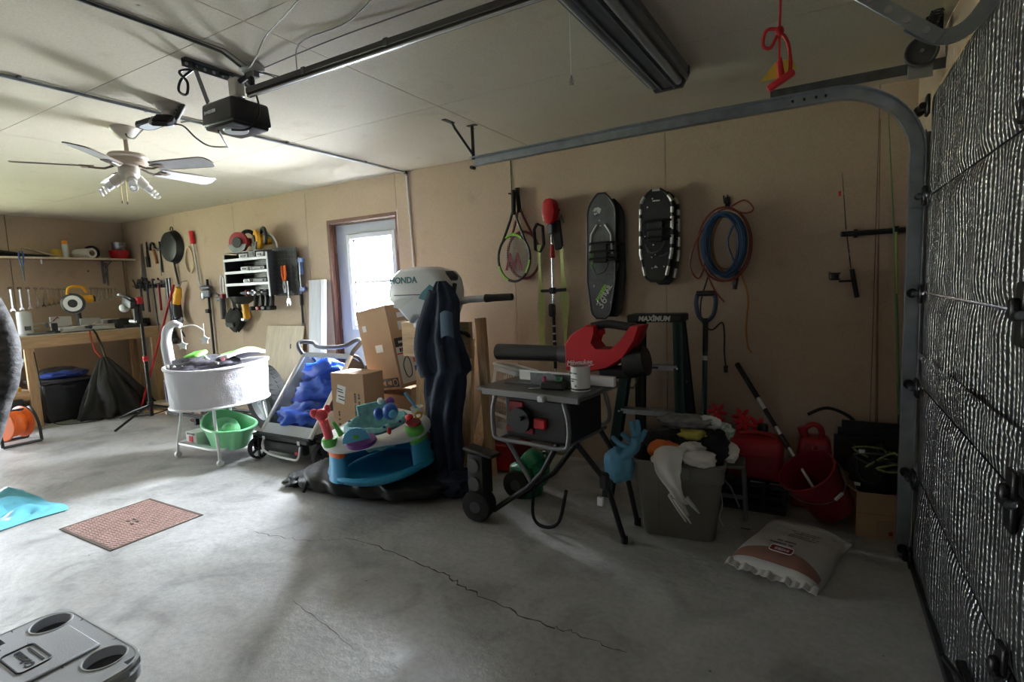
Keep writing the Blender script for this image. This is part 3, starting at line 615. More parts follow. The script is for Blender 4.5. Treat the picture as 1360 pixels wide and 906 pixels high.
def shelf_items():
    t = thing('paper_roll', 'rolled white paper tube lying on the end-wall shelf, its open end facing out', 'roll', (-8.13, 3.30, SZ+.062), (R(0), R(90), R(14)))
    MB().lathe([(.035, -.13), (.062, -.13), (.062, .13), (.035, .13), (.035, -.13)], 22).build('roll', 'paper_white', t); MB().lathe([(.031, -.12), (.035, -.131), (.035, .131), (.031, .12)], 18).build('core', 'paper_brown', t)
    t = thing('cable_coil', 'black cable coil leaning behind the paper roll on the shelf', 'cable', (-8.25, 3.42, SZ+.085))
    for k in range(4): MB().tube(arc((0, 0), .075+.005*(k % 2), 0, 2*PI, 24, 'yz', y=.012*k)[:-1], .008, 6, closed=True).build('turn', 'cord_black', t)
    MB().box((.0, 0, -.0), (.02, .02, .17)).build('tie', 'black_plastic', t)
    t = lathe_thing('red_bowl', 'red plastic bowl at the corner end of the shelf', 'bowl', (-8.12, 3.69, SZ), [(0, 0), (.085, 0), (.105, .03), (.118, .105), (.123, .11), (.112, .108), (.1, .03), (.0, .008)], 'red_plastic', 28)
    t = lathe_thing('steel_pot', 'shiny steel pot sitting in the red bowl', 'pot', (-8.12, 3.69, SZ+.012), [(0, 0), (.07, 0), (.078, .01), (.08, .20), (.084, .205), (.076, .2), (.074, .012), (0, .006)], 'steel', 28, [('lid', [(0, .225), (.03, .222), (.08, .206), (.082, .202), (0, .202)], 'chrome')])
    MB().tube([(.08, -.03, .16), (.115, -.03, .165), (.115, .03, .165), (.08, .03, .16)], .006, 6).build('handle', 'chrome', t)
    tag(MB().tube([(-8.15, 2.05, SZ+.10), (-8.14, 2.4, SZ+.06), (-8.12, 2.72, SZ+.022)], [.012, .03, .018], 8).build('folded_umbrella', 'black_cloth'), 'long black folded umbrella lying along the left part of the shelf', 'umbrella')
    tag(MB().tube([(-8.2, 2.3, SZ+.03), (-8.18, 2.6, SZ+.03), (-8.17, 2.95, SZ+.02)], [.02, .024, .016], 8).build('black_case', 'black_plastic'), 'black tube-shaped case lying at the back of the shelf', 'case')
    for k, (y0, z0, y1, z1, x) in enumerate(((2.68, .115, 2.93, .008, -8.05), (2.72, .105, 2.96, .008, -8.03), (2.76, .09, 2.99, .008, -8.00))):
        tag(MB().tube([(x-.1, y0, SZ+z0), (x, y1, SZ+z1)], .005, 6).build('metal_rod', 'chrome'), 'thin shiny metal rod slanting over the shelf edge, %s from the left' % ORD[k], 'rod', 'metal rods on the shelf')
    t = thing('blue_pliers', 'pliers with blue handles hooked over the front edge of the shelf', 'pliers', (-7.985, 2.62, 1.93))
    for s in (-1, 1): MB().tube([(0, s*.006, -.10), (0, s*.018, -.04), (0, s*.02, .03), (0, s*.012, .07)], [.006, .009, .009, .007], 8).build('handle', 'blue_plastic', t)
    MB().prism([(-.016, -.09), (.016, -.09), (.012, -.15), (.003, -.29), (-.003, -.29), (-.012, -.15)], .008, xf(rot=(R(90), 0, R(90)))).build('jaw', 'dull_steel', t)
    t = thing('wall_peg', 'short white peg under the shelf above the wrench row', 'peg', (-7.985, 2.80, 1.905)); MB().cyl((0, 0, .0), (0, 0, -.05), .008).build('peg', 'white_plastic', t)
    tag(MB().box((-8.31+.012, 3.60, 1.745), (.02, .03, .30), taper=(1, .4), rot=(R(180), 0, 0)).build('hanging_file', 'dull_steel'), 'grey tapered file hanging below the shelf', 'file')
shelf_items()
# combination wrenches hung in two rows, longest first
wb = MB()
pr_ = [(-.10+.0, .42)]
def wrench_mesh():
    b = MB(); Mx = xf(rot=(R(90), 0, R(90)))        # XY -> YZ, thickness along x
    n = 14
    for k in range(n):
        a0, a1 = 2*PI*k/n, 2*PI*(k+1)/n
        b.prism([(.055*math.cos(a0), .445+.055*math.sin(a0)), (.055*math.cos(a1), .445+.055*math.sin(a1)), (.03*math.cos(a1), .445+.03*math.sin(a1)), (.03*math.cos(a0), .445+.03*math.sin(a0))], .04, Mx)
    b.prism([(-.022, .40), (.022, .40), (.018, .2), (.02, -.36), (-.02, -.36), (-.018, .2)], .028, Mx, z0=.006)
    b.prism([(-.02, -.35), (.02, -.35), (.055, -.40), (.062, -.47), (.045, -.50), (.03, -.44), (-.02, -.44), (-.042, -.49), (-.06, -.46), (-.055, -.40)], .04, Mx)
    bmesh.ops.remove_doubles(b.bm, verts=b.bm.verts, dist=.0005)
    return b
w0 = None
def wrench(y, ztop, L, label):
    global w0
    if w0 is None: o = w0 = wrench_mesh().build('combination_wrench', 'chrome')
    else: o = w0.copy(); COL.objects.link(o)
    o.location = (XL+.002, y, ztop-L/2); o.scale = (L*.9, L*1.45, L); o.rotation_euler = (0, 0, 0)
    tag(o, label, 'wrench', 'wrenches on the end wall')
ya = [2.58, 2.665, 2.745, 2.82, 2.88, 2.935, 2.985, 3.03, 3.065, 3.10, 3.13]
for k, y in enumerate(ya): wrench(y, 1.60-.004*k, .30-.014*k, 'chrome wrench, %s from the left in the long row left of the miter saw' % ORD[k])
yb = [3.39, 3.43, 3.47, 3.51, 3.55, 3.59, 3.63, 3.67]
for k, y in enumerate(yb): wrench(y, 1.575-.003*k, .215-.012*k, 'chrome wrench, %s from the left in the short row right of the miter saw' % ORD[k])

def bench():
    t = thing('workbench', 'rough pine workbench along the end wall', 'workbench', (XL, 2.95, 0))
    MB().box((.33, 0, 1.026), (.64, 1.78, .018)).build('worktop', 'plywood', t)
    MB().box((.635, 0, .955), (.04, 1.78, .13), bev=.003).build('front_rail', 'pine_y', t)
    MB().box((.33, .86, .955), (.57, .04, .13)).build('end_rail', 'pine', t)
    for x in (.62, .05): MB().box((x, -.47, .45), (.04, .09, .90), bev=.003).build('leg', 'pine_z', t)
    for x in (.62, .05): MB().box((x, .845, .45), (.04, .09, .90), bev=.003).build('leg', 'pine_z', t)
    MB().box((.60, -.68, .36), (.04, .40, .09)).build('lower_rail', 'pine_y', t); MB().box((.33, -.68, .41), (.55, .40, .012)).build('lower_shelf', 'plywood', t)
bench()
BZ = 1.035
def on_bench():
    mat('saw_yellow', (.80, .40, .015), .4); mat('cast_grey', (.55, .56, .57), .45); mat('guard_black', (.03, .03, .035), .35)
    t = thing('miter_saw', 'yellow and grey miter saw on the workbench', 'saw', (-7.95, 3.06, BZ))
    MB().box((.05, .02, .03), (.32, .50, .05), bev=.01, seg=2).build('base', 'cast_grey', t)
    MB().lathe([(0, .05), (.15, .05), (.155, .06), (.15, .068), (0, .068)], 30, Matrix.Translation((.08, 0, 0))).build('turntable', 'chrome', t)
    for y, h in ((-.15, .12), (.15, .08)): MB().box((-.02, y, .07+h/2), (.025, .22, h), bev=.006).build('fence', 'cast_grey', t)
    MB().prism([(-.26, .0), (.26, .0), (.24, .03), (.1, .04), (-.1, .04), (-.24, .03)], .05, Matrix.Translation((.19, .02, .012)) @ xf(rot=(R(90), 0, R(90)))).build('front_apron', 'cast_grey', t)
    MB().tube([(.22, 0, .05), (.30, 0, .045), (.34, 0, .05)], [.018, .015, .022], 10).build('miter_handle', 'black_plastic', t)
    MB().tube([(-.06, .06, .06), (-.06, .05, .22), (.0, .04, .33)], [.03, .028, .03], 10).build('arm', 'guard_black', t)
    Ms = Matrix.Translation((.05, -.03, .34)) @ Matrix.Rotation(R(-38), 4, 'Z') @ Matrix.Rotation(R(-90), 4, 'Y')
    MB().lathe([(0, -.018), (.11, -.018), (.125, -.008), (.125, .012), (.11, .02), (0, .02)], 32, Ms).build('blade_guard', 'guard_black', t)
    MB().lathe([(.05, -.024), (.095, -.024), (.098, -.016), (.05, -.016)], 32, Ms).build('guard_ring', 'white_plastic', t)
    MB().lathe([(0, -.002), (.128, -.002), (.128, .002), (0, .002)], 40, Ms).build('blade', 'steel', t)
    MB().cyl((.04, .0, .38), (.06, .17, .39), .05, .045, 20).box((.04, .03, .40), (.10, .08, .11), bev=.015, seg=2).build('motor', 'saw_yellow', t)
    MB().tube(smooth_path([(.03, -.07, .45), (.04, -.06, .52), (.045, .0, .545), (.05, .08, .535), (.05, .12, .47)], 5), .017, 10).build('handle', 'saw_yellow', t)
    MB().cyl((.06, .17, .39), (.064, .195, .39), .042, .036, 18).build('motor_cap', 'black_plastic', t)
    t = thing('grinder_stand', 'pale grey cylinder-shaped bench tool at the left end of the workbench', 'bench tool', (-7.82, 2.52, BZ))
    MB().lathe([(0, 0), (.075, 0), (.075, .012), (.068, .02), (.068, .25), (.06, .27), (0, .275)], 24).build('body', 'label_grey', t); MB().box((.066, 0, .08), (.006, .06, .05), bev=.003).build('plate', 'dark_grey', t); MB().cyl((.02, .05, .12), (.02, .24, .13), .008).build('shaft', 'steel', t)
    t = thing('bench_vise', 'small black vise beside the grey bench tool on the workbench', 'vise', (-7.80, 2.76, BZ))
    MB().box((0, 0, .015), (.12, .10, .03), bev=.004).box((0, .02, .07), (.05, .05, .10), bev=.006).build('body', 'black_metal', t); MB().box((0, -.055, .10), (.06, .018, .06), bev=.003).build('jaw', 'dull_steel', t); MB().tube([(.03, 0, .14), (.03, .05, .19), (.03, .06, .17)], .006, 6).build('crank', 'dark_red', t)
    MB().tube([(0, -.12, .08), (0, -.2, .08)], .008, 8).build('screw', 'steel', t)
    tag(MB().box((-7.80, 2.62, BZ+.012), (.18, .26, .02), bev=.004).build('steel_plate', 'dull_steel'), 'flat dark steel plate lying at the left end of the workbench', 'plate')
    t = thing('tool_case', 'black plastic tool case lying on the workbench near the corner', 'tool case', (-7.95, 3.62, BZ))
    MB().box((0, 0, .055), (.34, .40, .11), bev=.018, seg=2).build('case', 'black_plastic', t); MB().box((.172, 0, .055), (.012, .12, .03), bev=.004).build('handle', 'grey_plastic', t); MB().box((.15, -.1, .118), (.05, .1, .015), rot=(0, 0, R(15)), bev=.004).build('lid_tray', 'dark_grey', t)
    tag(MB().box((-8.10, 3.45, BZ+.06), (.16, .20, .12), bev=.006, rot=(0, 0, R(8))).build('white_box', 'paper_white'), 'small white box behind the miter saw on the workbench', 'box')
    tag(MB().box((-7.72, 3.60, BZ+.022), (.06, .26, .04), bev=.008).build('spirit_level', 'dark_grey'), 'dark level lying along the front of the workbench near the corner', 'level')
    tag(MB().prism([(-.18, 0), (.18, 0), (.18, .07), (.14, .10), (.11, .07), (-.11, .07), (-.14, .10), (-.18, .07)], .012, Matrix.Translation((-7.86, 3.36, BZ)) @ xf(rot=(R(90), 0, R(90)))).build('cream_bracket', 'fan_cream'), 'cream notched bracket standing beside the miter saw', 'bracket')
on_bench()

def under_bench():
    mat('tote_black', (.014, .015, .018), .4); mat('bag_nylon', (.011, .011, .012), .62, bump=.5, bscale=25); mat('blue_bag', (.02, .05, .25), .35)
    t = thing('black_tote', 'black plastic storage tote under the workbench', 'tote', (-7.92, 2.80, 0))
    MB().box((0, 0, .23), (.44, .46, .46), bev=.02, taper=(1.06, 1.06)).build('tub', 'tote_black', t); MB().box((0, 0, .475), (.50, .52, .04), bev=.012).build('lid', 'dark_grey', t)
    MB().box((.25, .0, .40), (.03, .14, .05), bev=.008).build('handle', 'tote_black', t)
    def lump(c, r, seed, amp=.22, n=20, m=12):
        def f(u, v):
            a, p = 2*PI*u, PI*v; d = Vector((math.sin(p)*math.cos(a), math.sin(p)*math.sin(a), -math.cos(p)))
            k = 1+amp*fbm(d*2.0+Vector((seed, 0, 0)))+amp*.5*fbm(d*5+Vector((0, seed, 0)))
            return (c[0]+r[0]*d.x*k, c[1]+r[1]*d.y*k, max(c[2]+r[2]*d.z*k, c[2]-r[2]*.8))
        return f
    b = MB(); b.grid(lump((0, 0, 0), (.19, .2, .075), 3.1), 24, 14, cu=True)
    t = thing('blue_bag', 'crumpled dark and blue plastic bag on the black tote under the bench', 'bag', (-7.90, 2.80, .555)); b.build('bag', 'tote_black', t)
    MB().grid(lump((.06, .04, -.01), (.20, .24, .06), 9.7), 24, 12, cu=True).build('blue_liner', 'blue_bag', t)
    # big black bag hung from the bench edge by two straps
    t = thing('hanging_bag', 'big black cloth bag hung by its straps from the workbench edge', 'bag', (-7.46, 3.10, 0))
    def bag(u, v):
        a = 2*PI*u; z = .02+.70*v
        w = (.40*(1-v)**.9+.03)*(1+.10*math.sin(5*a+3*z)*(1-v)+.10*math.sin(11*a+9*z)); dpt = (.20*(1-v)**.6+.02)
        cy = .10*(1-v)
        return (math.cos(a)*dpt*(1+.30*math.sin(9*a+2.5*fbm((z*3, 1, 2)))*min(1, 1.3*(1-v)+.2)+.2*fbm((math.cos(a)*3, math.sin(a)*3, z*5))), cy+math.sin(a)*w*(1+.12*fbm((math.cos(a)*2, math.sin(a)*2, z*3))), z)
    b = MB().grid(bag, 90, 30, cu=True); b.build('bag_body', 'bag_nylon', t, ang=60)
    MB().tube([(0, -.02, .70), (-.06, -.06, .80), (-.16, -.04, .92), (-.18, -.04, 1.04)], .008, 6).build('strap', 'red_plastic', t)
    MB().tube([(0, .02, .68), (-.10, .03, .86), (-.15, .01, 1.0), (-.22, .01, 1.045)], .012, 6).build('strap', 'bag_nylon', t)
    t = thing('orange_cord_reel', 'orange reel in a black tube frame on the floor at the left edge', 'cord reel', (-7.02, 2.06, 0))
    Mr = Matrix.Translation((0, 0, .20)) @ xf(rot=(R(90), 0, R(20)))
    MB().lathe([(.05, -.10), (.15, -.10), (.16, -.09), (.15, -.08), (.11, -.06), (.11, .06), (.15, .08), (.16, .09), (.15, .10), (.05, .10)], 28, Mr).build('drum', 'orange_plastic', t)
    MB().lathe([(.112, -.06), (.132, -.03), (.135, 0), (.132, .03), (.112, .06)], 28, Mr).build('wound_cord', 'orange_plastic', t)
    for s in (-1, 1):
        MB().tube(smooth_path([(-.14, s*.15, .012), (-.10, s*.15, .20), (-.03, s*.14, .32), (.07, s*.14, .33), (.17, s*.15, .20), (.20, s*.15, .012)], 5), .014, 8).build('frame_tube', 'black_plastic', t)
    for x in (-.14, .20): MB().cyl((x, -.15, .014), (x, .15, .014), .013, n=8).build('foot_bar', 'black_plastic', t)
    MB().cyl((.02, -.15, .33), (.02, .15, .33), .014, n=8).build('handle', 'black_plastic', t); MB().cyl((0, -.16, .20), (0, .16, .20), .012, n=8).build('axle', 'steel', t)
    t = thing('yellow_tape', 'yellow tape roll on the lower bench shelf', 'tape', (-7.78, 2.34, .417)); MB().lathe([(.03, 0), (.055, 0), (.055, .045), (.03, .045), (.03, 0)], 20).build('roll', 'saw_yellow', t)
    tag(MB().box((-8.0, 2.25, .46), (.14, .12, .09), bev=.006).build('shelf_box', 'cardboard'), 'small box behind the yellow tape on the lower bench shelf', 'box')
    tag(MB().box((-7.86, 2.22, .17), (.44, .30, .34), bev=.015).build('black_crate', 'tote_black'), 'black box on the floor under the lower bench shelf', 'box')
    tag(MB().tube(smooth_path([(-7.62, 2.50, .85), (-7.60, 2.52, .4), (-7.58, 2.54, .1), (-7.50, 2.6, .012), (-7.30, 2.75, .012), (-7.25, 2.9, .012), (-7.35, 2.98, .012)], 5), .006, 6).build('trailing_cable', 'cord_black'), 'black cable trailing down the bench leg onto the floor', 'cord')
under_bench()

def jacket():
    mat('camo_dark', (.06, .056, .058), .7, var=.95, vscale=14, stretch=(1, 1, 1.8), bump=.9, bscale=22)
    t = thing('dark_jacket', 'dark grey patterned jacket hanging at the left edge of the picture', 'jacket', (-3.5, .80, 0))
    prof = [(.60, .06, .05), (.66, .11, .07), (.75, .14, .08), (.85, .18, .09), (.95, .22, .11), (1.05, .255, .12), (1.15, .275, .125), (1.22, .27, .12), (1.32, .24, .115), (1.42, .22, .11), (1.52, .20, .10), (1.60, .12, .07), (1.64, .05, .04)]
    def fn(u, v):
        x = v*(len(prof)-1); i = min(int(x), len(prof)-2); f = x-i; z, w, d = [prof[i][k]*(1-f)+prof[i+1][k]*f for k in range(3)]
        a = 2*PI*u; k = .95+.30*fbm((math.cos(a)*1.6, math.sin(a)*1.6, z*8))+.16*(1-2*abs(fbm((math.cos(a)*2.4+5, math.sin(a)*2.4, z*9))))*.8-.06+.10*fbm((math.cos(a)*5, math.sin(a)*5, z*20))
        return (math.cos(a)*d*k, math.sin(a)*w*k, z)
    MB().grid(fn, 60, 90, cu=True).build('jacket_body', 'camo_dark', t, ang=70)
    MB().tube(smooth_path([(.02, .16, 1.45), (.10, .19, 1.25), (.12, .17, 1.05), (.10, .10, .80), (.08, .06, .68)], 5), [.07]*6+[.075]*6+[.065]*6+[.05]*3, 12).build('sleeve', 'camo_dark', t, ang=70)
    MB().tube([(0, 0, 1.60), (0, 0, 1.75), (0, 0, 2.44)], .003, 6).build('hanger_wire', 'dull_steel', t)
jacket()

def repair_stand():
    t = thing('bike_repair_stand', 'black tripod bicycle repair stand in front of the workbench', 'repair stand', (-6.72, 3.20, 0))
    MB().tube([(0, 0, .04), (-.0, 0, .72)], .021, 12).build('mast', 'black_metal', t); MB().tube([(0, 0, .70), (0, 0, 1.36)], .017, 12).build('upper_mast', 'black_metal', t)
    MB().cyl((0, 0, .68), (0, 0, .74), .03, n=12).tube([(.02, -.02, .71), (.06, -.05, .715)], .007, 6).build('clamp_collar', 'bright_red', t)
    MB().tube([(-.02, -.0, 1.36), (-.05, -.05, 1.40), (-.16, -.06, 1.43), (-.26, -.07, 1.45)], [.02, .02, .017, .014], 10).build('clamp_arm', 'black_metal', t)
    MB().box((-.10, -.06, 1.36), (.20, .07, .10), rot=(0, R(20), 0), bev=.02, seg=2).build('clamp_jaw', 'black_plastic', t)
    MB().ell((-.22, -.06, 1.30), (.055, .05, .05), 14, 8).build('jaw_knob', 'label_grey', t); MB().ell((-.28, -.07, 1.455), (.03, .018, .016), 10, 6).build('lever_tip', 'white_plastic', t)
    MB().box((.0, -.0, 1.38), (.06, .06, .08), bev=.01).build('head_block', 'red_plastic', t); MB().box((-.03, -.02, 1.22), (.05, .07, .22), bev=.012).build('pad', 'black_plastic', t)
    MB().cyl((-.01, -.03, 1.14), (-.12, -.06, 1.15), .022, .018, 10).build('silver_knob', 'white_plastic', t)
    for a, l in ((R(200), .44), (R(-62), .56), (R(60), .42)):
        d = Vector((math.cos(a), math.sin(a), 0)); MB().tube([(0, 0, .17), d*l*.5+Vector((0, 0, .10)), d*l+Vector((0, 0, .014))], .013, 8).build('leg', 'black_metal', t)
        MB().tube([(0, 0, .05), d*l*.45+Vector((0, 0, .095))], .008, 6).build('leg_strut', 'black_metal', t)
    MB().cyl((0, 0, .15), (0, 0, .21), .032, n=12).build('leg_hub', 'black_plastic', t)
repair_stand()
tag(MB().tube([(-7.30, 3.35, 0.006), (-7.19, 3.57, .78), (-7.08, 3.79, 1.56)], .013, 10).build('broom_handle', 'red_plastic'), 'long red pole leaning against the tool wall behind the repair stand', 'pole')
def floor_corner():
    t = thing('stacked_boards', 'short pale boards lying on the floor behind the repair stand', 'boards', (-7.0, 3.52, 0))
    for k, (x, y, z, l, w, m) in enumerate(((0, 0, .02, .55, .14, 'plywood'), (.05, .02, .06, .45, .12, 'pine'), (-.05, -.10, .02, .4, .1, 'pine'), (.0, .03, .10, .4, .16, 'plywood'))): MB().box((x, y, z), (l, w, .035), rot=(0, 0, R(12*k-15)), bev=.002).build('board', m, t)
    t = thing('black_duffel', 'low black bag on the floor in the corner behind the repair stand', 'bag', (-6.75, 3.62, 0)); MB().grid(lambda u, v: (.26*math.sin(PI*v)*math.cos(2*PI*u)*(1+.2*fbm((3*u, 4*v, 1))), .13*math.sin(PI*v)*math.sin(2*PI*u), max(.003, .07-.09*math.cos(PI*v)*(1+.4*fbm((math.cos(2*PI*u)*2, v*3, 7))))), 24, 12, cu=True).build('body', 'bag_nylon', t, ang=70); MB().tube(arc((0, .12), .07, 0, PI, 8), .008, 6).build('handle', 'bag_nylon', t)
floor_corner()
# ================================================================ TOOLS ON THE LONG WALL (local frame: x right, z up, -y into the room)
YW = YB
def wt(name, label, cat, x, z, group=None): return thing(name, label, cat, (x, YW, z), (0, 0, 0), group)
def flatp(pts, y, h): # outline in wall plane, extruded into the room by h from distance y
    return MB().prism(pts, h, wallM(y=-y))
mat('wood_handle', (.36, .17, .06), .5, var=.2, vscale=10); mat('iron', (.035, .036, .04), .45, .6); mat('tan_hose', (.58, .45, .30), .5)
def wall_tools():
    t = wt('hand_saw', 'grey-bladed hand saw hanging nearest the corner on the tool wall', 'saw', -7.84, 1.83)
    flatp([(-.055, -.14), (.05, -.16), (.03, .30), (-.01, .30)], .012, .002).build('blade', 'steel', t); flatp([(-.05, -.14), (.06, -.16), (.08, -.27), (.05, -.33), (-.02, -.33), (-.045, -.26)], .006, .022).build('handle', 'iron', t)
    MB().cyl((0, 0, .27), (0, -.03, .27), .004, n=6).build('nail', 'steel', t)
    t = wt('drywall_saw', 'narrow dark saw hanging just right of the hand saw', 'saw', -7.70, 1.99)
    flatp([(-.03, -.05), (.03, -.05), (.012, .15), (-.012, .15)], .01, .003).build('blade', 'iron', t); flatp([(-.03, -.04), (.035, -.05), (.04, -.18), (-.02, -.18)], .004, .024).build('handle', 'black_plastic', t)
    t = wt('pipe_wrench', 'dark curved-head pipe wrench hanging beside the narrow saw', 'wrench', -7.55, 1.98)
    MB().tube(arc((0, .08), .055, R(-20), R(220), 10, y=-.02), .014, 8).build('jaw', 'iron', t); MB().tube([(.02, -.02, .05), (.06, -.02, -.08), (.075, -.02, -.13)], [.016, .014, .018], 8).build('handle', 'wood_handle', t); MB().cyl((0, 0, .13), (0, -.05, .13), .004, n=6).build('nail', 'steel', t)
    t = wt('claw_hammer', 'dark hammer hanging left of the black frying pan', 'hammer', -7.37, 1.93)
    MB().tube([(0, -.02, .19), (0, -.02, .0), (-.005, -.02, -.2)], [.012, .011, .016], 8).build('handle', 'iron', t); MB().tube(smooth_path([(-.11, -.02, .13), (-.06, -.02, .09), (0, -.02, .10), (.06, -.02, .10)], 4), [.008]*5+[.016]*8, 8).build('head', 'iron', t)
    MB().tube([(-.03, -.02, -.17), (-.03, -.02, -.24)], .006, 6).build('wire_hook', 'steel', t)
    # frying pan: dish facing the doorway, handle down
    t = wt('frying_pan', 'large black frying pan hanging handle-down on the tool wall', 'pan', -7.06, 2.03); t.rotation_euler = (0, 0, 0)
    Mp = xf(rot=(R(90), 0, 0))
    MB().lathe([(0, .085), (.17, .085), (.18, .08), (.205, .006), (.21, .004), (.205, .003), (.17, .07), (0, .075)], 40, Mp).build('dish', 'iron', t)
    MB().tube([(.0, -.03, -.19), (.02, -.03, -.30), (.04, -.02, -.47)], [.012, .014, .012], 8).build('handle', 'black_metal', t); MB().tube(arc((0, .22), .03, R(-30), R(210), 8, y=-.02), .006, 6).build('helper_loop', 'iron', t)
    t = wt('hose_loop', 'loop of tan tubing hanging right of the frying pan', 'tubing', -6.74, 1.85)
    MB().tube([(.09*math.cos(a)*1.0, -.02, .155*math.sin(a)) for a in [2*PI*k/28 for k in range(28)]], .011, 7, closed=True).build('tube_loop', 'tan_hose', t)
    t = wt('crank_brace', 'long grey bar with a red grip, bent at its lower end', 'lug wrench', -6.58, 1.85)
    MB().tube([(-.03, -.03, .20), (-.0, -.03, -.05), (.03, -.03, -.30), (.05, -.03, -.325), (.22, -.03, -.335)], .011, 8).build('bar', 'steel', t); MB().cyl((-.05, -.03, .34), (-.028, -.03, .19), .026, .028, 12).build('grip', 'bright_red', t)
    # bar rack with hammers
    t = wt('tool_rack', 'dark horizontal rack bar holding hammers near the corner', 'tool rack', -7.68, 1.56)
    MB().box((0, -.02, 0), (.74, .035, .05), bev=.004).build('rack_bar', 'iron', t)
    rep('rack_hook', MB().tube([(0, -.035, 0), (0, -.09, 0), (0, -.095, .02)], .005, 6), 'iron', t, [(-.3+.12*k, 0, 0) for k in range(6)])
    specs = [(-7.95, 'spread-jaw pliers on the left end of the hammer rack', 'pliers', 'iron', .10, None), (-7.84, 'black-handled hammer hung on the rack, nearest the corner', 'hammer', 'iron', .34, 'iron'), (-7.68, 'dark club hammer hung second on the rack', 'hammer', 'iron', .36, 'iron'), (-7.52, 'long black pry bar hung on the hammer rack', 'pry bar', 'iron', .50, None), (-7.40, 'hammer with a thin red handle hung on the rack', 'hammer', 'steel', .34, 'dark_red')]
    for k, (x, lab, cat, hm_, L_, wm) in enumerate(specs):
        t = thing(cat.replace(' ', '_'), lab, cat, (x, YW-.07, 1.58), (0, 0, 0))
        if cat == 'hammer':
            MB().tube([(0, 0, .08), (0, 0, -.1), (0, 0, -L_)], [.012, .013, .017], 8).build('handle', wm, t); MB().box((0, 0, .03), (.12 if k != 4 else .15, .035, .04), bev=.008).build('head', hm_, t)
        elif cat == 'pry bar': MB().tube([(.03, 0, .06), (-.01, 0, .07), (-.015, 0, .0), (0, 0, -.3), (.01, 0, -L_), (.04, 0, -L_-.03)], .011, 8).build('bar', hm_, t)
        else:
            for s in (-1, 1): MB().tube([(0, 0, -.04), (s*.03, 0, .02), (s*.07, 0, .08)], .009, 6).build('arm', hm_, t)
    t = wt('bolt_cutter', 'long dark bolt cutter hanging below the hammer rack, jaws down', 'bolt cutter', -7.24, 1.25)
    for s in (-1, 1): MB().tube([(s*.035, -.03, .40), (s*.03, -.03, .0), (s*.018, -.03, -.30)], [.016, .012, .012], 8).build('handle', 'dull_steel', t)
    MB().ell((0, -.03, -.40), (.10, .025, .05), 14, 8).box((0, -.03, -.33), (.06, .03, .10), bev=.01).build('jaw', 'iron', t); rep('pivot', MB().cyl((0, -.07, 0), (0, -.03, 0), .022, n=10), 'dull_steel', t, [(-.05, 0, -.40), (.05, 0, -.40)])
    # yellow grinder on a hook
    t = wt('angle_grinder', 'yellow and black angle grinder hanging under the frying pan', 'grinder', -6.97, 1.30)
    MB().tube([(.06, -.09, .22), (.02, -.09, .12), (-.02, -.09, .0)], [.035, .05, .045], 12).build('motor_body', 'saw_yellow', t); MB().tube([(-.02, -.09, .02), (-.03, -.09, -.10), (.0, -.09, -.17)], [.05, .06, .05], 12).build('gear_head', 'black_plastic', t)
    MB().lathe([(0, -.01), (.06, -.01), (.062, 0), (.06, .01), (0, .01)], 20, Matrix.Translation((.03, -.10, -.20)) @ xf(rot=(R(70), R(20), 0))).build('disc', 'dull_steel', t)
    MB().tube([(.10, -.0, .30), (.10, -.07, .29), (.08, -.09, .22)], .008, 6).build('hook', 'steel', t); MB().tube(smooth_path([(.0, -.09, -.2), (-.03, -.07, -.28), (.02, -.05, -.40)], 4), .008, 6).build('cord', 'cord_black', t)
    t = wt('pipe_clamp', 'long dark bar clamp hanging upright on the tool wall', 'clamp', -6.39, 1.38)
    MB().tube([(.0, -.03, .22), (0, -.03, -.70)], .014, 8).build('pipe', 'iron', t); MB().box((-.0, -.05, .05), (.16, .04, .10), bev=.012).box((.0, -.06, .12), (.20, .03, .03), bev=.006).build('clamp_head', 'dull_steel', t); MB().box((.0, -.05, -.16), (.06, .05, .05), bev=.006).build('sliding_jaw', 'iron', t)
    MB().ell((-.07, -.06, .03), (.045, .02, .055), 12, 8).build('crank', 'steel', t)
    t = wt('caulking_gun', 'grey caulking gun hanging beside the tool belt', 'caulking gun', -6.09, 1.38)
    MB().cyl((0, -.05, -.26), (0, -.05, .0), .033, n=14).build('barrel', 'dark_grey', t); MB().tube([(0, -.05, 0), (.0, -.05, .20), (.02, -.05, .26), (.06, -.05, .22), (.05, -.05, .05)], .007, 6).build('rod', 'steel', t); MB().tube([(-.05, -.05, .02), (-.12, -.05, .05), (-.18, -.05, .05)], .012, 8).box((-.06, -.05, -.02), (.09, .03, .05), bev=.01).build('trigger', 'dull_steel', t); MB().box((.02, -.05, .01), (.05, .05, .05)).build('collar', 'dark_red', t)
    # tool belt / black harness
    t = wt('tool_belt', 'black tool belt and pouches hanging on the tool wall', 'tool belt', -5.83, 1.26)
    for s in (-1, 1): MB().sheet(lambda u, v, s=s: (s*(.06-.01*v)+(u-.5)*.05, -.03-.02*math.sin(PI*v), .28-.32*v), 4, 12, .012).build('strap', 'black_cloth', t)
    def pouch(u, v):
        a = 2*PI*u; k = math.sin(PI*(.12+.8*v))
        return (math.cos(a)*.16*k, -.08+math.sin(a)*.07*k, -.02-.26*v+.015*math.cos(3*a))
    MB().grid(pouch, 26, 12, cu=True).build('pouch', 'black_cloth', t, ang=70); MB().box((.0, -.15, -.20), (.14, .02, .05), rot=(R(20), 0, 0), bev=.006).build('label_patch', 'dark_grey', t)
    rep('rivet', MB().cyl((0, -.05, 0), (0, -.036, 0), .006, n=8), 'chrome', t, [(-.06, 0, .25-.045*k) for k in range(4)]+[(.06, 0, .25-.045*k) for k in range(4)])
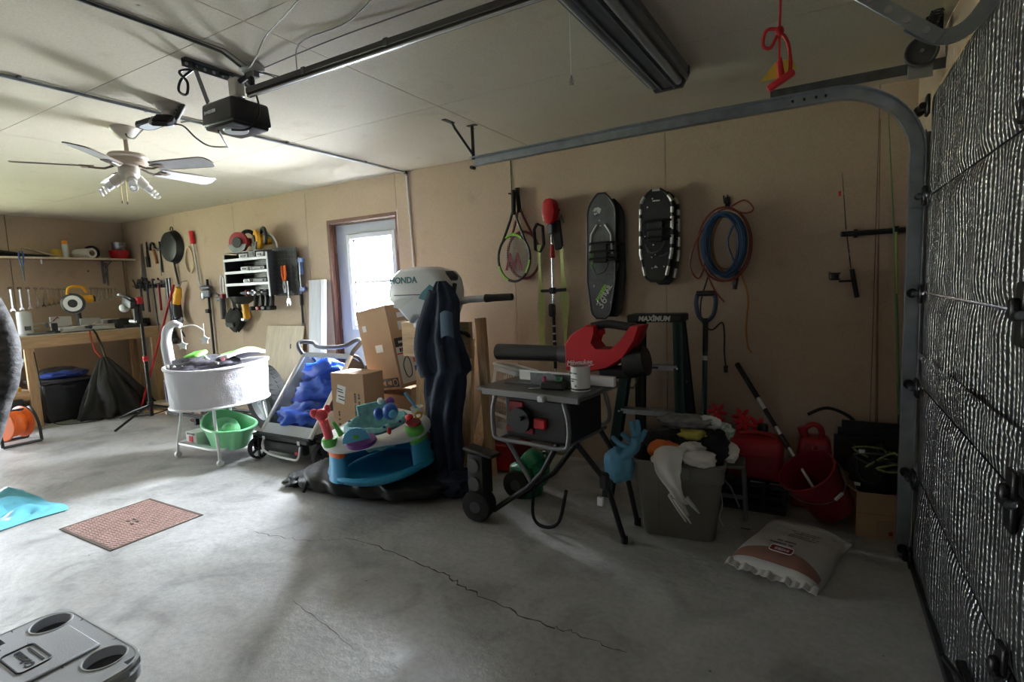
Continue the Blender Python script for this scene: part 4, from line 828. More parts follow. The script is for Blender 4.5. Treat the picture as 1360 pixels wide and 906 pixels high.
    t = wt('cordless_drill', 'yellow-handled cordless tool hanging right of the tool belt', 'drill', -5.62, 1.24); MB().box((0, -.08, .0), (.06, .07, .24), rot=(0, R(-5), 0), bev=.02, seg=2).build('body', 'saw_yellow', t); MB().tube([(-.02, -.08, .08), (-.16, -.08, .17), (.0, -.08, .18), (.14, -.08, .15)], .016, 8).build('handle', 'black_plastic', t); MB().box((-.03, -.08, -.12), (.07, .06, .04), bev=.01).build('battery', 'steel', t); MB().cyl((0, 0, .16), (0, -.09, .16), .006, n=6).build('hook', 'steel', t)
    t = wt('needle_pliers', 'long thin pliers hanging left of the tool organizer', 'pliers', -5.77, 1.77)
    for s in (-1, 1): MB().tube([(s*.004, -.02, .12), (s*.008, -.02, .02), (s*.035, -.02, -.06), (s*.04, -.02, -.13)], [.005, .011, .008, .008], 7).build('arm', 'iron', t)
wall_tools()

def organizer():
    mat('pegboard', (.02, .021, .024), .45); mat('rack_white', (.70, .71, .72), .35); mat('saw_red', (.33, .015, .03), .4); mat('steel_blue', (.10, .16, .42), .45)
    t = wt('tool_organizer', 'black pegboard tool organizer with white-edged shelves, crowded with power tools', 'tool organizer', -5.70, 1.38)
    W_, H_, D_ = .72, .46, .22
    MB().box((W_/2, -.006, H_/2), (W_, .012, H_)).build('back_panel', 'pegboard', t)
    for x in (.0, W_): MB().box((x, -D_/2, H_/2), (.012, D_, H_)).build('side_panel', 'pegboard', t)
    for k, z in enumerate((.135, .265, .40)):
        s = MB().box((W_/2, -D_/2, z), (W_, D_, .012)).build('shelf', 'pegboard', t); MB().box((W_/2, -D_-.006, z-.006), (W_+.02, .012, .03), bev=.003).build('shelf_edge', 'rack_white', s)
    for x in (-.008, W_+.008): MB().box((x, -D_-.006, H_/2-.01), (.016, .014, H_), bev=.003).build('corner_post', 'rack_white', t)
    pg = MB()
    for i in range(22):
        for j in range(10):
            if (i+j) % 1 == 0: pg.box((.04+.03*i, -.0135, .03+.042*j), (.008, .002, .008))
    o = pg.build('peg_holes', 'rack_white', t); o['kind'] = 'stuff'
    s = wt('side_pegboard', 'black perforated side panel fixed to the right of the tool organizer', 'pegboard', -4.98, 1.40); MB().box((.13, -.10, .22), (.30, .012, .50), rot=(0, 0, R(12))).build('panel', 'pegboard', s)
    pg = MB()
    for i in range(7):
        for j in range(11): pg.box((.01+.04*i, -.1075-.1275+.0, .0+.044*j), (.007, .002, .007))
    pg2 = MB()
    for i in range(7):
        for j in range(11): pg2.box((-.12+.04*i, -.0075, -.22+.044*j), (.008, .003, .008), M=xf((.13, -.10, .22), (0, 0, R(12))))
    o = pg2.build('peg_holes', 'dull_steel', s); o['kind'] = 'stuff'; pg.bm.free()
    MB().box((-.02, -.05, .2), (.02, .1, .02)).build('fixing', 'pegboard', s)
    OX, OZ_ = -5.70, 1.38
    # boxes and chargers on the shelves
    for nm, lab, x, z, sx, sz, m in (('grey_charger', 'grey charger on the top shelf of the organizer, left side', .28, .406, .16, .055, 'label_grey'), ('dark_case', 'dark box on the top shelf of the organizer, middle', .43, .406, .12, .08, 'dark_grey'), ('white_charger', 'white charger on the top shelf of the organizer, right side', .56, .406, .12, .06, 'white_plastic'),
                                  ('white_block', 'white block on the middle shelf of the organizer', .28, .271, .13, .05, 'white_plastic'), ('black_battery', 'black battery case on the middle shelf of the organizer', .50, .271, .26, .05, 'black_plastic'),
                                  ('sanding_block', 'pale sanding block on the bottom shelf of the organizer', .30, .141, .12, .045, 'rack_white'), ('long_tray', 'dark grey tray on the bottom shelf of the organizer', .53, .141, .24, .05, 'dark_grey')):
        o = thing(nm, lab, 'charger' if 'charger' in nm else 'box', (OX+x, YW-.13, OZ_+z)); MB().box((0, 0, sz/2), (sx, .12, sz), bev=.008).build('body', m, o); MB().box((0, -.062, sz/2), (sx*.5, .006, sz*.4)).build('front_plate', 'black_plastic' if m != 'black_plastic' else 'grey_plastic', o)
    def circ(name, lab, x, m, yaw):
        o = thing(name, lab, 'circular saw', (OX+x, YW-.12, OZ_+.465), (0, 0, yaw)); o.scale = (1.25, 1.15, 1.2)
        Mx = Matrix.Translation((0, -.03, .10)) @ xf(rot=(R(90), 0, 0))
        MB().lathe([(0, -.02), (.085, -.02), (.095, -.01), (.095, .015), (0, .02)], 26, Mx).build('blade_guard', m, o); MB().lathe([(0, .021), (.05, .021), (.05, .03), (.045, .034), (0, .034)], 24, Mx).build('guard_face', 'black_plastic', o); MB().prism([(.097*math.cos(R(190+16*k)), .097*math.sin(R(190+16*k))) for k in range(11)], .012, Mx, z0=.018).build('lower_guard', 'dull_steel', o)
        MB().box((0, 0, .012), (.26, .14, .008), bev=.002).build('shoe', 'steel', o); MB().cyl((.0, -.0, .10), (.02, .09, .11), .048, .042, 16).build('motor', m, o)
        MB().tube(smooth_path([(-.02, .02, .15), (.03, .02, .20), (.10, .02, .19), (.14, .02, .12), (.10, .02, .07)], 4), .018, 8).build('handle', 'black_plastic', o); MB().cyl((.0, -.058, .10), (0, -.04, .10), .02, n=12).build('arbor', 'white_plastic', o)
    circ('circular_saw', 'dark red circular saw on top of the organizer', .17, 'saw_red', R(15)); circ('circular_saw', 'yellow circular saw on top of the organizer beside the red one', .50, 'saw_yellow', R(-25))
    o = thing('coiled_strap', 'yellow and grey coiled strap heaped behind the yellow circular saw', 'strap', (OX+.60, YW-.08, OZ_+.46))
    for k in range(5): MB().tube(arc((0, .02), .13+.012*k, R(5), R(170), 12, y=-.012*k), .008, 6).build('turn', ('tag_yellow', 'label_grey', 'black_plastic')[k % 3], o)
    for k, (x, m) in enumerate(((.33, 'saw_yellow'), (.44, 'dull_steel'), (.53, 'black_plastic'), (.62, 'black_plastic'))):
        o = thing('hanging_drill', 'power drill hanging under the organizer, %s from the left' % ORD[k], 'drill', (OX+x, YW-.15, OZ_-.01), (0, 0, R(10*k-15)), 'drills hung under the organizer')
        MB().cyl((0, -.07, .045), (0, .05, .045), .032, n=14).build('motor', m if k else 'dark_red', o); MB().cyl((0, -.07, .045), (0, -.12, .045), .02, .012, 10).build('chuck', 'steel', o)
        MB().box((0, .03, -.05), (.04, .045, .13), rot=(R(-8), 0, 0), bev=.012).build('grip', 'black_plastic', o); MB().box((0, .01, -.125), (.065, .10, .045), bev=.01).build('battery', 'black_plastic' if k != 1 else 'dark_red', o)
    o = wt('basket_tray', 'round-bottomed black tray hanging under the left end of the organizer', 'tray', -5.58, 1.38); MB().lathe([(0, -.09), (.06, -.085), (.11, -.05), (.13, .0), (.125, .0), (.1, -.045), (.0, -.08)], 20, Matrix.Translation((0, -.13, .0)), sx=1.1).build('bowl', 'black_plastic', o)
    o = wt('slip_pliers', 'orange-handled pliers hanging on the organizer side panel', 'pliers', -4.84, 1.52)
    for s in (-1, 1): MB().tube([(s*.02, -.14, .16), (s*.025, -.14, .06), (s*.006, -.14, -.01)], [.012, .013, .008], 8).build('handle', 'orange_plastic', o); MB().tube([(s*.006, -.14, .0), (s*.02, -.14, -.06), (s*.004, -.14, -.12)], .010, 7).build('jaw', 'steel', o)
    o = wt('adjustable_wrench', 'steel adjustable wrench hanging below the orange pliers', 'wrench', -4.80, 1.42); MB().tube([(0, -.13, .10), (0, -.13, -.08)], .010, 8, flat=(1.3, .6)).build('handle', 'steel', o); MB().prism([(-.02, 0), (.02, 0), (.035, -.05), (.015, -.08), (.005, -.045), (-.01, -.05), (-.025, -.08), (-.035, -.03)], .012, wallM(y=-.124, z=-.08)).build('jaw', 'steel', o)
    o = wt('quick_clamp', 'blue bar clamp hanging at the right edge of the organizer', 'clamp', -4.68, 1.58)
    MB().box((0, -.06, 0), (.014, .02, .36)).build('bar', 'dull_steel', o)
    for z in (.15, -.15): MB().box((.02, -.06, z), (.09, .03, .05), bev=.01).cyl((-.03, -.06, z), (-.03, -.06, z-.05), .014).build('jaw', 'steel_blue', o)
    MB().cyl((0.02, -.06, .14), (.02, -.06, .0), .016, n=10).build('grip', 'steel_blue', o)
    o = wt('cold_chisel', 'long dark chisel hanging below the side panel', 'chisel', -4.75, 1.24); MB().tube([(0, -.02, .16), (0, -.02, .0), (0, -.02, -.18)], [.012, .010, .013], 8).box((0, -.02, -.185), (.035, .008, .03)).build('blade', 'iron', o); MB().cyl((0, -.02, .16), (0, -.02, .02), .018, n=10).build('grip', 'black_plastic', o)
organizer()

def leaners():
    # boards and panels standing against the long wall
    def lean(name, label, x, wdt, h, th, m, foot=.16, cat='board', z0=0.0, mat2=None):
        ang = math.atan2(foot, h); t = thing(name, label, cat, (x, YB-foot-.012, z0))
        MB().box((0, 0, h/2), (wdt, th, h), bev=.001).build('board', m, t); t.rotation_euler = (-ang, 0, 0); t.location.y = YB-.02-foot-th*.5; t.location.z = th*.5*math.sin(ang)+z0+.002
        return t
    mat('board_grey', (.50, .51, .53), .5, var=.12, vscale=8, stretch=(5, 5, .5)); mat('board_brown', (.22, .12, .08), .6, var=.2, vscale=8)
    lean('thin_brown_board', 'thin brown board leaning behind the grey board beside the door', -4.60, .06, 1.50, .02, 'board_brown', .10)
    t = lean('grey_board', 'wide grey board leaning on the wall beside the door', -4.50, .17, 1.52, .02, 'board_grey', .14)
    t = lean('shelf_upright', 'white slotted metal shelf upright leaning beside the door', -4.37, .055, 1.52, .03, 'white_metal', .14, 'shelf upright')
    rep('slot', MB().box((0, -.0155, 0), (.012, .003, .035)), 'label_black', t, [(s, 0, .72-.05*k) for k in range(3) for s in (-.012, .012)])
    t = lean('plywood_sheet', 'pale plywood sheet leaning on the wall behind the stroller', -5.02, .60, 1.06, .014, 'plywood', .22, 'plywood'); MB().box((.12, -.009, .84), (.012, .004, .05)).build('dark_slot', 'label_black', t)
    t = lean('plywood_offcut', 'small plywood offcut with a green patch leaning on the wall behind the bassinet', -6.58, .42, .62, .014, 'plywood', .25, 'plywood')
    MB().prism([(-.05, -.04), (.05, -.045), (.055, .03), (.01, .05), (-.045, .035)], .002, wallM(x=-.02, y=-.0075, z=.38)).build('green_patch', 'green_paint' if 'green_paint' in MATS else mat('green_paint', (.25, .45, .12), .6), t)
leaners()
# ================================================================ THINGS ON THE FLOOR, LEFT HALF
def rrect(w, d, r, n=5):
    o = []
    for cx_, cy_, a0 in ((w/2-r, d/2-r, 0), (-w/2+r, d/2-r, 90), (-w/2+r, -d/2+r, 180), (w/2-r, -d/2+r, 270)):
        for k in range(n+1): a = R(a0+90*k/n); o.append((cx_+r*math.cos(a), cy_+r*math.sin(a)))
    return o
def crumple(c, r, seed, amp=.2, f1=2.2, f2=6.0, flat=None, n=36, m=22):
    """closed crumpled lump; flat = lowest z"""
    b = MB()
    def fn(u, v):
        a, p = 2*PI*u, PI*v; d = Vector((math.sin(p)*math.cos(a), math.sin(p)*math.sin(a), -math.cos(p)))
        k = 1+amp*fbm(d*f1+Vector((seed, seed*.7, 0)))+amp*.5*fbm(d*f2+Vector((0, seed, seed)))
        z = c[2]+r[2]*d.z*k
        return (c[0]+r[0]*d.x*k, c[1]+r[1]*d.y*k, z if flat is None else max(z, flat))
    return b.grid(fn, n, m, cu=True)

def drain_cover():
    mat('rust_plate', (.33, .215, .19), .55, .35, var=.22, vscale=14, bump=.25, bscale=60)
    t = thing('drain_cover', 'rusty checker-plate drain cover set in the concrete floor', 'drain cover', (-3.715, 1.592, 0))
    MB().box((0, 0, -.002), (.61, .49, .012), bev=.003).build('plate', 'rust_plate', t)
    b = MB()
    for i in range(30):
        for j in range(24):
            b.box((-.292+.0201*i, -.233+.0201*j, .0045), (.018, .0045, .003), rot=(0, 0, R(45 if (i+j) % 2 else -45)))
    o = b.build('tread', 'rust_plate', t); o['kind'] = 'stuff'
    rep('lift_slot', MB().box((0, 0, .0065), (.03, .011, .002)), 'label_black', t, [(-.03, -.012, 0), (.03, .012, 0), (-.02, .02, 0), (.04, -.022, 0)])
    fr = MB()
    for x, y, w_, d_ in ((0, -.252, .64, .016), (0, .252, .64, .016), (-.312, 0, .016, .5), (.312, 0, .016, .5)): fr.box((x, y, .0), (w_, d_, .008))
    fr.build('frame', 'seam_dark', t)
drain_cover()

def bassinet():
    mat('bassinet_white', (.62, .61, .65), .8, bump=.35, bscale=90); mat('mat_dark', (.06, .055, .07), .8, var=.6, vscale=30); mat('lime', (.20, .62, .10), .7, var=.15, vscale=40); mat('pink', (.75, .30, .33), .6); mat('tub_green', (.22, .60, .30), .35); mat('lilac', (.50, .46, .62), .8); mat('bassinet_tube', (.72, .71, .73), .35)
    t = thing('bassinet', 'white quilted baby bassinet on white legs with casters', 'bassinet', (-4.55, 2.74, 0))
    def wallf(u, v):
        a = 2*PI*u; fl = 1+.05*v; k = 1+.012*math.sin(24*a+6*v)*(1-v)+.015*fbm((math.cos(a)*3, math.sin(a)*3, v*5))
        return (.33*math.cos(a)*fl*k, .40*math.sin(a)*fl*k, .47+.33*v+.012*math.sin(2*a)*v)
    MB().grid(wallf, 72, 14, cu=True).build('basket_wall', 'bassinet_white', t, ang=70)
    MB().lathe([(0, .475), (.33, .475)], 40, sy=1.2).build('basket_floor', 'bassinet_white', t)
    MB().tube([(.345*math.cos(a), .418*math.sin(a), .80+.012*math.sin(2*a)) for a in [2*PI*k/40 for k in range(40)]], .016, 8, closed=True).build('rim', 'bassinet_white', t)
    MB().tube([(.335*math.cos(a), .405*math.sin(a), .475) for a in [2*PI*k/40 for k in range(40)]], .012, 6, closed=True).build('lower_hoop', 'bassinet_tube', t)
    MB().sheet(lambda u, v: (.347*math.cos(R(-155+45*u)), .42*math.sin(R(-155+45*u)), .535+.18*v), 10, 6, .008).build('pocket', 'lilac', t)
    for sx in (-1, 1):
        for sy in (-1, 1):
            l = MB().tube(smooth_path([(sx*.24, sy*.22, .48), (sx*.25, sy*.225, .36), (sx*.285, sy*.24, .20), (sx*.31, sy*.25, .05)], 5), .0125, 10).build('leg', 'bassinet_tube', t)
            MB().cyl((sx*.31-.012, sy*.25, .027), (sx*.31+.012, sy*.25, .027), .026, n=16).build('caster', 'white_plastic', l)
    MB().sheet(lambda u, v: ((u-.5)*.60, (v-.5)*.50, .125-.035*math.sin(PI*u)*math.sin(PI*v)), 14, 12, .010).build('lower_shelf', 'bassinet_white', t)
    MB().tube([(x*1.0, y*1.0, .128) for x, y in rrect(.62, .52, .08)], .010, 6, closed=True).build('shelf_hoop', 'bassinet_tube', t)
    # mobile arm
    MB().tube(smooth_path([(-.30, -.24, .80), (-.31, -.25, 1.0), (-.29, -.24, 1.12), (-.24, -.21, 1.17), (-.19, -.18, 1.15)], 5), [.042]*6+[.038]*6+[.032]*5+[.024]*4, 12).build('mobile_arm', 'bassinet_white', t)
    b = MB().tube(smooth_path([(-.20, -.18, 1.14), (-.14, -.10, 1.15), (-.08, -.05, 1.10)], 4), .006, 6).build('mobile_hoop', 'white_plastic', t)
    for x, y, z in ((-.21, -.17, .98), (-.08, -.05, 1.02)):
        st = [((.045 if k % 2 == 0 else .020)*math.cos(R(90+36*k)), (.045 if k % 2 == 0 else .020)*math.sin(R(90+36*k))) for k in range(10)]
        MB().prism(st, .02, Matrix.Translation((x, y, z)) @ Matrix.Rotation(R(55), 4, 'Z') @ WALL, bev=.004).build('plush_star', 'bassinet_white', b); MB().cyl((x, y, z+.03), (x, y, z+.14), .002, n=5).build('string', 'white_plastic', b)
    # play mat and toys heaped in the basket
    p = thing('play_mat', 'patterned dark play mat heaped in the bassinet', 'play mat', (-4.62, 2.66, .81)); crumple((0, 0, 0), (.24, .28, .075), 2.2, .22).build('mat_heap', 'mat_dark', p, ang=70)
    for k, (x, y, r_) in enumerate(((-.12, -.24, .018), (-.05, -.27, .016), (.04, -.27, .02), (.10, -.24, .016), (-.17, -.16, .015), (.14, -.17, .018))): MB().ell((x, y, .01), (r_, r_*.4, r_), 10, 6).build('spot', 'white_plastic', p)
    MB().box((-.03, -.05, .085), (.14, .16, .04), rot=(R(12), R(-8), R(20)), bev=.015).build('green_square', 'lime', p)
    q = thing('play_pad', 'white and lime green play pad leaning at the right side of the bassinet', 'play pad', (-4.50, 2.87, .80))
    MB().sheet(lambda u, v: ((u-.5)*.34, (v-.5)*.36, .02+.06*u+.03*math.sin(PI*v)), 10, 10, .03).build('pad', 'bassinet_white', q, ang=60); MB().sheet(lambda u, v: ((u-.5)*.30, .02+(v-.5)*.26, .04+.06*u+.03*math.sin(PI*v)), 8, 8, .02).build('green_lining', 'lime', q)
    MB().ell((.12, -.19, .06), (.022, .018, .022), 10, 6).build('pink_button', 'pink', q); MB().ell((-.06, -.18, .03), (.03, .02, .03), 10, 6).build('pink_flower', 'pink', q); MB().ell((.03, -.19, .04), (.04, .015, .025), 10, 6).build('butterfly', 'mat_dark', q)
    MB().tube([(-.3+.42*k/10, -.24-.02*math.sin(k), .03+.05*math.sin(PI*k/10)) for k in range(11)], .010, 6).build('pad_hoop', 'white_plastic', q)
    # baby tub on the lower shelf
    t = thing('baby_bath', 'light green plastic baby bath on the lower shelf of the bassinet', 'baby bath', (-4.44, 2.70, .105), (0, 0, R(72)))
    def tub(u, v):
        a = 2*PI*u; h = v; rx = .20*(.72+.28*h)*(1+.10*math.cos(a)); ry = .34*(.74+.26*h); lift = .07*max(0, math.sin(a))**2*h
        return (rx*math.cos(a), ry*math.sin(a), .005+.17*h+lift)
    sh = MB(); sh.grid(tub, 40, 8, cu=True); sh.grid(lambda u, v: tuple(Vector(tub(u, v))*.955+Vector((0, 0, .012))), 40, 8, cu=True); sh.build('shell', 'tub_green', t, ang=60)
    MB().lathe([(0, .006), (.145, .006)], 30, sy=1.7).build('floor', 'tub_green', t)
    MB().tube([tuple(Vector(tub(k/40, 1))) for k in range(40)], .013, 8, closed=True).build('rim', 'tub_green', t)
    crumple((0, .14, .12), (.13, .15, .085), 4.4, .12).build('seat_hump', 'tub_green', t, ang=70); MB().ell((0, -.02, .13), (.055, .06, .06), 14, 8).build('knob', 'tub_green', t)
    t = thing('white_carton', 'small white carton with a red mark on the lower shelf of the bassinet', 'box', (-4.76, 2.66, .105)); MB().box((0, 0, .055), (.16, .20, .11), bev=.003).build('carton', 'paper_white', t); MB().box((.0, -.1015, .05), (.06, .003, .05)).build('red_mark', 'bright_red', t); rep('print_line', MB().box((.0, -.1015, 0), (.12, .002, .008)), 'dark_grey', t, [(0, 0, .09), (0, 0, .10), (0, 0, .015)])
bassinet()

def tyre():
    t = thing('spare_tire', 'spare car tire on a pale rim leaning behind the bassinet', 'tire', (-4.87, 3.40, .342), (R(8), 0, R(-14)))
    Mx = xf(rot=(R(90), 0, 0))
    MB().lathe([(.20, -.07), (.23, -.095), (.29, -.105), (.325, -.095), (.335, -.07), (.337, 0), (.335, .07), (.325, .095), (.29, .105), (.23, .095), (.20, .07)], 48, Mx).build('tread', 'black_rubber', t)
    b = MB()
    for k in range(40):
        a = 2*PI*k/40
        for s in (-1, 1): b.box((0, 0, .336), (.03, .05, .010), rot=(0, 0, R(20*s)), M=Matrix.Rotation(a, 4, 'Y') @ Matrix.Translation((0, s*.045, 0)))
    o = b.build('tread_blocks', 'black_rubber', t); o['kind'] = 'stuff'
    mat('rim_pale', (.45, .46, .52), .35, .3)
    MB().lathe([(.205, .06), (.212, .085), (.205, .09), (.19, .075), (.17, .05), (.12, .04), (.06, .05), (.055, .055), (0, .055)], 40, Mx).build('rim', 'rim_pale', t)
    rep('wheel_nut', MB().cyl((0, -.065, 0), (0, -.045, 0), .012, n=6), 'chrome', t, [(.09*math.cos(2*PI*k/5), 0, .09*math.sin(2*PI*k/5)) for k in range(5)])
    t = thing('scrap_pile', 'dark jumble of chains and cords on the floor behind the bassinet', 'chain', (-5.55, 3.42, 0))
    rnd = random.Random(5)
    for k in range(26):
        x, y, z = rnd.uniform(-.5, .45), rnd.uniform(-.15, .2), rnd.uniform(.012, .11)
        MB().tube([(.028*math.cos(2*PI*j/10), .018*math.sin(2*PI*j/10), 0) for j in range(10)], .006, 5, closed=True, M=xf((x, y, z), (rnd.uniform(0, 3), rnd.uniform(0, 3), rnd.uniform(0, 3)))).build('link', ('iron', 'dull_steel', 'dark_red')[k % 3], t)
    for k in range(3): MB().tube(smooth_path([(rnd.uniform(-.5, .5), rnd.uniform(-.2, .2), rnd.uniform(.02, .18)) for _ in range(6)], 5), .012, 6).build('cord', 'cord_black', t)
    tag(MB().box((-5.9, 3.25, .09), (.9, .03, .03), rot=(0, R(3), R(6))).box((-5.9, 3.25, .035), (.04, .04, .07)).build('black_bar', 'black_metal'), 'long black bar lying along the floor left of the bassinet', 'bar')
tyre()

def stroller():
    mat('stroller_grey', (.42, .46, .48), .5); mat('alu', (.55, .55, .54), .35, .7); mat('blue_fabric', (.012, .085, .55), .45, bump=.3, bscale=12); mat('trim_black', (.016, .016, .018), .55)
    g = bpy.data.materials.new('clear_vinyl'); g.use_nodes = True; n = g.node_tree.nodes; l = g.node_tree.links
    a = n.new('ShaderNodeBsdfTransparent'); a.inputs[0].default_value = (.80, .86, .92, 1); c = n.new('ShaderNodeBsdfGlossy'); c.inputs['Roughness'].default_value = .12; mx = n.new('ShaderNodeMixShader'); mx.inputs[0].default_value = .02
    l.new(a.outputs[0], mx.inputs[1]); l.new(c.outputs[0], mx.inputs[2]); l.new(mx.outputs[0], n['Material Output'].inputs[0]); MATS['clear_vinyl'] = g
    t = thing('stroller_trailer', 'two-wheel-front child bike trailer with a clear window and blue lining', 'stroller', (-3.77, 2.80, 0))
    X0, X1 = -.30, .30
    fr0, fr1 = (-.03, .235), (.46, .84)        # window foot and head (y, z)
    # side frames
    for s, x in ((-1, X0), (1, X1)):
        MB().tube([(x, fr0[0], fr0[1]), (x*.99, fr1[0], fr1[1])], .018, 10, flat=(1.2, 1)).build('front_tube', 'alu', t)
        MB().tube(smooth_path([(x, fr1[0], fr1[1]), (x, .56, .78), (x, .66, .50), (x, .68, .30), (x, .45, .20), (x, .0, .20)], 5), .014, 8).build('side_tube', 'trim_black', t)
        o = [(fr0[0]+.02, fr0[1]), (fr1[0], fr1[1]-.02), (.56, .76), (.66, .48), (.67, .28), (.0, .20)]
        MB().prism(o, .012, Matrix.Translation((x-.006, 0, 0)) @ xf(rot=(R(90), 0, R(90)))).build('side_panel', 'trim_black', t)
    MB().prism([(fr0[0]+.03, .26), (.16, .42), (.32, .40), (.45, .26)], .004, Matrix.Translation((X1+.007, 0, 0)) @ xf(rot=(R(90), 0, R(90)))).build('grey_gusset', 'stroller_grey', t)
    MB().sheet(lambda u, v: (X0+.02+(X1-X0-.04)*u, fr0[0]+(fr1[0]-fr0[0])*(.10+.86*v), fr0[1]+(fr1[1]-fr0[1])*(.10+.86*v)), 6, 6, .003).build('window', 'clear_vinyl', t)
    MB().sheet(lambda u, v: (X0+.0+(X1-X0)*u, fr0[0]+(fr1[0]-fr0[0])*(-.01+.12*v), fr0[1]+.006+(fr1[1]-fr0[1])*(-.01+.12*v)), 6, 4, .008).build('lower_flap', 'stroller_grey', t)
    MB().sheet(lambda u, v: (X0+.02+(X1-X0-.04)*u, fr0[0]+(fr1[0]-fr0[0])*(.95+.06*v), fr0[1]+.004+(fr1[1]-fr0[1])*(.95+.06*v)), 6, 4, .008).build('upper_flap', 'stroller_grey', t)
    # seat lining: blue cloth bunched inside
    MB().box((0, .60, .48), (.58, .03, .50), rot=(R(-8), 0, 0)).build('back_panel', 'trim_black', t); MB().box((0, .30, .19), (.58, .66, .02)).build('floor_panel', 'trim_black', t)
    for k, (c, r_, sd) in enumerate((((-.01, .20, .33), (.27, .19, .13), 1.3), ((.02, .34, .49), (.27, .16, .15), 5.1), ((-.0, .45, .66), (.26, .12, .13), 8.2))): crumple(c, r_, sd, .35, 2.5, 7).build('blue_lining', 'blue_fabric', t, ang=70)
    # front bumper and footwell
    MB().box((0, -.045, .215), (.62, .05, .05), bev=.012).build('front_bar', 'trim_black', t); MB().box((0, -.03, .14), (.50, .08, .10), bev=.03, seg=2).build('footwell', 'trim_black', t)
    MB().tube(smooth_path([(-.24, -.06, .20), (-.22, -.09, .12), (-.10, -.10, .085), (.12, -.10, .075), (.22, -.10, .085), (.235, -.08, .18)], 4), .009, 8).build('bumper_wire', 'white_metal', t)
    rep('reflector', MB().box((0, -.074, 0), (.03, .006, .03)), 'white_plastic', t, [(-.22, 0, .205), (.21, 0, .205)]); MB().box((.21, -.10, .13), (.03, .006, .02)).build('red_reflector', 'bright_red', t)
    # handlebar
    MB().tube(smooth_path([(X0, .44, .84), (X0-.02, .42, .90), (X0-.03, .45, .945), (X0+.05, .52, .935), (X0+.13, .50, .905), (0, .47, .90), (.18, .50, .915), (.26, .56, .96), (X1+.04, .54, .95), (X1+.02, .47, .88), (X1, .46, .84)], 6), .019, 10).build('handlebar', 'dark_grey', t)
    def wheel(x, y, r_, w_, nm='wheel', spokes=6):
        Mx = Matrix.Translation((x, y, r_)) @ Matrix.Rotation(R(90), 4, 'Y'); wv = MB().lathe([(r_*.82, -w_*.5), (r_*.93, -w_*.6), (r_, -w_*.3), (r_, w_*.3), (r_*.93, w_*.6), (r_*.82, w_*.5), (r_*.82, -w_*.5)], 30, Mx).build(nm, 'black_rubber', t)
        MB().lathe([(0, -w_*.7), (r_*.2, -w_*.6), (r_*.2, w_*.6), (0, w_*.7)], 14, Mx).build('hub', 'trim_black', wv)
        rep('spoke', MB().box((0, 0, r_*.5), (w_*.5, r_*.13, r_*.72)), 'trim_black', wv, [(x, y, r_)]*spokes, [(2*PI*k/spokes, 0, 0) for k in range(spokes)])
    wheel(-.36, -.03, .095, .045); wheel(.355, .03, .095, .045)
    for x, y in ((-.36, -.03), (.355, .03)):
        MB().tube([(x*.8, y, .22), (x, y, .225), (x, y, .20)], .014, 8).box((x+.03, y, .15), (.012, .05, .14), bev=.004).box((x-.03, y, .15), (.012, .05, .14), bev=.004).box((x, y, .215), (.075, .055, .02), bev=.006).build('fork', 'trim_black', t)
    wheel(-.385, .52, .24, .04, 'rear_wheel', 16); wheel(.385, .52, .24, .04, 'rear_wheel', 16)
stroller()

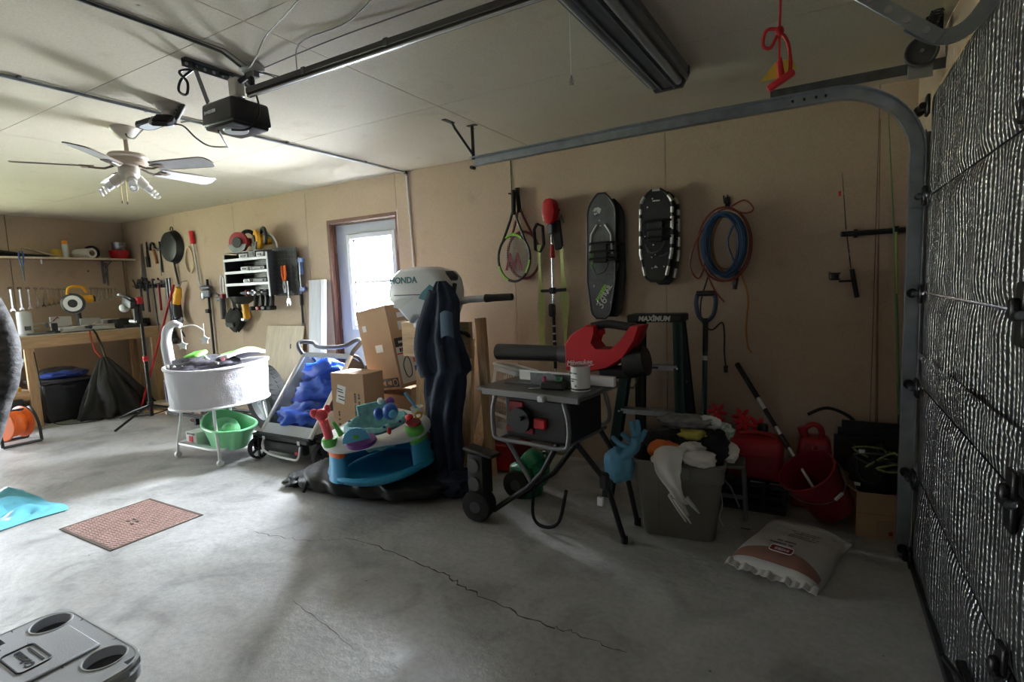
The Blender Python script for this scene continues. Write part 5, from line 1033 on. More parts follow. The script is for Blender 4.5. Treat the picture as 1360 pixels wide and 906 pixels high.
def cartons():
    def flaps(t, w_, d_, h_, m='cardboard'):
        MB().box((0, 0, h_/2), (w_, d_, h_), bev=.003).build('carton_body', m, t); MB().box((0, 0, h_+.001), (.004, d_, .003)).build('flap_gap', 'seam_dark', t); MB().box((0, 0, h_+.0014), (.05, d_*.99, .002)).build('tape', 'cardboard_dark', t)
    t = thing('tall_carton', 'tall brown cardboard carton with a shipping label, standing right of the stroller', 'box', (-3.12, 2.97, 0), (0, 0, R(2)))
    w_, d_, h_ = .335, .22, .765; flaps(t, w_, d_, h_)
    MB().box((-.07, -d_/2-.001, .60), (.085, .002, .14), rot=(0, R(12), 0)).build('shipping_label', 'paper_white', t)
    rep('label_line', MB().box((0, -d_/2-.0025, 0), (.06, .001, .008)), 'label_black', t, [(-.075, 0, .64), (-.072, 0, .62), (-.068, 0, .585), (-.064, 0, .56)], [(0, R(12), 0)]*4)
    scribble(t, Matrix.Translation((.075, -d_/2-.0008, .50)) @ WALL @ Matrix.Rotation(R(90), 4, 'Z'), .22, .022, 'label_black', 2, rows=2)
    scribble(t, Matrix.Translation((-.10, -d_/2-.0008, .30)) @ WALL @ Matrix.Rotation(R(90), 4, 'Z'), .36, .026, 'label_black', 6)
    MB().box((-.09, -d_/2-.001, .19), (.03, .002, .04)).build('small_sticker', 'paper_white', t)
    t = thing('support_carton', 'plain brown carton under the tilted car seat box', 'box', (-2.98, 3.42, 0)); flaps(t, .46, .40, .54, 'cardboard_dark')
    t = thing('car_seat_carton', 'big tilted cardboard box printed with a car seat panel, standing behind the tall carton', 'box', (-3.02, 3.34, .585), (R(3), R(-9), R(-6)))
    w_, d_, h_ = .37, .29, .67; flaps(t, w_, d_, h_)
    for x, z, a, b_ in ((.07, .34, .085, .06), (-.06, .52, .045, .05)): MB().box((x-.05, -d_/2-.001, z), (a, .002, b_)).build('paper_label', 'paper_white', t)
    Mr = Matrix.Translation((w_/2+.0012, 0, 0)) @ Matrix.Rotation(R(90), 4, 'Z') @ WALL
    def side(x0, x1, z0, z1, m, nm, dz=0.0): MB().box((w_/2+.001+dz, (x0+x1)/2, (z0+z1)/2), (.002, x1-x0, z1-z0)).build(nm, m, t)
    side(-.12, .115, .03, .27, 'paper_white', 'print_panel'); side(-.12, .115, .33, .40, 'label_black', 'black_band'); side(-.12, .115, .275, .325, 'paper_white', 'icon_strip'); side(-.05, .05, .46, .53, 'paper_white', 'paper_label'); side(-.04, .03, .56, .60, 'paper_white', 'small_label'); side(-.12, .115, .267, .277, 'bright_red', 'red_line', .0005)
    scribble(t, Matrix.Translation((.0015, 0, .365)) @ Mr, .17, .028, 'paper_white', 3); scribble(t, Matrix.Translation((.0015, 0, .30)) @ Mr, .18, .034, 'label_black', 5)
    MB().tube(smooth_path([(w_/2+.004, -.06, .08), (w_/2+.004, -.08, .18), (w_/2+.004, -.03, .24), (w_/2+.004, .0, .18), (w_/2+.004, -.01, .09)], 4, closed=True), .004, 5, closed=True).build('seat_drawing', 'label_black', t)
    for y, z, m in ((.05, .20, 'orange_plastic'), (.05, .13, 'blue_plastic'), (.08, .07, 'label_black')): MB().box((w_/2+.0025, y, z), (.002, .035, .04)).build('print_icon', m, t)
    MB().box((0, -d_/2-.001, .055), (w_*.9, .002, .075)).build('logo_band', 'label_black', t); scribble(t, Matrix.Translation((-.04, -d_/2-.0025, .055)) @ WALL, .20, .04, 'cardboard', 8)
    MB().tube([(.13+.025*math.cos(k*PI/6), -d_/2-.003, .055+.025*math.sin(k*PI/6)) for k in range(12)], .004, 5, closed=True).build('ring_logo', 'cardboard', t)
    t = thing('small_white_box', 'small white box beside the hanging coveralls', 'box', (-2.66, 3.26, .62), (R(-14), 0, R(-20))); MB().box((0, 0, .09), (.16, .12, .18), bev=.003).build('carton_body', 'paper_white', t); MB().box((.03, -.0605, .05), (.03, .002, .03)).build('mark', 'dark_grey', t)
    tag(MB().box((-2.64, 3.38, .305), (.28, .36, .61), bev=.003).build('brown_carton', 'cardboard_dark'), 'brown carton standing behind the hanging coveralls under the white box', 'box')
cartons()

def outboard():
    mat('cowl_white', (.64, .66, .68), .25); mat('teal', (.03, .16, .19), .4); mat('wood_dark', (.30, .13, .06), .6, var=.2, vscale=8)
    s = thing('motor_stand', 'wooden stand built of planks carrying the outboard motor', 'motor stand', (-2.42, 3.12, 0))
    MB().box((-.02, .0, 1.01), (.62, .045, .26), bev=.003).build('mount_plank', 'pine', s); MB().box((-.22, .03, 1.01), (.10, .045, .262)).build('dark_block', 'wood_dark', s)
    for x in (-.22, .20):
        MB().box((x, .04, .50), (.09, .04, 1.02), rot=(R(-6), 0, 0)).build('upright', 'pine_z', s)
        MB().box((x, .16, .027), (.09, .56, .05)).build('foot', 'pine_y', s)
        MB().box((x, .22, .30), (.09, .04, .62), rot=(R(-28), 0, 0)).build('brace', 'pine_z', s)
    MB().box((.33, .1, .58), (.07, .04, 1.16), rot=(0, R(-2), 0)).build('side_board', 'pine_z', s)
    t = thing('outboard_motor', 'white and teal outboard motor clamped on the wooden stand, tiller pointing right', 'outboard motor', (-2.41, 3.02, 1.10))
    out = [(-.27, .27), (-.23, .38), (-.16, .425), (-.06, .44), (.07, .435), (.18, .405), (.225, .35), (.24, .27), (.235, .20), (.20, .10), (.17, .085), (-.03, .085), (-.08, .04), (-.12, .07), (-.20, .15), (-.265, .21)]
    # cowl: outline inset towards the sides for a rounded shell
    b = MB(); rings = []
    for y, k in ((-.145, .80), (-.135, .90), (-.11, .97), (-.06, 1.0), (.06, 1.0), (.11, .97), (.135, .90), (.145, .80)):
        rings.append([b.bm.verts.new((-.01+(x+.01)*k, y, .25+(z-.25)*k)) for x, z in out])
    for A, B in zip(rings, rings[1:]):
        for j in range(len(out)): b.bm.faces.new((A[j], A[(j+1) % len(out)], B[(j+1) % len(out)], B[j]))
    b.bm.faces.new(rings[0]); b.bm.faces.new(rings[-1][::-1]); b.build('cowl', 'cowl_white', t, ang=50)
    text('HONDA', .062, 'teal', t, Matrix.Translation((-.10, -.1462, .345)) @ WALL, bold=.0012, sx=1.05, ext=.001)
    MB().box((-.06, -.146, .245), (.26, .003, .006)).build('trim_line', 'dark_grey', t)
    MB().prism([(.02, .03), (.19, .03), (.19, .28), (.13, .31), (.06, .26), (.03, .22), (.10, .20), (.09, .10), (.02, .09)], .003, wallM(y=-.1455)).build('teal_decal', 'teal', t)
    MB().prism([(-.20, .16), (-.14, .15), (-.10, .18), (-.02, .23), (-.12, .225), (-.19, .21)], .002, wallM(y=-.1455)).build('grey_swoosh', 'label_grey', t)
    MB().box((.05, 0, .05), (.30, .17, .10), bev=.03, seg=2).build('lower_cover', 'cowl_white', t); MB().box((.20, -.0, .36), (.08, .10, .06), rot=(0, R(40), 0), bev=.015).build('cowl_latch', 'black_plastic', t)
    MB().box((.08, .03, -.40), (.10, .06, .80), bev=.02).build('leg_housing', 'label_grey', t); MB().prism([(-.14, -.66), (.16, -.66), (.18, -.70), (.12, -.74), (.10, -.98), (.04, -.98), (-.04, -.80), (-.14, -.72)], .04, wallM(y=.05)).build('gearcase', 'label_grey', t)
    for k in range(3): MB().ell((-.16, .03+.06*math.cos(2*PI*k/3), -.78+.06*math.sin(2*PI*k/3)), (.012, .05, .03), 10, 6, rot=(2*PI*k/3, 0, 0)).build('propeller_blade', 'dull_steel', t)
    MB().tube([(.20, -.02, .16), (.30, -.03, .19), (.36, -.03, .20), (.52, -.03, .205)], [.03, .026, .024, .022], 10).build('tiller_arm', 'label_grey', t); MB().tube([(.50, -.03, .205), (.56, -.03, .207), (.70, -.03, .21)], [.028, .024, .023], 12).build('tiller_grip', 'black_rubber', t)
    MB().box((.26, -.05, .27), (.03, .02, .09), rot=(0, R(15), 0), bev=.005).build('shift_lever', 'black_plastic', t); MB().cyl((.20, -.04, .0), (.34, -.05, -.03), .012).ell((.35, -.05, -.035), (.035, .02, .014), 10, 6, rot=(0, R(35), 0)).build('clamp_screw', 'black_plastic', t)
    MB().box((.16, .0, -.03), (.07, .10, .20), bev=.01).build('clamp_bracket', 'black_metal', t)
    c = thing('coveralls', 'dark navy coveralls draped over the outboard motor and hanging to the floor', 'coveralls', (-2.15, 2.86, 0))
    mat('navy_cloth', (.016, .027, .055), .8, var=.35, vscale=8, bump=.5, bscale=50)
    prof = [(.10, -.04, .10, .07), (.25, -.04, .105, .08), (.45, -.05, .115, .085), (.65, -.04, .13, .09), (.80, -.03, .14, .09), (.84, -.01, .165, .095), (.96, -.03, .155, .09), (1.08, -.04, .135, .085), (1.20, -.02, .115, .08), (1.30, .0, .095, .07), (1.38, -.01, .065, .055), (1.43, -.02, .03, .03)]
    def fn(u, v):
        x = v*(len(prof)-1); i = min(int(x), len(prof)-2); f = x-i; z, cx_, w_, d_ = [prof[i][k]*(1-f)+prof[i+1][k]*f for k in range(4)]
        a = 2*PI*u; fold = .26*math.sin(7*a+2.2*math.sin(z*4)+2*fbm((z*2, 3, 1)))*(1-.3*v)+.22*fbm((math.cos(a)*2, math.sin(a)*2, z*4))+.10*fbm((math.cos(a)*5, math.sin(a)*5, z*11)); k = 1+fold
        split = -.05*max(0, .75-z)*math.exp(-((math.cos(a))/.25)**2)*(1 if math.sin(a) < 0 else 0)
        return (cx_+w_*math.cos(a)*(1+.5*fold), d_*math.sin(a)*k-split*2, z)
    MB().grid(fn, 64, 48, cu=True).build('body', 'navy_cloth', c, ang=70)
    MB().tube(smooth_path([(-.06, -.02, 1.36), (-.13, -.05, 1.15), (-.16, -.06, .95), (-.13, -.05, .80)], 6), [.05]*6+[.062]*6+[.058]*7, 12).build('sleeve', 'navy_cloth', c, ang=70)
    MB().sheet(lambda u, v: (.03+.10*u, -.095-.01*math.sin(PI*u), 1.06+.16*v+.02*math.sin(3*u)), 6, 6, .008).build('pocket_flap', mat('navy_light', (.04, .07, .12), .8), c)
    crumple((.02, -.04, .07), (.17, .15, .09), 3.7, .3, flat=.004).build('hem', 'navy_cloth', c, ang=70)
outboard()

def jumper():
    mat('saucer_blue', (.025, .30, .56), .35); mat('saucer_white', (.74, .74, .73), .35); mat('saucer_teal', (.20, .46, .48), .7, var=.25, vscale=30); mat('toy_green', (.12, .50, .08), .4); mat('toy_purple', (.14, .03, .24), .4); mat('toy_blue', (.02, .10, .45), .4); mat('toy_sky', (.10, .42, .72), .4); mat('olive_print', (.22, .26, .10), .7, var=.5, vscale=40); mat('coral', (.85, .10, .12), .4)
    t = thing('activity_saucer', 'white and blue baby activity saucer with toys, sitting on the black bag', 'baby saucer', (-2.565, 2.64, .150), (R(2), R(-6), R(48))); t.scale = (.92, .92, .95)
    MB().lathe([(0, .012), (.20, .008), (.30, .02), (.37, .06), (.385, .09), (.375, .10), (.355, .085), (.29, .045), (.20, .03), (0, .032)], 48).build('base_dish', 'saucer_blue', t)
    MB().tube([(.378*math.cos(a), .378*math.sin(a), .095) for a in [2*PI*k/48 for k in range(48)]], .018, 8, closed=True).build('base_rim', 'saucer_blue', t)
    for k, a in enumerate((R(-158), R(-38), R(82))):
        M_ = Matrix.Rotation(a, 4, 'Z')
        p = MB().grid(lambda u, v: (.345-.02*v+(.045+.015*(1-v))*math.cos(2*PI*u), (.085+.03*(1-v))*math.sin(2*PI*u), .07+.20*v), 20, 8, cu=True, M=M_).build('post', 'saucer_blue', t)
        MB().grid(lambda u, v: (.327-.0*v+.048*math.cos(2*PI*u), .092*math.sin(2*PI*u), .235+.045*v), 20, 4, cu=True, M=M_).build('post_band', ('orange_plastic', 'toy_green', 'toy_green')[k], p)
    sh = MB()
    sh.grid(lambda u, v: ((.30+.03*v)*math.cos(R(8+164*u)), (.30+.03*v)*math.sin(R(8+164*u)), .06+.22*v), 30, 6); sh.grid(lambda u, v: ((.292+.03*v)*math.cos(R(8+164*u)), (.292+.03*v)*math.sin(R(8+164*u)), .06+.22*v), 30, 6)
    sh.build('back_shell', 'saucer_blue', t, ang=70)
    # scalloped tray ring
    def tray(u, v):
        a = 2*PI*u; lob = .5+.5*math.cos(3*(a-R(-38))); ro = .35+.06*lob; ri = .215; z0 = .30+.0*lob
        q = v*2*PI; rm, rw = (ro+ri)/2, (ro-ri)/2
        return ((rm+rw*math.cos(q))*math.cos(a), (rm+rw*math.cos(q))*math.sin(a), z0+(.035+.03*lob)*math.sin(q)+.02)
    MB().grid(tray, 72, 16, cu=True, cv=True).build('tray', 'saucer_white', t, ang=70)
    def seat(u, v):
        a = 2*PI*u; r_ = .235-.10*v; return (r_*math.cos(a), r_*math.sin(a), .365+.03*math.sin(PI*min(1, v*2))-.16*max(0, v-.4)/.6+.008*math.sin(9*a))
    MB().grid(seat, 48, 10, cu=True).build('seat_ring', 'saucer_teal', t, ang=70); MB().lathe([(0, .20), (.10, .21), (.14, .22)], 30).build('seat_sling', 'olive_print', t)
    MB().sheet(lambda u, v: (-.12+.26*u, .19+.02*math.sin(PI*u), .37+.10*v), 8, 5, .025).build('seat_back', 'saucer_teal', t)
    rep('fabric_dot', MB().ell((0, 0, 0), (.012, .008, .012), 8, 6), 'toy_blue', t, [(.22*math.cos(a), .22*math.sin(a), .385) for a in (-2.6, -2.0, -1.4, -.8, -.2, 2.6)])
    def toy(nm): return nm
    p = MB().lathe([(0, 0), (.085, 0), (.09, .012), (.085, .03), (0, .032)], 26, xf((-.13, -.33, .345), (R(20), 0, 0), (1.15, .8, 1))).build('spinner_base', 'toy_purple', t); MB().prism([(.09*math.cos(R(k*20)), .09*math.sin(R(k*20))) for k in range(10)], .02, Matrix.Translation((-.16, -.35, .375)) @ WALL, bev=.004).build('spinner_disc', 'toy_sky', p); MB().ell((-.16, -.372, .405), (.022, .006, .014), 10, 6).build('spinner_eye', 'toy_green', p)
    p = MB().lathe([(0, .05), (.03, .048), (.06, .03), (.07, 0), (0, 0)], 24, xf((.23, -.30, .345), (R(25), 0, 0))).build('dome_toy', 'toy_green', t); MB().lathe([(0, .055), (.05, .055), (.055, .045), (.0, .045)], 20, xf((.23, -.30, .355), (R(15), 0, 0))).build('dome_ring', 'dark_red', p)
    MB().ell((.21, -.30, .44), (.03, .03, .022), 12, 8).build('bead', 'bright_red', p); MB().tube([(.275+.022*math.cos(2*PI*k/12), -.28, .435+.022*math.sin(2*PI*k/12)) for k in range(12)], .007, 6, closed=True).build('bead_ring', 'yellow_plastic', p)
    p = MB().lathe([(0, 0), (.045, 0), (.05, .05), (.0, .06)], 18, Matrix.Translation((-.33, -.22, .34))).build('stem_base', 'toy_green', t)
    MB().tube(smooth_path([(-.33, -.22, .38), (-.335, -.22, .45), (-.345, -.225, .52)], 4), .03, 10).ell((-.35, -.23, .56), (.045, .035, .04), 12, 8).ell((-.395, -.235, .58), (.025, .015, .03), 10, 6).ell((-.305, -.225, .59), (.022, .015, .03), 10, 6).build('red_animal_toy', 'coral', p); MB().tube([(-.25, -.23, .40), (-.27, -.235, .46), (-.285, -.24, .50)], [.02, .014, .01], 8).build('leaf_toy', 'toy_green', p)
    p = MB().ell((.10, -.16, .47), (.055, .05, .06), 16, 10).build('blue_ball_toy', 'toy_blue', t); MB().ell((.02, -.12, .46), (.035, .035, .045), 12, 8).build('blue_bead', 'toy_blue', p); MB().ell((.11, -.205, .46), (.03, .015, .03), 10, 6).build('pale_patch', 'toy_sky', p)
    MB().ell((.13, .14, .47), (.035, .03, .03), 12, 8).build('purple_toy', 'toy_purple', t); MB().ell((.06, .16, .48), (.025, .025, .025), 12, 8).build('spotted_toy', 'white_plastic', t)
    p = MB().lathe([(.03, 0), (.045, .01), (.05, .05), (.046, .05), (.04, .012), (0, .01)], 18, Matrix.Translation((.31, .05, .36))).build('cup_holder', 'saucer_white', t); MB().tube([(.31, .05, .39), (.27, .05, .47), (.24, .05, .53)], .010, 8).build('straw_toy', 'toy_sky', p); MB().lathe([(0, 0), (.036, 0), (.03, .012), (0, .014)], 14, Matrix.Translation((.31, .05, .385))).build('yellow_insert', 'tag_yellow', p)
    p = MB().ell((.06, -.33, .385), (.015, .013, .025), 10, 6).build('red_knob', 'bright_red', t); MB().ell((.23, -.375, .295), (.035, .008, .014), 12, 6).build('badge', 'toy_green', t)
jumper()
def long_bag():
    mat('bag_black', (.010, .010, .010), .5, bump=.5, bscale=18)
    t = thing('long_black_bag', 'long low black bag lying on the floor under the baby saucer', 'bag', (-2.68, 2.69, 0), (0, 0, R(10)))
    def fn(u, v):
        a = 2*PI*u; x = (v-.5)*1.22; w_ = .27*(1-(abs(2*v-1))**5)**.5+.0; h_ = .155*(1-(abs(2*v-1))**6)**.6
        k = 1+.14*fbm((x*4, math.cos(a)*2, math.sin(a)*2))+.06*math.sin(x*30+4*math.sin(a))
        sq = lambda c: math.copysign(abs(c)**.7, c)
        return (x+.02*math.sin(a*3), w_*sq(math.cos(a))*k, max(.003, .075+h_*.52*sq(math.sin(a))*k))
    MB().grid(fn, 48, 70, cu=True).build('bag_body', 'bag_black', t, ang=75)
    MB().tube(smooth_path([(-.45, -.18, .13), (-.40, -.25, .10), (-.42, -.28, .03)], 5), .012, 6).build('strap', 'black_cloth', t); MB().tube(smooth_path([(-.20, -.10, .165), (-.12, -.22, .13), (-.09, -.27, .06)], 5), .010, 6).build('strap', 'dark_grey', t)
    crumple((-.62, -.05, .04), (.10, .16, .045), 6.1, .3, flat=.003).build('bag_end', 'bag_black', t, ang=70)
long_bag()

def laundry_basket():
    t = thing('laundry_basket', 'white plastic laundry basket with slotted sides standing against the wall', 'laundry basket', (-2.10, 3.44, .22), (R(-10), R(9), R(-8)))
    n, m = 72, 26; b = MB(); out = rrect(.30, .26, .07, 17)
    def P(i, j, k): x, y = out[i % 72]; s = (.80+.20*j/(m-1)); return (x*s*k, y*s*k, .55*j/(m-1))
    for k in (1.0, .97):
        V = [[b.bm.verts.new(P(i, j, k)) for j in range(m)] for i in range(n)]
        for i in range(n):
            for j in range(m-1):
                slot = 4 <= j < 23 and (j-4) % 5 != 4 and i % 3 != 0
                if not slot: b.bm.faces.new((V[i][j], V[(i+1) % n][j], V[(i+1) % n][j+1], V[i][j+1]))
    b.build('wall', 'white_plastic', t, ang=60, recalc=False)
    MB().prism([(x*.79, y*.79) for x, y in out[::2]], .006).build('bottom', 'white_plastic', t); MB().tube([(x*1.01, y*1.01, .55) for x, y in out[::2]], .013, 8, closed=True).build('rim', 'white_plastic', t)
    tag(MB().box((-2.10, 3.44, .11), (.34, .30, .20), bev=.01).build('red_crate', 'dark_red'), 'dark red crate under the laundry basket behind the black bag', 'crate')
laundry_basket()
def wall_outlet():
    t = thing('wall_outlet', 'white wall outlet plate right of the wooden motor stand', 'outlet', (-2.53, YB, 1.06)); t.location.x = -2.53
    MB().box((0, -.004, 0), (.072, .008, .116), bev=.003).build('plate', 'white_plastic', t)
    for z in (.026, -.026): MB().box((0, -.009, z), (.034, .004, .03), bev=.002).build('socket', 'label_grey', t)
wall_outlet()

def blue_tarp():
    mat('tarp_blue', (.16, .55, .72), .35, bump=.3, bscale=10)
    t = thing('blue_plastic_sheet', 'crumpled light blue plastic sheet on the floor at the left edge', 'plastic sheet', (-4.80, 1.20, 0))
    def fn(u, v):
        x = (u-.5)*.9; y = (v-.5)*.62; e = min(u, 1-u, v, 1-v); env = min(1, e*5)
        z = .008+env*(.10*abs(fbm((x*4, y*4, 3)))+.06*abs(fbm((x*9, y*9, 8)))+.05*max(0, .3-abs(x+.2))/.3)
        return (x+.05*fbm((y*5, x*2, 1)), y+.06*fbm((x*5, 2, y)), z)
    MB().sheet(fn, 46, 34, .003).build('sheet', 'tarp_blue', t, ang=25)
blue_tarp()

def cooler():
    mat('cooler_grey', (.50, .515, .55), .45, bump=.08, bscale=200); mat('cooler_dark', (.035, .035, .04), .5)
    t = thing('wheeled_cooler', 'grey hard cooler with cup holders in its lid, bottom left corner', 'cooler', (-1.86, .34, 0))
    w_, d_ = .52, .70
    MB().box((0, 0, .18), (.46, .64, .34), bev=.03, seg=2, taper=(1.05, 1.03)).build('body', 'cooler_dark', t)
    # lid built as a plate with two cup wells and side hand slots
    b = MB(); Z0, Z1 = .345, .40
    out = rrect(w_, d_, .075, 6); cups = [(-.185, .285), (.155, .285)]
    b.prism(out, Z1-.03-Z0, z0=Z0); lid = b.build('lid', 'cooler_grey', t)
    # top skin tiled round the cup holes
    top = MB(); rc = .052
    def ringtile(cx_, cy_, x0, x1, y0, y1, n=32):
        pts = []
        for k in range(n):
            a = 2*PI*k/n; c, s = math.cos(a), math.sin(a); ts = []
            if c > 1e-6: ts.append((x1-cx_)/c)
            if c < -1e-6: ts.append((x0-cx_)/c)
            if s > 1e-6: ts.append((y1-cy_)/s)
            if s < -1e-6: ts.append((y0-cy_)/s)
            tt = min(ts); pts.append(((cx_+c*rc, cy_+s*rc), (cx_+c*tt, cy_+s*tt)))
        V = [(top.bm.verts.new((p[0][0], p[0][1], Z1)), top.bm.verts.new((p[1][0], p[1][1], Z1)), top.bm.verts.new((p[0][0], p[0][1], Z1-.029)), top.bm.verts.new((p[1][0], p[1][1], Z1-.03))) for p in pts]
        for k in range(n):
            A, B = V[k], V[(k+1) % n]; top.bm.faces.new((A[0], B[0], B[1], A[1])); top.bm.faces.new((A[2], B[2], B[0], A[0])); top.bm.faces.new((A[1], B[1], B[3], A[3]))
    for cx_, cy_ in cups: ringtile(cx_, cy_, cx_-.07, cx_+.07, .21, .345)
    def tile(x0, x1, y0, y1, z=Z1): top.box(((x0+x1)/2, (y0+y1)/2, z-.015), (x1-x0, y1-y0, .03))
    tile(-.115, .085, .21, .345); tile(.085, .085+.0001, .21, .345); tile(-.19, .19, -.345, .21); tile(.225, .252, .21, .30); tile(.225, .252, -.33, .21); tile(-.258, -.19, .18, .21); tile(.19, .225, .17, .21); tile(-.258, -.235, -.33, .18); 
    top.build('lid_top', 'cooler_grey', lid)
    for cx_, cy_ in cups:
        MB().lathe([(0, Z1-.0285), (rc, Z1-.0285)], 30, Matrix.Translation((cx_, cy_, 0))).build('cup_well', 'cooler_dark', lid); MB().tube([(cx_+rc*math.cos(2*PI*k/32), cy_+rc*math.sin(2*PI*k/32), Z1) for k in range(32)], .003, 6, closed=True).build('cup_rim', 'label_grey', lid)
    MB().tube([(x, y, Z1-.004) for x, y in rrect(w_-.006, d_-.006, .075, 6)], .006, 6, closed=True).build('lid_edge', 'label_grey', lid)
    MB().box((-.012, -.02, Z1+.004), (.20, .65, .010), bev=.004).build('raised_panel', 'cooler_grey', lid)
    for x_ in (-.185, .155): MB().box((x_, .03, Z1+.0006), (.055, .26, .002), bev=.0005).build('slot_shade', 'cooler_dark', lid)  # flat dark plates on the lid; the hand recesses' shade is put into the colour
    bd = MB().tube([(x-.03, y+.175, Z1+.0095) for x, y in rrect(.135, .075, .015, 4)], .003, 5, closed=True).build('badge_frame', 'cooler_dark', lid)
    text('Coleman', .030, 'cooler_dark', lid, Matrix.Translation((-.03, .17, Z1+.0095)) @ Matrix.Rotation(R(180), 4, 'Z'), ext=.001, bold=.0008)
    MB().box((-.03, .197, Z1+.0095), (.10, .006, .002)).build('badge_bar', 'cooler_dark', lid)
    MB().box((.262, .1, .28), (.03, .25, .09), bev=.008).build('side_handle', 'cooler_dark', t)
    rep('wheel', MB().cyl((-.02, 0, 0), (.02, 0, 0), .06, n=20), 'black_rubber', t, [(-.2, -.30, .06), (.2, -.30, .06)])
cooler()
# ================================================================ RIGHT HALF
def table_saw():
    mat('saw_top', (.16, .165, .17), .4, .5); mat('saw_tube', (.20, .20, .21), .4, .4); mat('saw_shell', (.014, .014, .015), .45)
    t = thing('table_saw', 'portable table saw on a black folding wheeled stand', 'table saw', (-1.30, 2.70, 0), (0, 0, R(-7)))
    ZT = .80
    MB().box((0, 0, ZT), (.60, .50, .03), bev=.008).build('table_top', 'saw_top', t); MB().box((-.36, .02, ZT-.01), (.12, .40, .02), bev=.004).build('side_wing', 'saw_top', t)
    MB().box((0, 0, ZT-.145), (.42, .38, .25), bev=.02).build('motor_cabinet', 'saw_shell', t)
    MB().box((-.12, -.192, ZT-.10), (.10, .02, .10), bev=.006).build('red_panel', 'dark_red', t); MB().box((.04, -.20, ZT-.16), (.075, .03, .055), bev=.006).build('power_switch', 'bright_red', t); MB().cyl((-.08, -.19, ZT-.15), (-.08, -.235, ZT-.15), .07, n=24).cyl((-.05, -.235, ZT-.13), (-.05, -.27, ZT-.13), .012).build('height_wheel', 'saw_shell', t)
    MB().box((-.10, -.19, ZT-.21), (.18, .02, .03)).build('red_strip', 'dark_red', t)
    # tubular guard frame in front
    MB().tube(smooth_path([(-.24, -.22, ZT-.02), (-.255, -.235, ZT-.10), (-.25, -.24, ZT-.22), (-.22, -.24, ZT-.265), (0, -.24, ZT-.265), (.20, -.24, ZT-.265), (.235, -.24, ZT-.22), (.235, -.235, ZT-.12), (.20, -.22, ZT-.02)], 6), .012, 10).build('guard_frame', 'saw_tube', t)
    MB().tube(smooth_path([(-.24, .22, ZT-.02), (-.25, .24, ZT-.22), (0, .24, ZT-.265), (.22, .24, ZT-.22), (.20, .22, ZT-.02)], 6), .012, 10).build('rear_frame', 'saw_tube', t)
    for x in (-.2, .2): MB().tube([(x, -.24, ZT-.262), (x, .24, ZT-.262)], .011, 8).build('frame_rail', 'saw_tube', t)
    MB().box((.05, .05, ZT+.05), (.62, .03, .055), bev=.003).build('rip_fence', 'white_metal', t); MB().box((.0, -.02, ZT+.045), (.28, .004, .07)).lathe([(0, -.001), (.09, -.001), (.09, .001), (0, .001)], 28, xf((.0, -.05, ZT+.0), (R(90), 0, 0))).build('blade', 'dull_steel', t); MB().box((-.02, -.09, ZT+.022), (.50, .012, .006)).build('miter_slot', 'label_black', t)
    MB().box((0, -.25, ZT+.0), (.62, .02, .035), bev=.003).build('front_rail', 'saw_tube', t); MB().box((.10, -.27, ZT-.005), (.04, .03, .03), bev=.005).build('fence_lock', 'label_grey', t)
    # folding stand
    MB().tube([(-.34, -.16, .06), (-.10, -.14, .24), (.02, -.16, .36), (.12, -.16, ZT-.27)], .016, 10).build('cross_leg', 'black_metal', t); MB().tube([(-.34, .16, .06), (-.10, .14, .24), (.12, .16, ZT-.27)], .016, 10).build('cross_leg', 'black_metal', t)
    MB().tube([(.43, -.02, .012), (.36, -.03, .25), (.33, -.04, .34), (.20, -.10, ZT-.27)], .015, 10).build('support_leg', 'black_metal', t); MB().tube([(.40, .22, .012), (.34, .21, .30), (.20, .18, ZT-.27)], .015, 10).build('support_leg', 'black_metal', t)
    MB().tube([(-.19, -.2, ZT-.28), (-.13, -.16, .38), (-.07, -.15, .28)], .013, 8).build('link_bar', 'saw_tube', t); MB().box((.33, -.04, .33), (.05, .04, .09), bev=.01).build('leg_joint', 'black_plastic', t); MB().box((.315, -.06, .22), (.03, .02, .045)).build('white_tag', 'white_plastic', t)
    rep('foot_cap', MB().cyl((0, 0, 0), (0, 0, .035), .019, n=10), 'black_rubber', t, [(.43, -.02, .001), (.40, .22, .001)])
    for y in (-.20, .2):
        w = MB().lathe([(0, -.055), (.06, -.055), (.088, -.05), (.093, -.04), (.093, .04), (.088, .05), (.06, .055), (0, .055)], 30, xf((-.42, y, .094), (R(90), 0, R(12)))).build('wheel', 'black_rubber', t)
        MB().lathe([(0, -.058), (.035, -.058), (.035, .058), (0, .058)], 16, xf((-.42, y, .094), (R(90), 0, R(12)))).build('hub', 'dark_grey', w)
    MB().box((-.42, -.18, .28), (.12, .10, .25), bev=.015, seg=2).build('wheel_bracket', 'saw_shell', t); rep('round_cap', MB().cyl((0, -.06, 0), (0, -.045, 0), .042, n=24), 'dark_grey', t, [(-.42, -.185, .34), (-.42, -.185, .23)])
    MB().box((-.40, -.18, .415), (.22, .10, .02), rot=(0, R(6), 0), bev=.006).build('foot_pedal', 'black_plastic', t); MB().tube(smooth_path([(-.12, -.05, .22), (-.10, -.10, .06), (-.02, -.12, .02), (.06, -.08, .05), (.08, -.02, .22)], 6), .010, 6).build('hanging_strap', 'black_cloth', t)
    # things standing on it
    p = thing('paint_can', 'white paint can with printed label on the table saw', 'can', (-1.09, 2.60, ZT+.016))
    MB().lathe([(0, 0), (.052, 0), (.054, .004), (.051, .01), (.051, .125), (.054, .13), (.048, .132), (.046, .126), (0, .126)], 28).build('body', 'paper_white', p); MB().lathe([(0, .127), (.044, .127), (.046, .131), (0, .131)], 24).build('lid', 'dull_steel', p); MB().lathe([(.0516, .002), (.0522, .004), (.0522, .014), (.0516, .016)], 28).build('black_band', 'label_black', p)
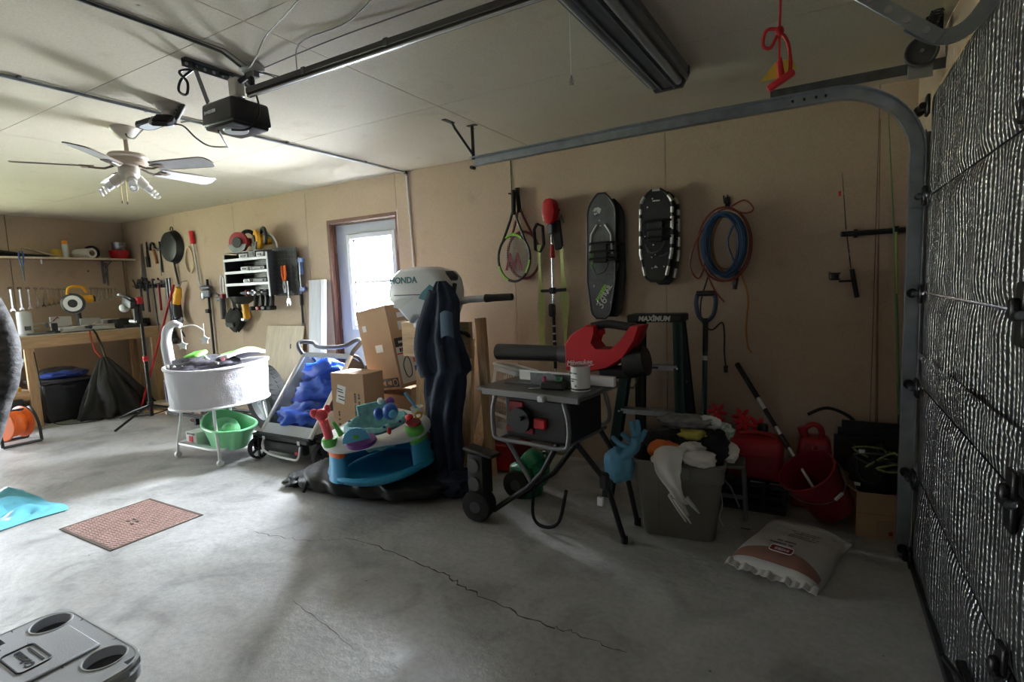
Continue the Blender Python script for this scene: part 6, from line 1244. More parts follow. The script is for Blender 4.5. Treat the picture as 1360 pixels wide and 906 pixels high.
    Mc = Matrix.Rotation(R(-24), 4, 'Z') @ Matrix.Translation((0, -.0522, .085)) @ WALL
    scribble(p, Mc @ Matrix.Translation((0, .012, 0)), .055, .010, 'label_black', 1); scribble(p, Mc @ Matrix.Translation((.006, -.018, 0)), .05, .008, 'dark_grey', 2); scribble(p, Mc @ Matrix.Translation((-.012, -.03, 0)), .025, .008, 'label_black', 3); MB().prism([(-.008, 0), (.008, 0), (0, .012)], .001, Mc @ Matrix.Translation((.018, -.058, 0))).build('hazard_mark', 'dark_grey', p)
    p = thing('push_block', 'black push block with a pink knob lying on the table saw', 'push block', (-1.24, 2.58, ZT+.016)); MB().box((0, 0, .022), (.15, .07, .044), bev=.01, taper=(.85, .8)).build('block', 'saw_shell', p); MB().box((-.05, -.01, .055), (.02, .02, .03), bev=.004).build('pink_knob', mat('magenta', (.45, .05, .16), .5), p); MB().box((.03, .01, .055), (.03, .03, .025), bev=.004).build('green_knob', 'green_plastic', p)
    tag(MB().tube([(-1.36, 2.52, ZT+.022), (-1.33, 2.53, ZT+.022), (-1.30, 2.55, ZT+.022)], .005, 6).build('hex_key', 'chrome'), 'small shiny hex key lying on the left of the table saw', 'hex key')
table_saw()
def blower():
    mat('blower_red', (.50, .012, .02), .35)
    t = thing('leaf_blower', 'red and black cordless leaf blower lying across the back of the table saw', 'leaf blower', (-1.28, 2.90, .845), (0, 0, R(-4)))
    # tube rests on the fence side; body to the right
    MB().tube([(-.52, 0, .115), (-.30, 0, .118), (.0, 0, .12)], [.052, .050, .048], 22).build('nozzle_tube', 'black_plastic', t); MB().tube([(-.06, 0, .119), (.02, 0, .12)], .054, 22).build('collar', 'dark_grey', t)
    out = [(.0, .03), (.0, .19), (.05, .25), (.14, .30), (.19, .295), (.19, .26), (.17, .20), (.20, .165), (.30, .165), (.36, .22), (.42, .30), (.47, .30), (.44, .22), (.37, .12), (.27, .055), (.12, .02)]
    b = MB(); rings = []
    for y, k in ((-.075, .86), (-.06, .96), (-.03, 1.0), (.03, 1.0), (.06, .96), (.075, .86)):
        rings.append([b.bm.verts.new((.2+(x-.2)*(.5+.5*k), y, .165+(z-.165)*(.5+.5*k))) for x, z in out])
    for A, B in zip(rings, rings[1:]):
        for j in range(len(out)): b.bm.faces.new((A[j], A[(j+1) % len(out)], B[(j+1) % len(out)], B[j]))
    b.bm.faces.new(rings[0]); b.bm.faces.new(rings[-1][::-1]); b.build('shell', 'blower_red', t, ang=40)
    MB().tube(smooth_path([(.15, 0, .285), (.24, 0, .30), (.34, 0, .29), (.42, 0, .28)], 5), .024, 10).build('handle_grip', 'black_rubber', t); MB().box((.21, 0, .255), (.035, .03, .03), bev=.006).build('trigger', 'blower_red', t)
    MB().cyl((.36, 0, .08), (.47, 0, .10), .085, .08, 22).build('intake', 'black_plastic', t); MB().box((.30, 0, .03), (.18, .12, .06), bev=.012).build('battery', 'black_plastic', t)
    text('Milwaukee', .038, 'paper_white', t, Matrix.Translation((.10, -.0765, .085)) @ WALL @ Matrix.Rotation(R(6), 4, 'Z'), shear=.25, ext=.0015); MB().tube([(.02, -.078, .06), (.10, -.079, .066), (.19, -.078, .076)], .002, 5).build('underline', 'paper_white', t)
blower()
def green_can():
    mat('can_green', (.012, .20, .085), .35)
    t = thing('watering_can', 'dark green plastic watering can on the floor behind the saw stand', 'watering can', (-1.68, 3.02, 0), (0, 0, R(-10)))
    MB().lathe([(0, .0), (.105, 0), (.115, .01), (.118, .03), (.10, .06), (.105, .15), (.10, .19), (.06, .21), (.055, .20), (0, .2)], 28).build('tank', 'can_green', t)
    MB().tube(smooth_path([(.02, -.02, .20), (.07, -.03, .26), (.13, -.03, .24), (.17, -.03, .14)], 6), [.05]*7+[.065]*6+[.05]*6, 14).build('hood', 'can_green', t); MB().tube(smooth_path([(-.08, 0, .06), (-.12, .05, .12), (-.13, .07, .17)], 5), .018, 10).build('spout', 'can_green', t); MB().tube(smooth_path([(.05, .06, .2), (.12, .08, .28), (.14, .06, .12), (.10, .03, .06)], 5), .012, 8).build('handle', 'can_green', t)
green_can()

def ladder():
    mat('fiberglass', (.012, .05, .045), .45); mat('fiber_dark', (.02, .022, .022), .5)
    t = thing('step_ladder', 'dark green fiberglass step ladder standing against the wall behind the saw', 'ladder', (-.925, 3.20, 0))
    ZT = 1.12; lean = .34
    def rail(x0, x1, y0, y1, nm, m):
        p = Vector((x0, y0, .0)); q = Vector((x1, y1, ZT)); d = q-p; b = MB(); n = Vector((1, 0, 0)); y_ = d.normalized().cross(n).normalized()
        for s_, wx, wy in ((0, .012, .07), (-.031, .03, .008), (.031, .03, .008)):
            V = [b.bm.verts.new(e+n*(sx*wx)+y_*(s_+sy*wy/2)) for e in (p, q) for sx, sy in ((-1, -1), (1, -1), (1, 1), (-1, 1))]
            for f in ((0, 1, 2, 3), (4, 5, 6, 7), (0, 1, 5, 4), (1, 2, 6, 5), (2, 3, 7, 6), (3, 0, 4, 7)): b.bm.faces.new([V[i] for i in f])
        b.build(nm, m, t)
    for s in (-1, 1): rail(s*.24, s*.145, -.02, lean-.05, 'front_rail', 'fiberglass'); rail(s*.20, s*.13, .58, lean+.06, 'rear_rail', 'fiber_dark')
    MB().box((0, lean, ZT+.015), (.36, .19, .05), bev=.008).build('top_cap', 'fiber_dark', t)
    text('MAXIMUM', .046, 'paper_white', t, Matrix.Translation((0, lean-.096, ZT+.012)) @ WALL, shear=.2, bold=.0022, ext=.001, sx=.95); MB().prism([(-.012, .028), (0, .042), (.012, .028)], .002, wallM(y=lean-.0955, z=ZT)).build('peak_logo', 'paper_white', t)
    for z in (.28, .56, .84):
        k = z/ZT; w_ = 2*(.24-.095*k)-.02; y = -.02+(lean-.03)*k
        MB().box((0, y, z), (w_, .075, .004)).box((0, y-.038, z-.014), (w_, .004, .030)).box((0, y+.036, z-.014), (w_, .004, .030)).build('step', 'steel', t)
        rep('rivet', MB().cyl((0, -.008, 0), (0, .0, 0), .007, n=8), 'chrome', t, [(s*(w_/2+.006), y-.05, z-.012) for s in (-1, 1)])
    MB().box((.0, -.02+(lean-.03)*.75-.041, .826), (.09, .003, .012)).build('step_label', 'label_black', t)
    for z in (.45, .8): MB().box((0, .58-.3*z/ZT, z), (.32, .02, .03)).build('rear_brace', 'fiber_dark', t)
    for s in (-1, 1): MB().tube([(s*.17, .14, .70), (s*.16, .30, .66), (s*.165, .42, .70)], .006, 6).build('spreader', 'steel', t)
    MB().box((-.155, lean-.13, 1.02), (.004, .02, .08), rot=(0, R(15), 0)).build('warning_label', 'paper_white', t)
ladder()

def tote():
    mat('tote_olive', (.15, .145, .12), .5, bump=.08, bscale=120); mat('glove_blue', (.10, .33, .50), .55, bump=.3, bscale=30); mat('cloth_orange', (.72, .16, .03), .8); mat('glove_white', (.62, .60, .56), .45, bump=.2, bscale=20); mat('cloth_yellow', (.45, .40, .08), .8); mat('cloth_grey', (.16, .16, .165), .85, var=.4, vscale=20)
    t = thing('storage_tote', 'olive grey plastic storage tote overflowing with gloves and clothes', 'tote', (-.655, 2.98, 0), (0, 0, R(7)))
    o1 = rrect(.36, .36, .04, 5); o2 = rrect(.455, .43, .045, 5); H_ = .42
    b = MB(); R1 = [[b.bm.verts.new((x, y, z)) for x, y in o] for o, z in ((o1, .004), ([(x*1.02, y*1.02) for x, y in o1], .012), ([(p[0]*.2+q[0]*.8, p[1]*.2+q[1]*.8) for p, q in zip(o1, o2)], H_-.10))]
    R1 += [[b.bm.verts.new((x*1.0, y*1.0, z)) for x, y in o2] for z in (H_-.095, H_)]; R1.append([b.bm.verts.new((x*.965, y*.965, H_)) for x, y in o2]); R1.append([b.bm.verts.new((x*.96, y*.96, .02)) for x, y in o1])
    for A, B in zip(R1, R1[1:]):
        for j in range(len(A)): b.bm.faces.new((A[j], A[(j+1) % len(A)], B[(j+1) % len(A)], B[j]))
    b.bm.faces.new(R1[0][::-1]); b.bm.faces.new(R1[-1]); b.build('tub', 'tote_olive', t, ang=30)
    MB().tube([(x*1.01, y*1.01, H_) for x, y in o2], .009, 6, closed=True).build('rim', 'tote_olive', t)
    for x in (-.10, .10): MB().box((x, -.192, .17), (.012, .012, .30), rot=(R(4), 0, 0), bev=.003).build('rib', 'tote_olive', t)
    MB().box((0, -.222, H_-.045), (.13, .014, .07), bev=.006).build('handle_lip', 'tote_olive', t)
    X, Y_, Z_ = -.655, 2.98, .42
    def heap(nm, lab, cat, m, c, r_, sd, amp=.25, extra=None):
        h = thing(nm, lab, cat, (X+c[0], Y_+c[1], Z_+c[2])); crumple((0, 0, 0), r_, sd, amp).build('cloth', m, h, ang=70); return h
    heap('dark_clothes', 'black clothing heaped across the olive tote', 'clothes', 'black_cloth', (0, .02, .05), (.20, .18, .10), 1.2); heap('grey_shirt', 'dark grey printed shirt folded on top of the tote heap', 'shirt', 'cloth_grey', (.02, .03, .17), (.15, .11, .035), 3.3)
    heap('orange_hat', 'orange cloth hat tucked in the front of the tote', 'hat', 'cloth_orange', (-.05, -.14, .045), (.095, .07, .055), 5.6, .15); heap('yellow_cloth', 'yellow cloth under the grey shirt in the tote', 'cloth', 'cloth_yellow', (.07, -.06, .125), (.075, .06, .03), 7.4); heap('pale_cloth', 'pale grey cloth at the back of the tote heap', 'cloth', 'label_grey', (.12, .08, .15), (.09, .08, .045), 8.8)
    heap('striped_sock', 'black and white knit bundle at the right side of the tote', 'knitwear', 'black_cloth', (.18, -.04, .06), (.08, .11, .09), 11.2); heap('patterned_scarf', 'small green and white patterned bundle on the right of the tote heap', 'scarf', mat('scarf_print', (.35, .42, .36), .8, var=.7, vscale=45), (.21, .08, .12), (.055, .05, .045), 9.9)
    heap('white_rag', 'off-white rag hanging at the right edge of the tote', 'rag', 'glove_white', (.25, .0, .03), (.05, .08, .05), 13.1)
    # blue rubber glove hanging off the left rim
    g = thing('blue_glove', 'light blue rubber glove hanging over the left rim of the tote', 'glove', (-.86, 2.78, .42))
    def cuff(u, v):
        a = 2*PI*u; return (-.06-.03*v+(.085+.012*math.sin(3*a))*math.cos(a)*(.75+.3*v), .045*math.sin(a)*(1+.2*fbm((a, v*3, 2))), .02-.16*v+.01*math.sin(4*a))
    crumple((-.085, -.01, -.045), (.085, .05, .10), 2.9, .16).build('cuff', 'glove_blue', g, ang=70)
    MB().tube(smooth_path([(-.06, -.01, .01), (.0, .0, .06), (.01, .0, .12)], 5), [.05]*6+[.045]*5, 14, flat=(1, .6)).build('palm', 'glove_blue', g, ang=70)
    for pts in ([(.0, 0, .11), (-.005, .0, .16), (-.02, 0, .205)], [(.015, 0, .12), (.022, 0, .17), (.016, 0, .215)], [(-.02, 0, .09), (-.055, 0, .12), (-.075, 0, .13)], [(-.03, -.01, .06), (-.08, -.02, .08), (-.12, -.02, .115)], [(.03, 0, .10), (.05, .01, .14), (.06, .01, .16)]): MB().tube(smooth_path(pts, 4), [.016]*5+[.014]*3+[.008], 9).build('finger', 'glove_blue', g)
    g = thing('white_glove', 'long white rubber glove drooping over the front of the tote, fingers down', 'glove', (-.63, 2.73, .42))
    def gl(u, v):
        a = 2*PI*u; P = smooth_path([(.06, .05, .075), (-.01, .01, .09), (-.035, -.035, .03), (-.025, -.045, -.05), (.01, -.045, -.12), (.035, -.04, -.165)], 4); x = v*(len(P)-1); i = min(int(x), len(P)-2); p = P[i].lerp(P[i+1], x-i)
        w_ = (.050+.022*math.sin(PI*min(1, v*1.3)))*(1-.25*max(0, v-.7)/.3)*(1+.14*fbm((v*6, a, 2))); d_ = .020*(1+.5*fbm((a*2, v*5, 7)))
        tw = Vector((.94, 0, -.34)) if v > .35 else Vector((.75, .5, 0)).lerp(Vector((.94, 0, -.34)), v/.35)
        nn = Vector((0, -1, 0)) if v > .35 else Vector((-.3, -.3, .9)).lerp(Vector((0, -1, 0)), v/.35)
        q = p+tw*w_*math.cos(a)+nn*d_*math.sin(a)*(1+.4*math.sin(3*a+v*9)); return tuple(q)
    MB().grid(gl, 36, 34, cu=True).build('cuff', 'glove_white', g, ang=70)
    for p0_, tip in (((-.02, -.045, -.135), (.06, -.04, -.27)), ((.005, -.045, -.15), (.085, -.04, -.275)), ((.03, -.042, -.16), (.075, -.036, -.235)), ((.06, -.042, -.14), (.125, -.036, -.215))): MB().tube([p0_, tuple((Vector(p0_)+Vector(tip))/2), tip], [.021, .016, .005], 9, flat=(1, .6)).build('finger', 'glove_white', g)
    g = thing('white_sleeve', 'white rubber glove cuff curled on the front rim of the tote', 'glove', (-.52, 2.77, .445)); crumple((0, 0, .02), (.085, .05, .045), 6.6, .28).build('cuff', 'glove_white', g, ang=70); crumple((-.04, .04, .06), (.06, .045, .03), 2.6, .28).build('cuff_fold', 'glove_white', g, ang=70)
    g = thing('pink_rag', 'small pale pink rag at the front rim of the tote', 'rag', (-.72, 2.745, .42)); crumple((0, 0, .02), (.04, .025, .028), 4.1, .2).build('cloth', mat('pale_pink', (.55, .45, .46), .8), g, ang=70)
tote()

def right_floor():
    mat('gas_red', (.30, .01, .015), .38); mat('bucket_red', (.20, .006, .014), .35); mat('step_grey', (.14, .15, .155), .55)
    t = thing('black_crate', 'black plastic crate under the wide red gas can', 'crate', (-.32, 3.47, 0)); 
    MB().box((0, 0, .006), (.34, .30, .012)).build('base', 'black_plastic', t)
    for x, y, a, b_ in ((0, -.145, .34, .012), (0, .145, .34, .012), (-.165, 0, .012, .29), (.165, 0, .012, .29)):
        for z in (.03, .095, .165): MB().box((x, y, z), (a, b_, .022)).build('slat', 'black_plastic', t)
    for x in (-.165, -.055, .055, .165):
        for y in (-.145, .145): MB().box((x, y, .095), (.022, .013, .17)).build('upright', 'black_plastic', t)
    t = thing('gas_can', 'wide red plastic gas can standing on the black crate', 'gas can', (-.315, 3.47, .180)); MB().box((0, 0, .12), (.29, .24, .24), bev=.03, seg=3).build('tank', 'gas_red', t); MB().tube(smooth_path([(-.10, 0, .23), (-.06, 0, .255), (.06, 0, .255), (.10, 0, .23)], 5), .014, 8).build('handle', 'gas_red', t); MB().cyl((.03, .05, .23), (.03, .05, .30), .03, .028, 14).build('cap', 'black_plastic', t); MB().box((.0, -.1215, .10), (.16, .004, .10), bev=.001).build('embossed_panel', 'gas_red', t)
    t = thing('gas_can', 'tall red gas can standing behind the red bucket', 'gas can', (-.01, 3.58, 0)); MB().box((0, 0, .21), (.26, .22, .42), bev=.03, seg=3, taper=(.60, .75)).build('tank', 'gas_red', t); MB().tube(smooth_path([(.04, 0, .40), (.03, 0, .47), (-.01, 0, .49), (-.05, 0, .46), (-.06, 0, .40)], 5), .016, 8).build('handle', 'gas_red', t); MB().cyl((-.05, 0, .41), (-.07, 0, .47), .025, n=12).build('spout', 'gas_red', t); MB().box((0, -.1, .25), (.03, .04, .3), bev=.012).build('ridge', 'gas_red', t)
    # bucket tipped toward the camera
    ax = Vector((-.36, -.30, .62)).normalized(); q = ax.to_track_quat('Z', 'Y').to_euler()
    t = thing('red_bucket', 'dark red bucket tipped over towards the front', 'bucket', (.085, 3.30, .105), tuple(q))
    MB().lathe([(0, -.0), (.105, .0), (.11, .005), (.142, .27), (.150, .272), (.151, .285), (.142, .287), (.138, .27), (.106, .012), (0, .01)], 40).build('pail', 'bucket_red', t)
    MB().tube([(.152*math.cos(a), .152*math.sin(a), .25-.09*math.sin(max(0, math.pi*(a+1.57)/3.14))) for a in [R(-90)+PI*k/20 for k in range(21)]], .003, 6).build('bail_wire', 'dull_steel', t); MB().tube([(.152*math.cos(R(-10)), .152*math.sin(R(-10)), .165), (.152*math.cos(R(10)), .152*math.sin(R(10)), .165)], .009, 8).build('bail_grip', 'label_grey', t)
    p0, p1 = Vector((.03, 3.22, .16)), Vector((-.47, 3.815, .80)); L_ = p1-p0
    t = thing('mop_pole', 'telescoping pole with a black grip standing in the red bucket and leaning on the wall', 'pole', tuple(p0))
    def seg(a, b_, r_, m, nm): MB().cyl(L_*a, L_*b_, r_, n=12).build(nm, m, t)
    seg(0, .36, .008, 'white_metal', 'lower_tube'); seg(.34, .43, .014, 'black_plastic', 'lower_clamp'); seg(.42, .50, .011, 'white_metal', 'middle_tube'); seg(.49, .62, .014, 'black_plastic', 'upper_clamp'); seg(.61, .72, .0125, 'paper_white', 'label_sleeve'); seg(.71, 1.0, .0165, 'black_rubber', 'grip')
    # grey plastic step stool frame + tangled white wires
    t = thing('grey_step', 'grey plastic step frame standing right of the olive tote', 'step stool', (-.43, 3.24, 0), (0, 0, R(5)))
    MB().box((0, 0, .31), (.15, .18, .022), bev=.006).build('tread', 'step_grey', t)
    for s in (-1, 1):
        for y in (-.08, .08): MB().box((s*.065+s*.01, y, .15), (.02, .022, .30), rot=(0, R(-3*s), 0), bev=.003).build('leg', 'step_grey', t)
        MB().box((s*.074, 0, .20), (.012, .15, .02)).build('side_rail', 'step_grey', t)
    MB().box((0, -.085, .14), (.13, .012, .022)).build('front_rail', 'step_grey', t); MB().tube([(-.05, -.09, .25), (.0, -.092, .20), (.05, -.09, .08)], .006, 6).build('diagonal_brace', 'step_grey', t)
    t = thing('white_cable', 'thin white cable with a plug hanging beside the olive tote', 'cable', (-.47, 3.08, 0)); MB().tube(smooth_path([(.0, 0, .48), (.005, -.02, .36), (.0, -.02, .24), (-.02, -.03, .10), (-.05, -.04, .008)], 6), .0035, 6).build('cable', 'white_plastic', t); MB().tube(smooth_path([(.005, -.02, .22), (.02, -.02, .12), (.005, -.03, .05), (.03, -.05, .008)], 6), .003, 6).build('loose_end', 'white_plastic', t); MB().box((-.01, -.025, .22), (.03, .02, .07), bev=.004).box((-.025, -.025, .20), (.03, .015, .012)).build('plug', 'white_plastic', t)
    t = thing('red_flowers', 'bright red artificial leaves poking up behind the tote', 'artificial flowers', (-.45, 3.55, 0)); rnd = random.Random(2)
    MB().lathe([(0, 0), (.06, 0), (.075, .12), (.07, .12), (0, .11)], 16).build('pot', 'dark_grey', t)
    for k in range(5): MB().tube([(0, 0, .1), (.05*math.cos(k*1.3), .05*math.sin(k*1.3), .3), (.13*math.cos(k*1.3), .08*math.sin(k*1.3), .46+.03*(k % 3))], .004, 5).build('stem', 'dark_red', t)
    for k in range(5):
        c = Vector((.13*math.cos(k*1.3), .08*math.sin(k*1.3), .46+.03*(k % 3)))
        for j in range(6):
            a = j*PI/3+k; MB().ell(c+Vector((.035*math.cos(a), -.01, .035*math.sin(a))), (.030, .004, .014), 8, 5, rot=(0, -a, 0)).build('leaf', 'bright_red', t)
    # right-hand carton with dark odds and ends
    t = thing('open_carton', 'brown open carton by the door track, full of dark odds and ends', 'box', (.295, 3.37, 0), (0, 0, R(4))); w_, d_, h_ = .23, .28, .24
    for x, y, a, b_ in ((0, -d_/2, w_, .006), (0, d_/2, w_, .006), (-w_/2, 0, .006, d_), (w_/2, 0, .006, d_)): MB().box((x, y, h_/2), (a, b_, h_)).build('side', 'cardboard', t)
    MB().box((0, 0, .006), (w_, d_, .008)).build('bottom', 'cardboard', t); MB().box((0, -d_/2-.004, .13), (w_, .002, .004)).build('crease', 'cardboard_dark', t)
    MB().box((.01, -d_/2-.004, .055), (.075, .002, .09)).build('printed_label', 'paper_brown', t); scribble(t, Matrix.Translation((.01, -d_/2-.0055, .035)) @ WALL, .06, .035, 'dark_red', 7)
    MB().sheet(lambda u, v: (-w_/2-.005-.05*v, (u-.5)*d_, h_+.002+.03*v), 4, 4, .004).build('flap', 'cardboard_dark', t)
    t = thing('dark_bundle', 'tangle of black straps and netting heaped in the open carton', 'bundle', (.28, 3.42, .24)); crumple((0, 0, .06), (.12, .13, .12), 3.2, .35).build('cloth', 'black_cloth', t, ang=70)
    rnd = random.Random(9)
    for k in range(7): MB().tube(smooth_path([(rnd.uniform(-.13, .12), rnd.uniform(-.16, .1), rnd.uniform(.05, .22)) for _ in range(5)], 5), .006, 6).build('strap', ('black_plastic', 'dark_grey', 'olive_print')[k % 3], t)
    rep('buckle', MB().box((0, 0, 0), (.03, .008, .02), bev=.002), 'chrome', t, [(-.09, -.16, .03), (.04, -.12, .16), (-.07, -.1, .19)])
    tag(MB().tube(smooth_path([(-.05, 3.70, .52), (.05, 3.74, .56), (.16, 3.75, .52), (.24, 3.72, .44), (.3, 3.68, .36)], 6), .010, 7).build('black_hose', 'cord_black'), 'black hose arching along the wall above the open carton', 'hose')
    t = thing('black_planks', 'dark flat boards leaning in the corner above the open carton', 'boards', (.26, 3.66, 0))
    for k in range(3): MB().box((.02*k, .02*k, .21+.02*k), (.34, .02, .42+.04*k), rot=(R(-4), 0, 0)).build('board', 'black_metal', t)
    tag(MB().box((-.33, 3.05, .006), (.05, .012, .004)).build('metal_strip', 'chrome'), 'small shiny metal strip on the floor beside the grey step', 'strip')
    # bag of salt
    mat('sack_white', (.46, .45, .44), .4, bump=.35, bscale=14); mat('sack_brown', (.24, .115, .085), .5)
    t = thing('salt_sack', 'white plastic sack with a brown end band lying flat on the floor', 'sack', (-.10, 2.86, 0), (0, 0, R(-15)))
    HW, HL = .195, .285
    def hz(u, v):
        e = max(0, 1-abs(2*u-1)**3.5)*max(0, 1-abs(2*v-1)**5); return .012+.078*e**.6+.006*fbm((u*6, v*6, 4))*e+.004*math.sin(v*40+5*u)*e*(v > .6)
    def top(u, v): return ((u-.5)*2*HW*(1+.03*math.sin(7*v)), (v-.5)*2*HL, hz(u, v))
    sk = MB(); sk.grid(top, 40, 50); sk.grid(lambda u, v: (top(u, v)[0], top(u, v)[1], .004), 40, 50); sk.grid(lambda u, v: (top(0, u)[0], top(0, u)[1], .004+(top(0, u)[2]-.004)*v), 50, 2); sk.grid(lambda u, v: (top(1, u)[0], top(1, u)[1], .004+(top(1, u)[2]-.004)*v), 50, 2)
    sk.grid(lambda u, v: (top(u, 0)[0], top(u, 0)[1], .004+(top(u, 0)[2]-.004)*v), 40, 2); sk.grid(lambda u, v: (top(u, 1)[0], top(u, 1)[1], .004+(top(u, 1)[2]-.004)*v), 40, 2)
    bmesh.ops.remove_doubles(sk.bm, verts=sk.bm.verts, dist=.0008); sk.build('sack_body', 'sack_white', t, ang=60)
    def band(u, v):
        vv = .055+(.17-.10*(2*u-1)**2)*v; p = top(.02+.96*u, vv); return (p[0], p[1], p[2]+.002)
    MB().grid(band, 36, 8).build('brown_band', 'sack_brown', t, ang=70)
    MB().sheet(lambda u, v: ((u-.5)*2*HW*1.02, -HL-.028+.045*v+.006*math.sin(u*23), .014+.004*math.sin(u*31)+.003*math.sin(u*67)+.014*v), 60, 4, .003).build('sealed_edge', 'sack_white', t); MB().sheet(lambda u, v: ((u-.5)*2*HW, HL-.005+.03*v, .016+.006*math.sin(u*20)), 30, 4, .003).build('sealed_edge', 'sack_white', t)
    u0, v0 = .52, .21; c = Vector(top(u0, v0)); sl = math.atan2(top(u0, v0+.03)[2]-top(u0, v0-.03)[2], .06*2*HL)
    Ml = Matrix.Translation(c+Vector((0, 0, .006))) @ Matrix.Rotation(sl, 4, 'X')
    MB().prism([(x, y) for x, y in rrect(.10, .052, .014, 4)], .003, Ml).build('red_logo', 'bucket_red', t); MB().tube([(x, y, .003) for x, y in rrect(.10, .052, .014, 4)], .002, 5, closed=True, M=Ml).build('logo_outline', 'paper_white', t)
    scribble(t, Ml @ Matrix.Translation((0, 0, .0036)), .06, .02, 'sack_white', 5)
    for k, (v1, u1, w1, hh) in enumerate(((.33, .46, .10, .014), (.38, .50, .08, .012), (.52, .62, .13, .006), (.56, .62, .13, .006), (.60, .62, .12, .006), (.64, .62, .13, .006))):
        c = Vector(top(u1, v1)); scribble(t, Matrix.Translation(c+Vector((0, 0, .004))), w1, hh, 'dark_grey', k)
right_floor()

# ---------------------------------------------------------------- hung on the long wall, right part
def right_wall():
    mat('strap_lime', (.36, .39, .14), .7, var=.1, vscale=30); mat('racq_green', (.30, .62, .08), .4); mat('string_grey', (.45, .43, .40), .5); mat('racq_red', (.16, .02, .03), .5); mat('deck_black', (.016, .017, .02), .5); mat('deck_grey', (.10, .105, .115), .5, var=.3, vscale=14); mat('alu_bright', (.62, .60, .56), .35, .6); mat('shovel_blue', (.025, .045, .10), .5); mat('rod_green', (.10, .22, .10), .4)
    def racquet(x, z, y, tilt, label, frame, accent, logo):
        t = thing('tennis_racquet', label, 'racquet', (x, YB-y, z), (0, tilt, 0), 'tennis racquets hung together'); A, B = .145, .185
        el = [(A*math.cos(2*PI*k/40), 0, B*math.sin(2*PI*k/40)) for k in range(40)]
        MB().tube(el, .0105, 8, closed=True).build('frame', frame, t)
        if accent:
            for a0, a1 in ((200, 250), (-40, -5), (60, 120)): MB().tube([(A*1.0*math.cos(R(a0+(a1-a0)*k/8)), -.006, B*math.sin(R(a0+(a1-a0)*k/8))) for k in range(9)], .0085, 6).build('accent', accent, t)
        for s in (-1, 1): MB().tube([(s*A*.72, 0, B*.70), (s*.03, 0, .30), (s*.012, 0, .36)], .010, 8).build('throat', frame, t)
        MB().tube([(-.075, 0, .155), (0, 0, .195), (.075, 0, .155)], .008, 6).build('throat_bridge', accent or frame, t)
        st = MB()
        for k in range(-8, 9):
            xx = k*.0165; zz = B*math.sqrt(max(0, 1-(xx/A)**2)); st.box((xx, 0, 0), (.0016, .0016, 2*zz))
        for k in range(-10, 11):
            zz = k*.0172; xx = A*math.sqrt(max(0, 1-(zz/B)**2)); st.box((0, 0, zz), (2*xx, .0016, .0016))
        o = st.build('strings', 'string_grey', t); o['kind'] = 'stuff'
        MB().cyl((0, 0, .34), (0, 0, .52), .0175, .0185, 10).build('grip', 'black_rubber', t); MB().cyl((0, 0, .515), (0, 0, .53), .021, n=10).build('butt_cap', 'black_plastic', t)
        if logo: text('W', .19, 'racq_red', t, Matrix.Translation((0, -.003, -.02)) @ WALL @ Matrix.Rotation(R(180), 4, 'Z'), sx=.75, ext=.0008, bold=.006)
        return t
    racquet(-2.13, 1.60, .06, R(2), 'black and lime tennis racquet hanging in front of another racquet', 'black_plastic', 'racq_green', True); racquet(-2.06, 1.62, .025, R(-4), 'dark red tennis racquet hanging behind the lime one', 'racq_red', None, False)
    t = thing('racquet_hook', 'dark cord above the racquets hanging down the wall seam', 'hook', (-2.155, YB, 2.14)); MB().cyl((0, -.01, -.05), (-.006, -.004, .26), .004, n=6).build('cord', 'cord_black', t); MB().cyl((0, 0, -.03), (0, -.06, -.03), .006, n=6).build('peg', 'black_metal', t)
    # ice auger/trimmer with straps
    t = thing('string_trimmer', 'red-headed pole trimmer hanging upright on the wall', 'trimmer', (-1.79, YB, 1.50))
    out = [(-.045, .35), (-.055, .42), (-.045, .50), (-.02, .525), (.03, .525), (.05, .49), (.05, .42), (.04, .35), (.01, .33)]
    MB().prism(out, .10, wallM(y=-.02), bev=.016).build('motor_head', 'red_plastic', t); MB().box((.0, -.07, .30), (.045, .05, .08), bev=.008).build('gear_neck', 'dull_steel', t); MB().cyl((0, -.06, .29), (-.005, -.06, -.80), .011, n=10).build('shaft', 'chrome', t); MB().cyl((0, -.06, .08), (0, -.06, .18), .022, .014, 10).build('red_collar', 'red_plastic', t); MB().cyl((-.004, -.06, -.35), (-.004, -.06, -.78), .0135, n=10).build('lower_shaft', 'black_metal', t)
    MB().tube([(-.10, -.07, -.17), (.0, -.075, -.17), (.11, -.07, -.165)], .012, 8).box((-.002, -.07, -.17), (.045, .045, .05), bev=.008).build('cross_handle', 'black_rubber', t); MB().box((-.01, -.075, -.32), (.05, .05, .10), bev=.012).build('trigger_block', 'black_plastic', t); rep('ring_mark', MB().cyl((-.004, -.06, 0), (-.004, -.06, .012), .0145, n=10), 'white_metal', t, [(0, 0, -.45-.06*k) for k in range(5)])
    s = thing('lime_strap', 'lime green tie-down strap hanging left of the trimmer pole', 'strap', (-1.90, YB, 1.55)); MB().sheet(lambda u, v: (-.005+(u-.5)*(.035+.05*v-.02*abs(math.sin(v*5))), -.05-.012*math.sin(v*9)*u, .14-.80*v), 4, 26, .003).build('webbing', 'strap_lime', s, ang=60); MB().tube([(-.02, -.05, .30), (-.045, -.05, .26), (-.04, -.05, .10), (.0, -.05, .08), (.035, -.05, .14), (.03, -.05, .28), (-.02, -.05, .30)], .012, 6).build('black_loop', 'black_cloth', s)
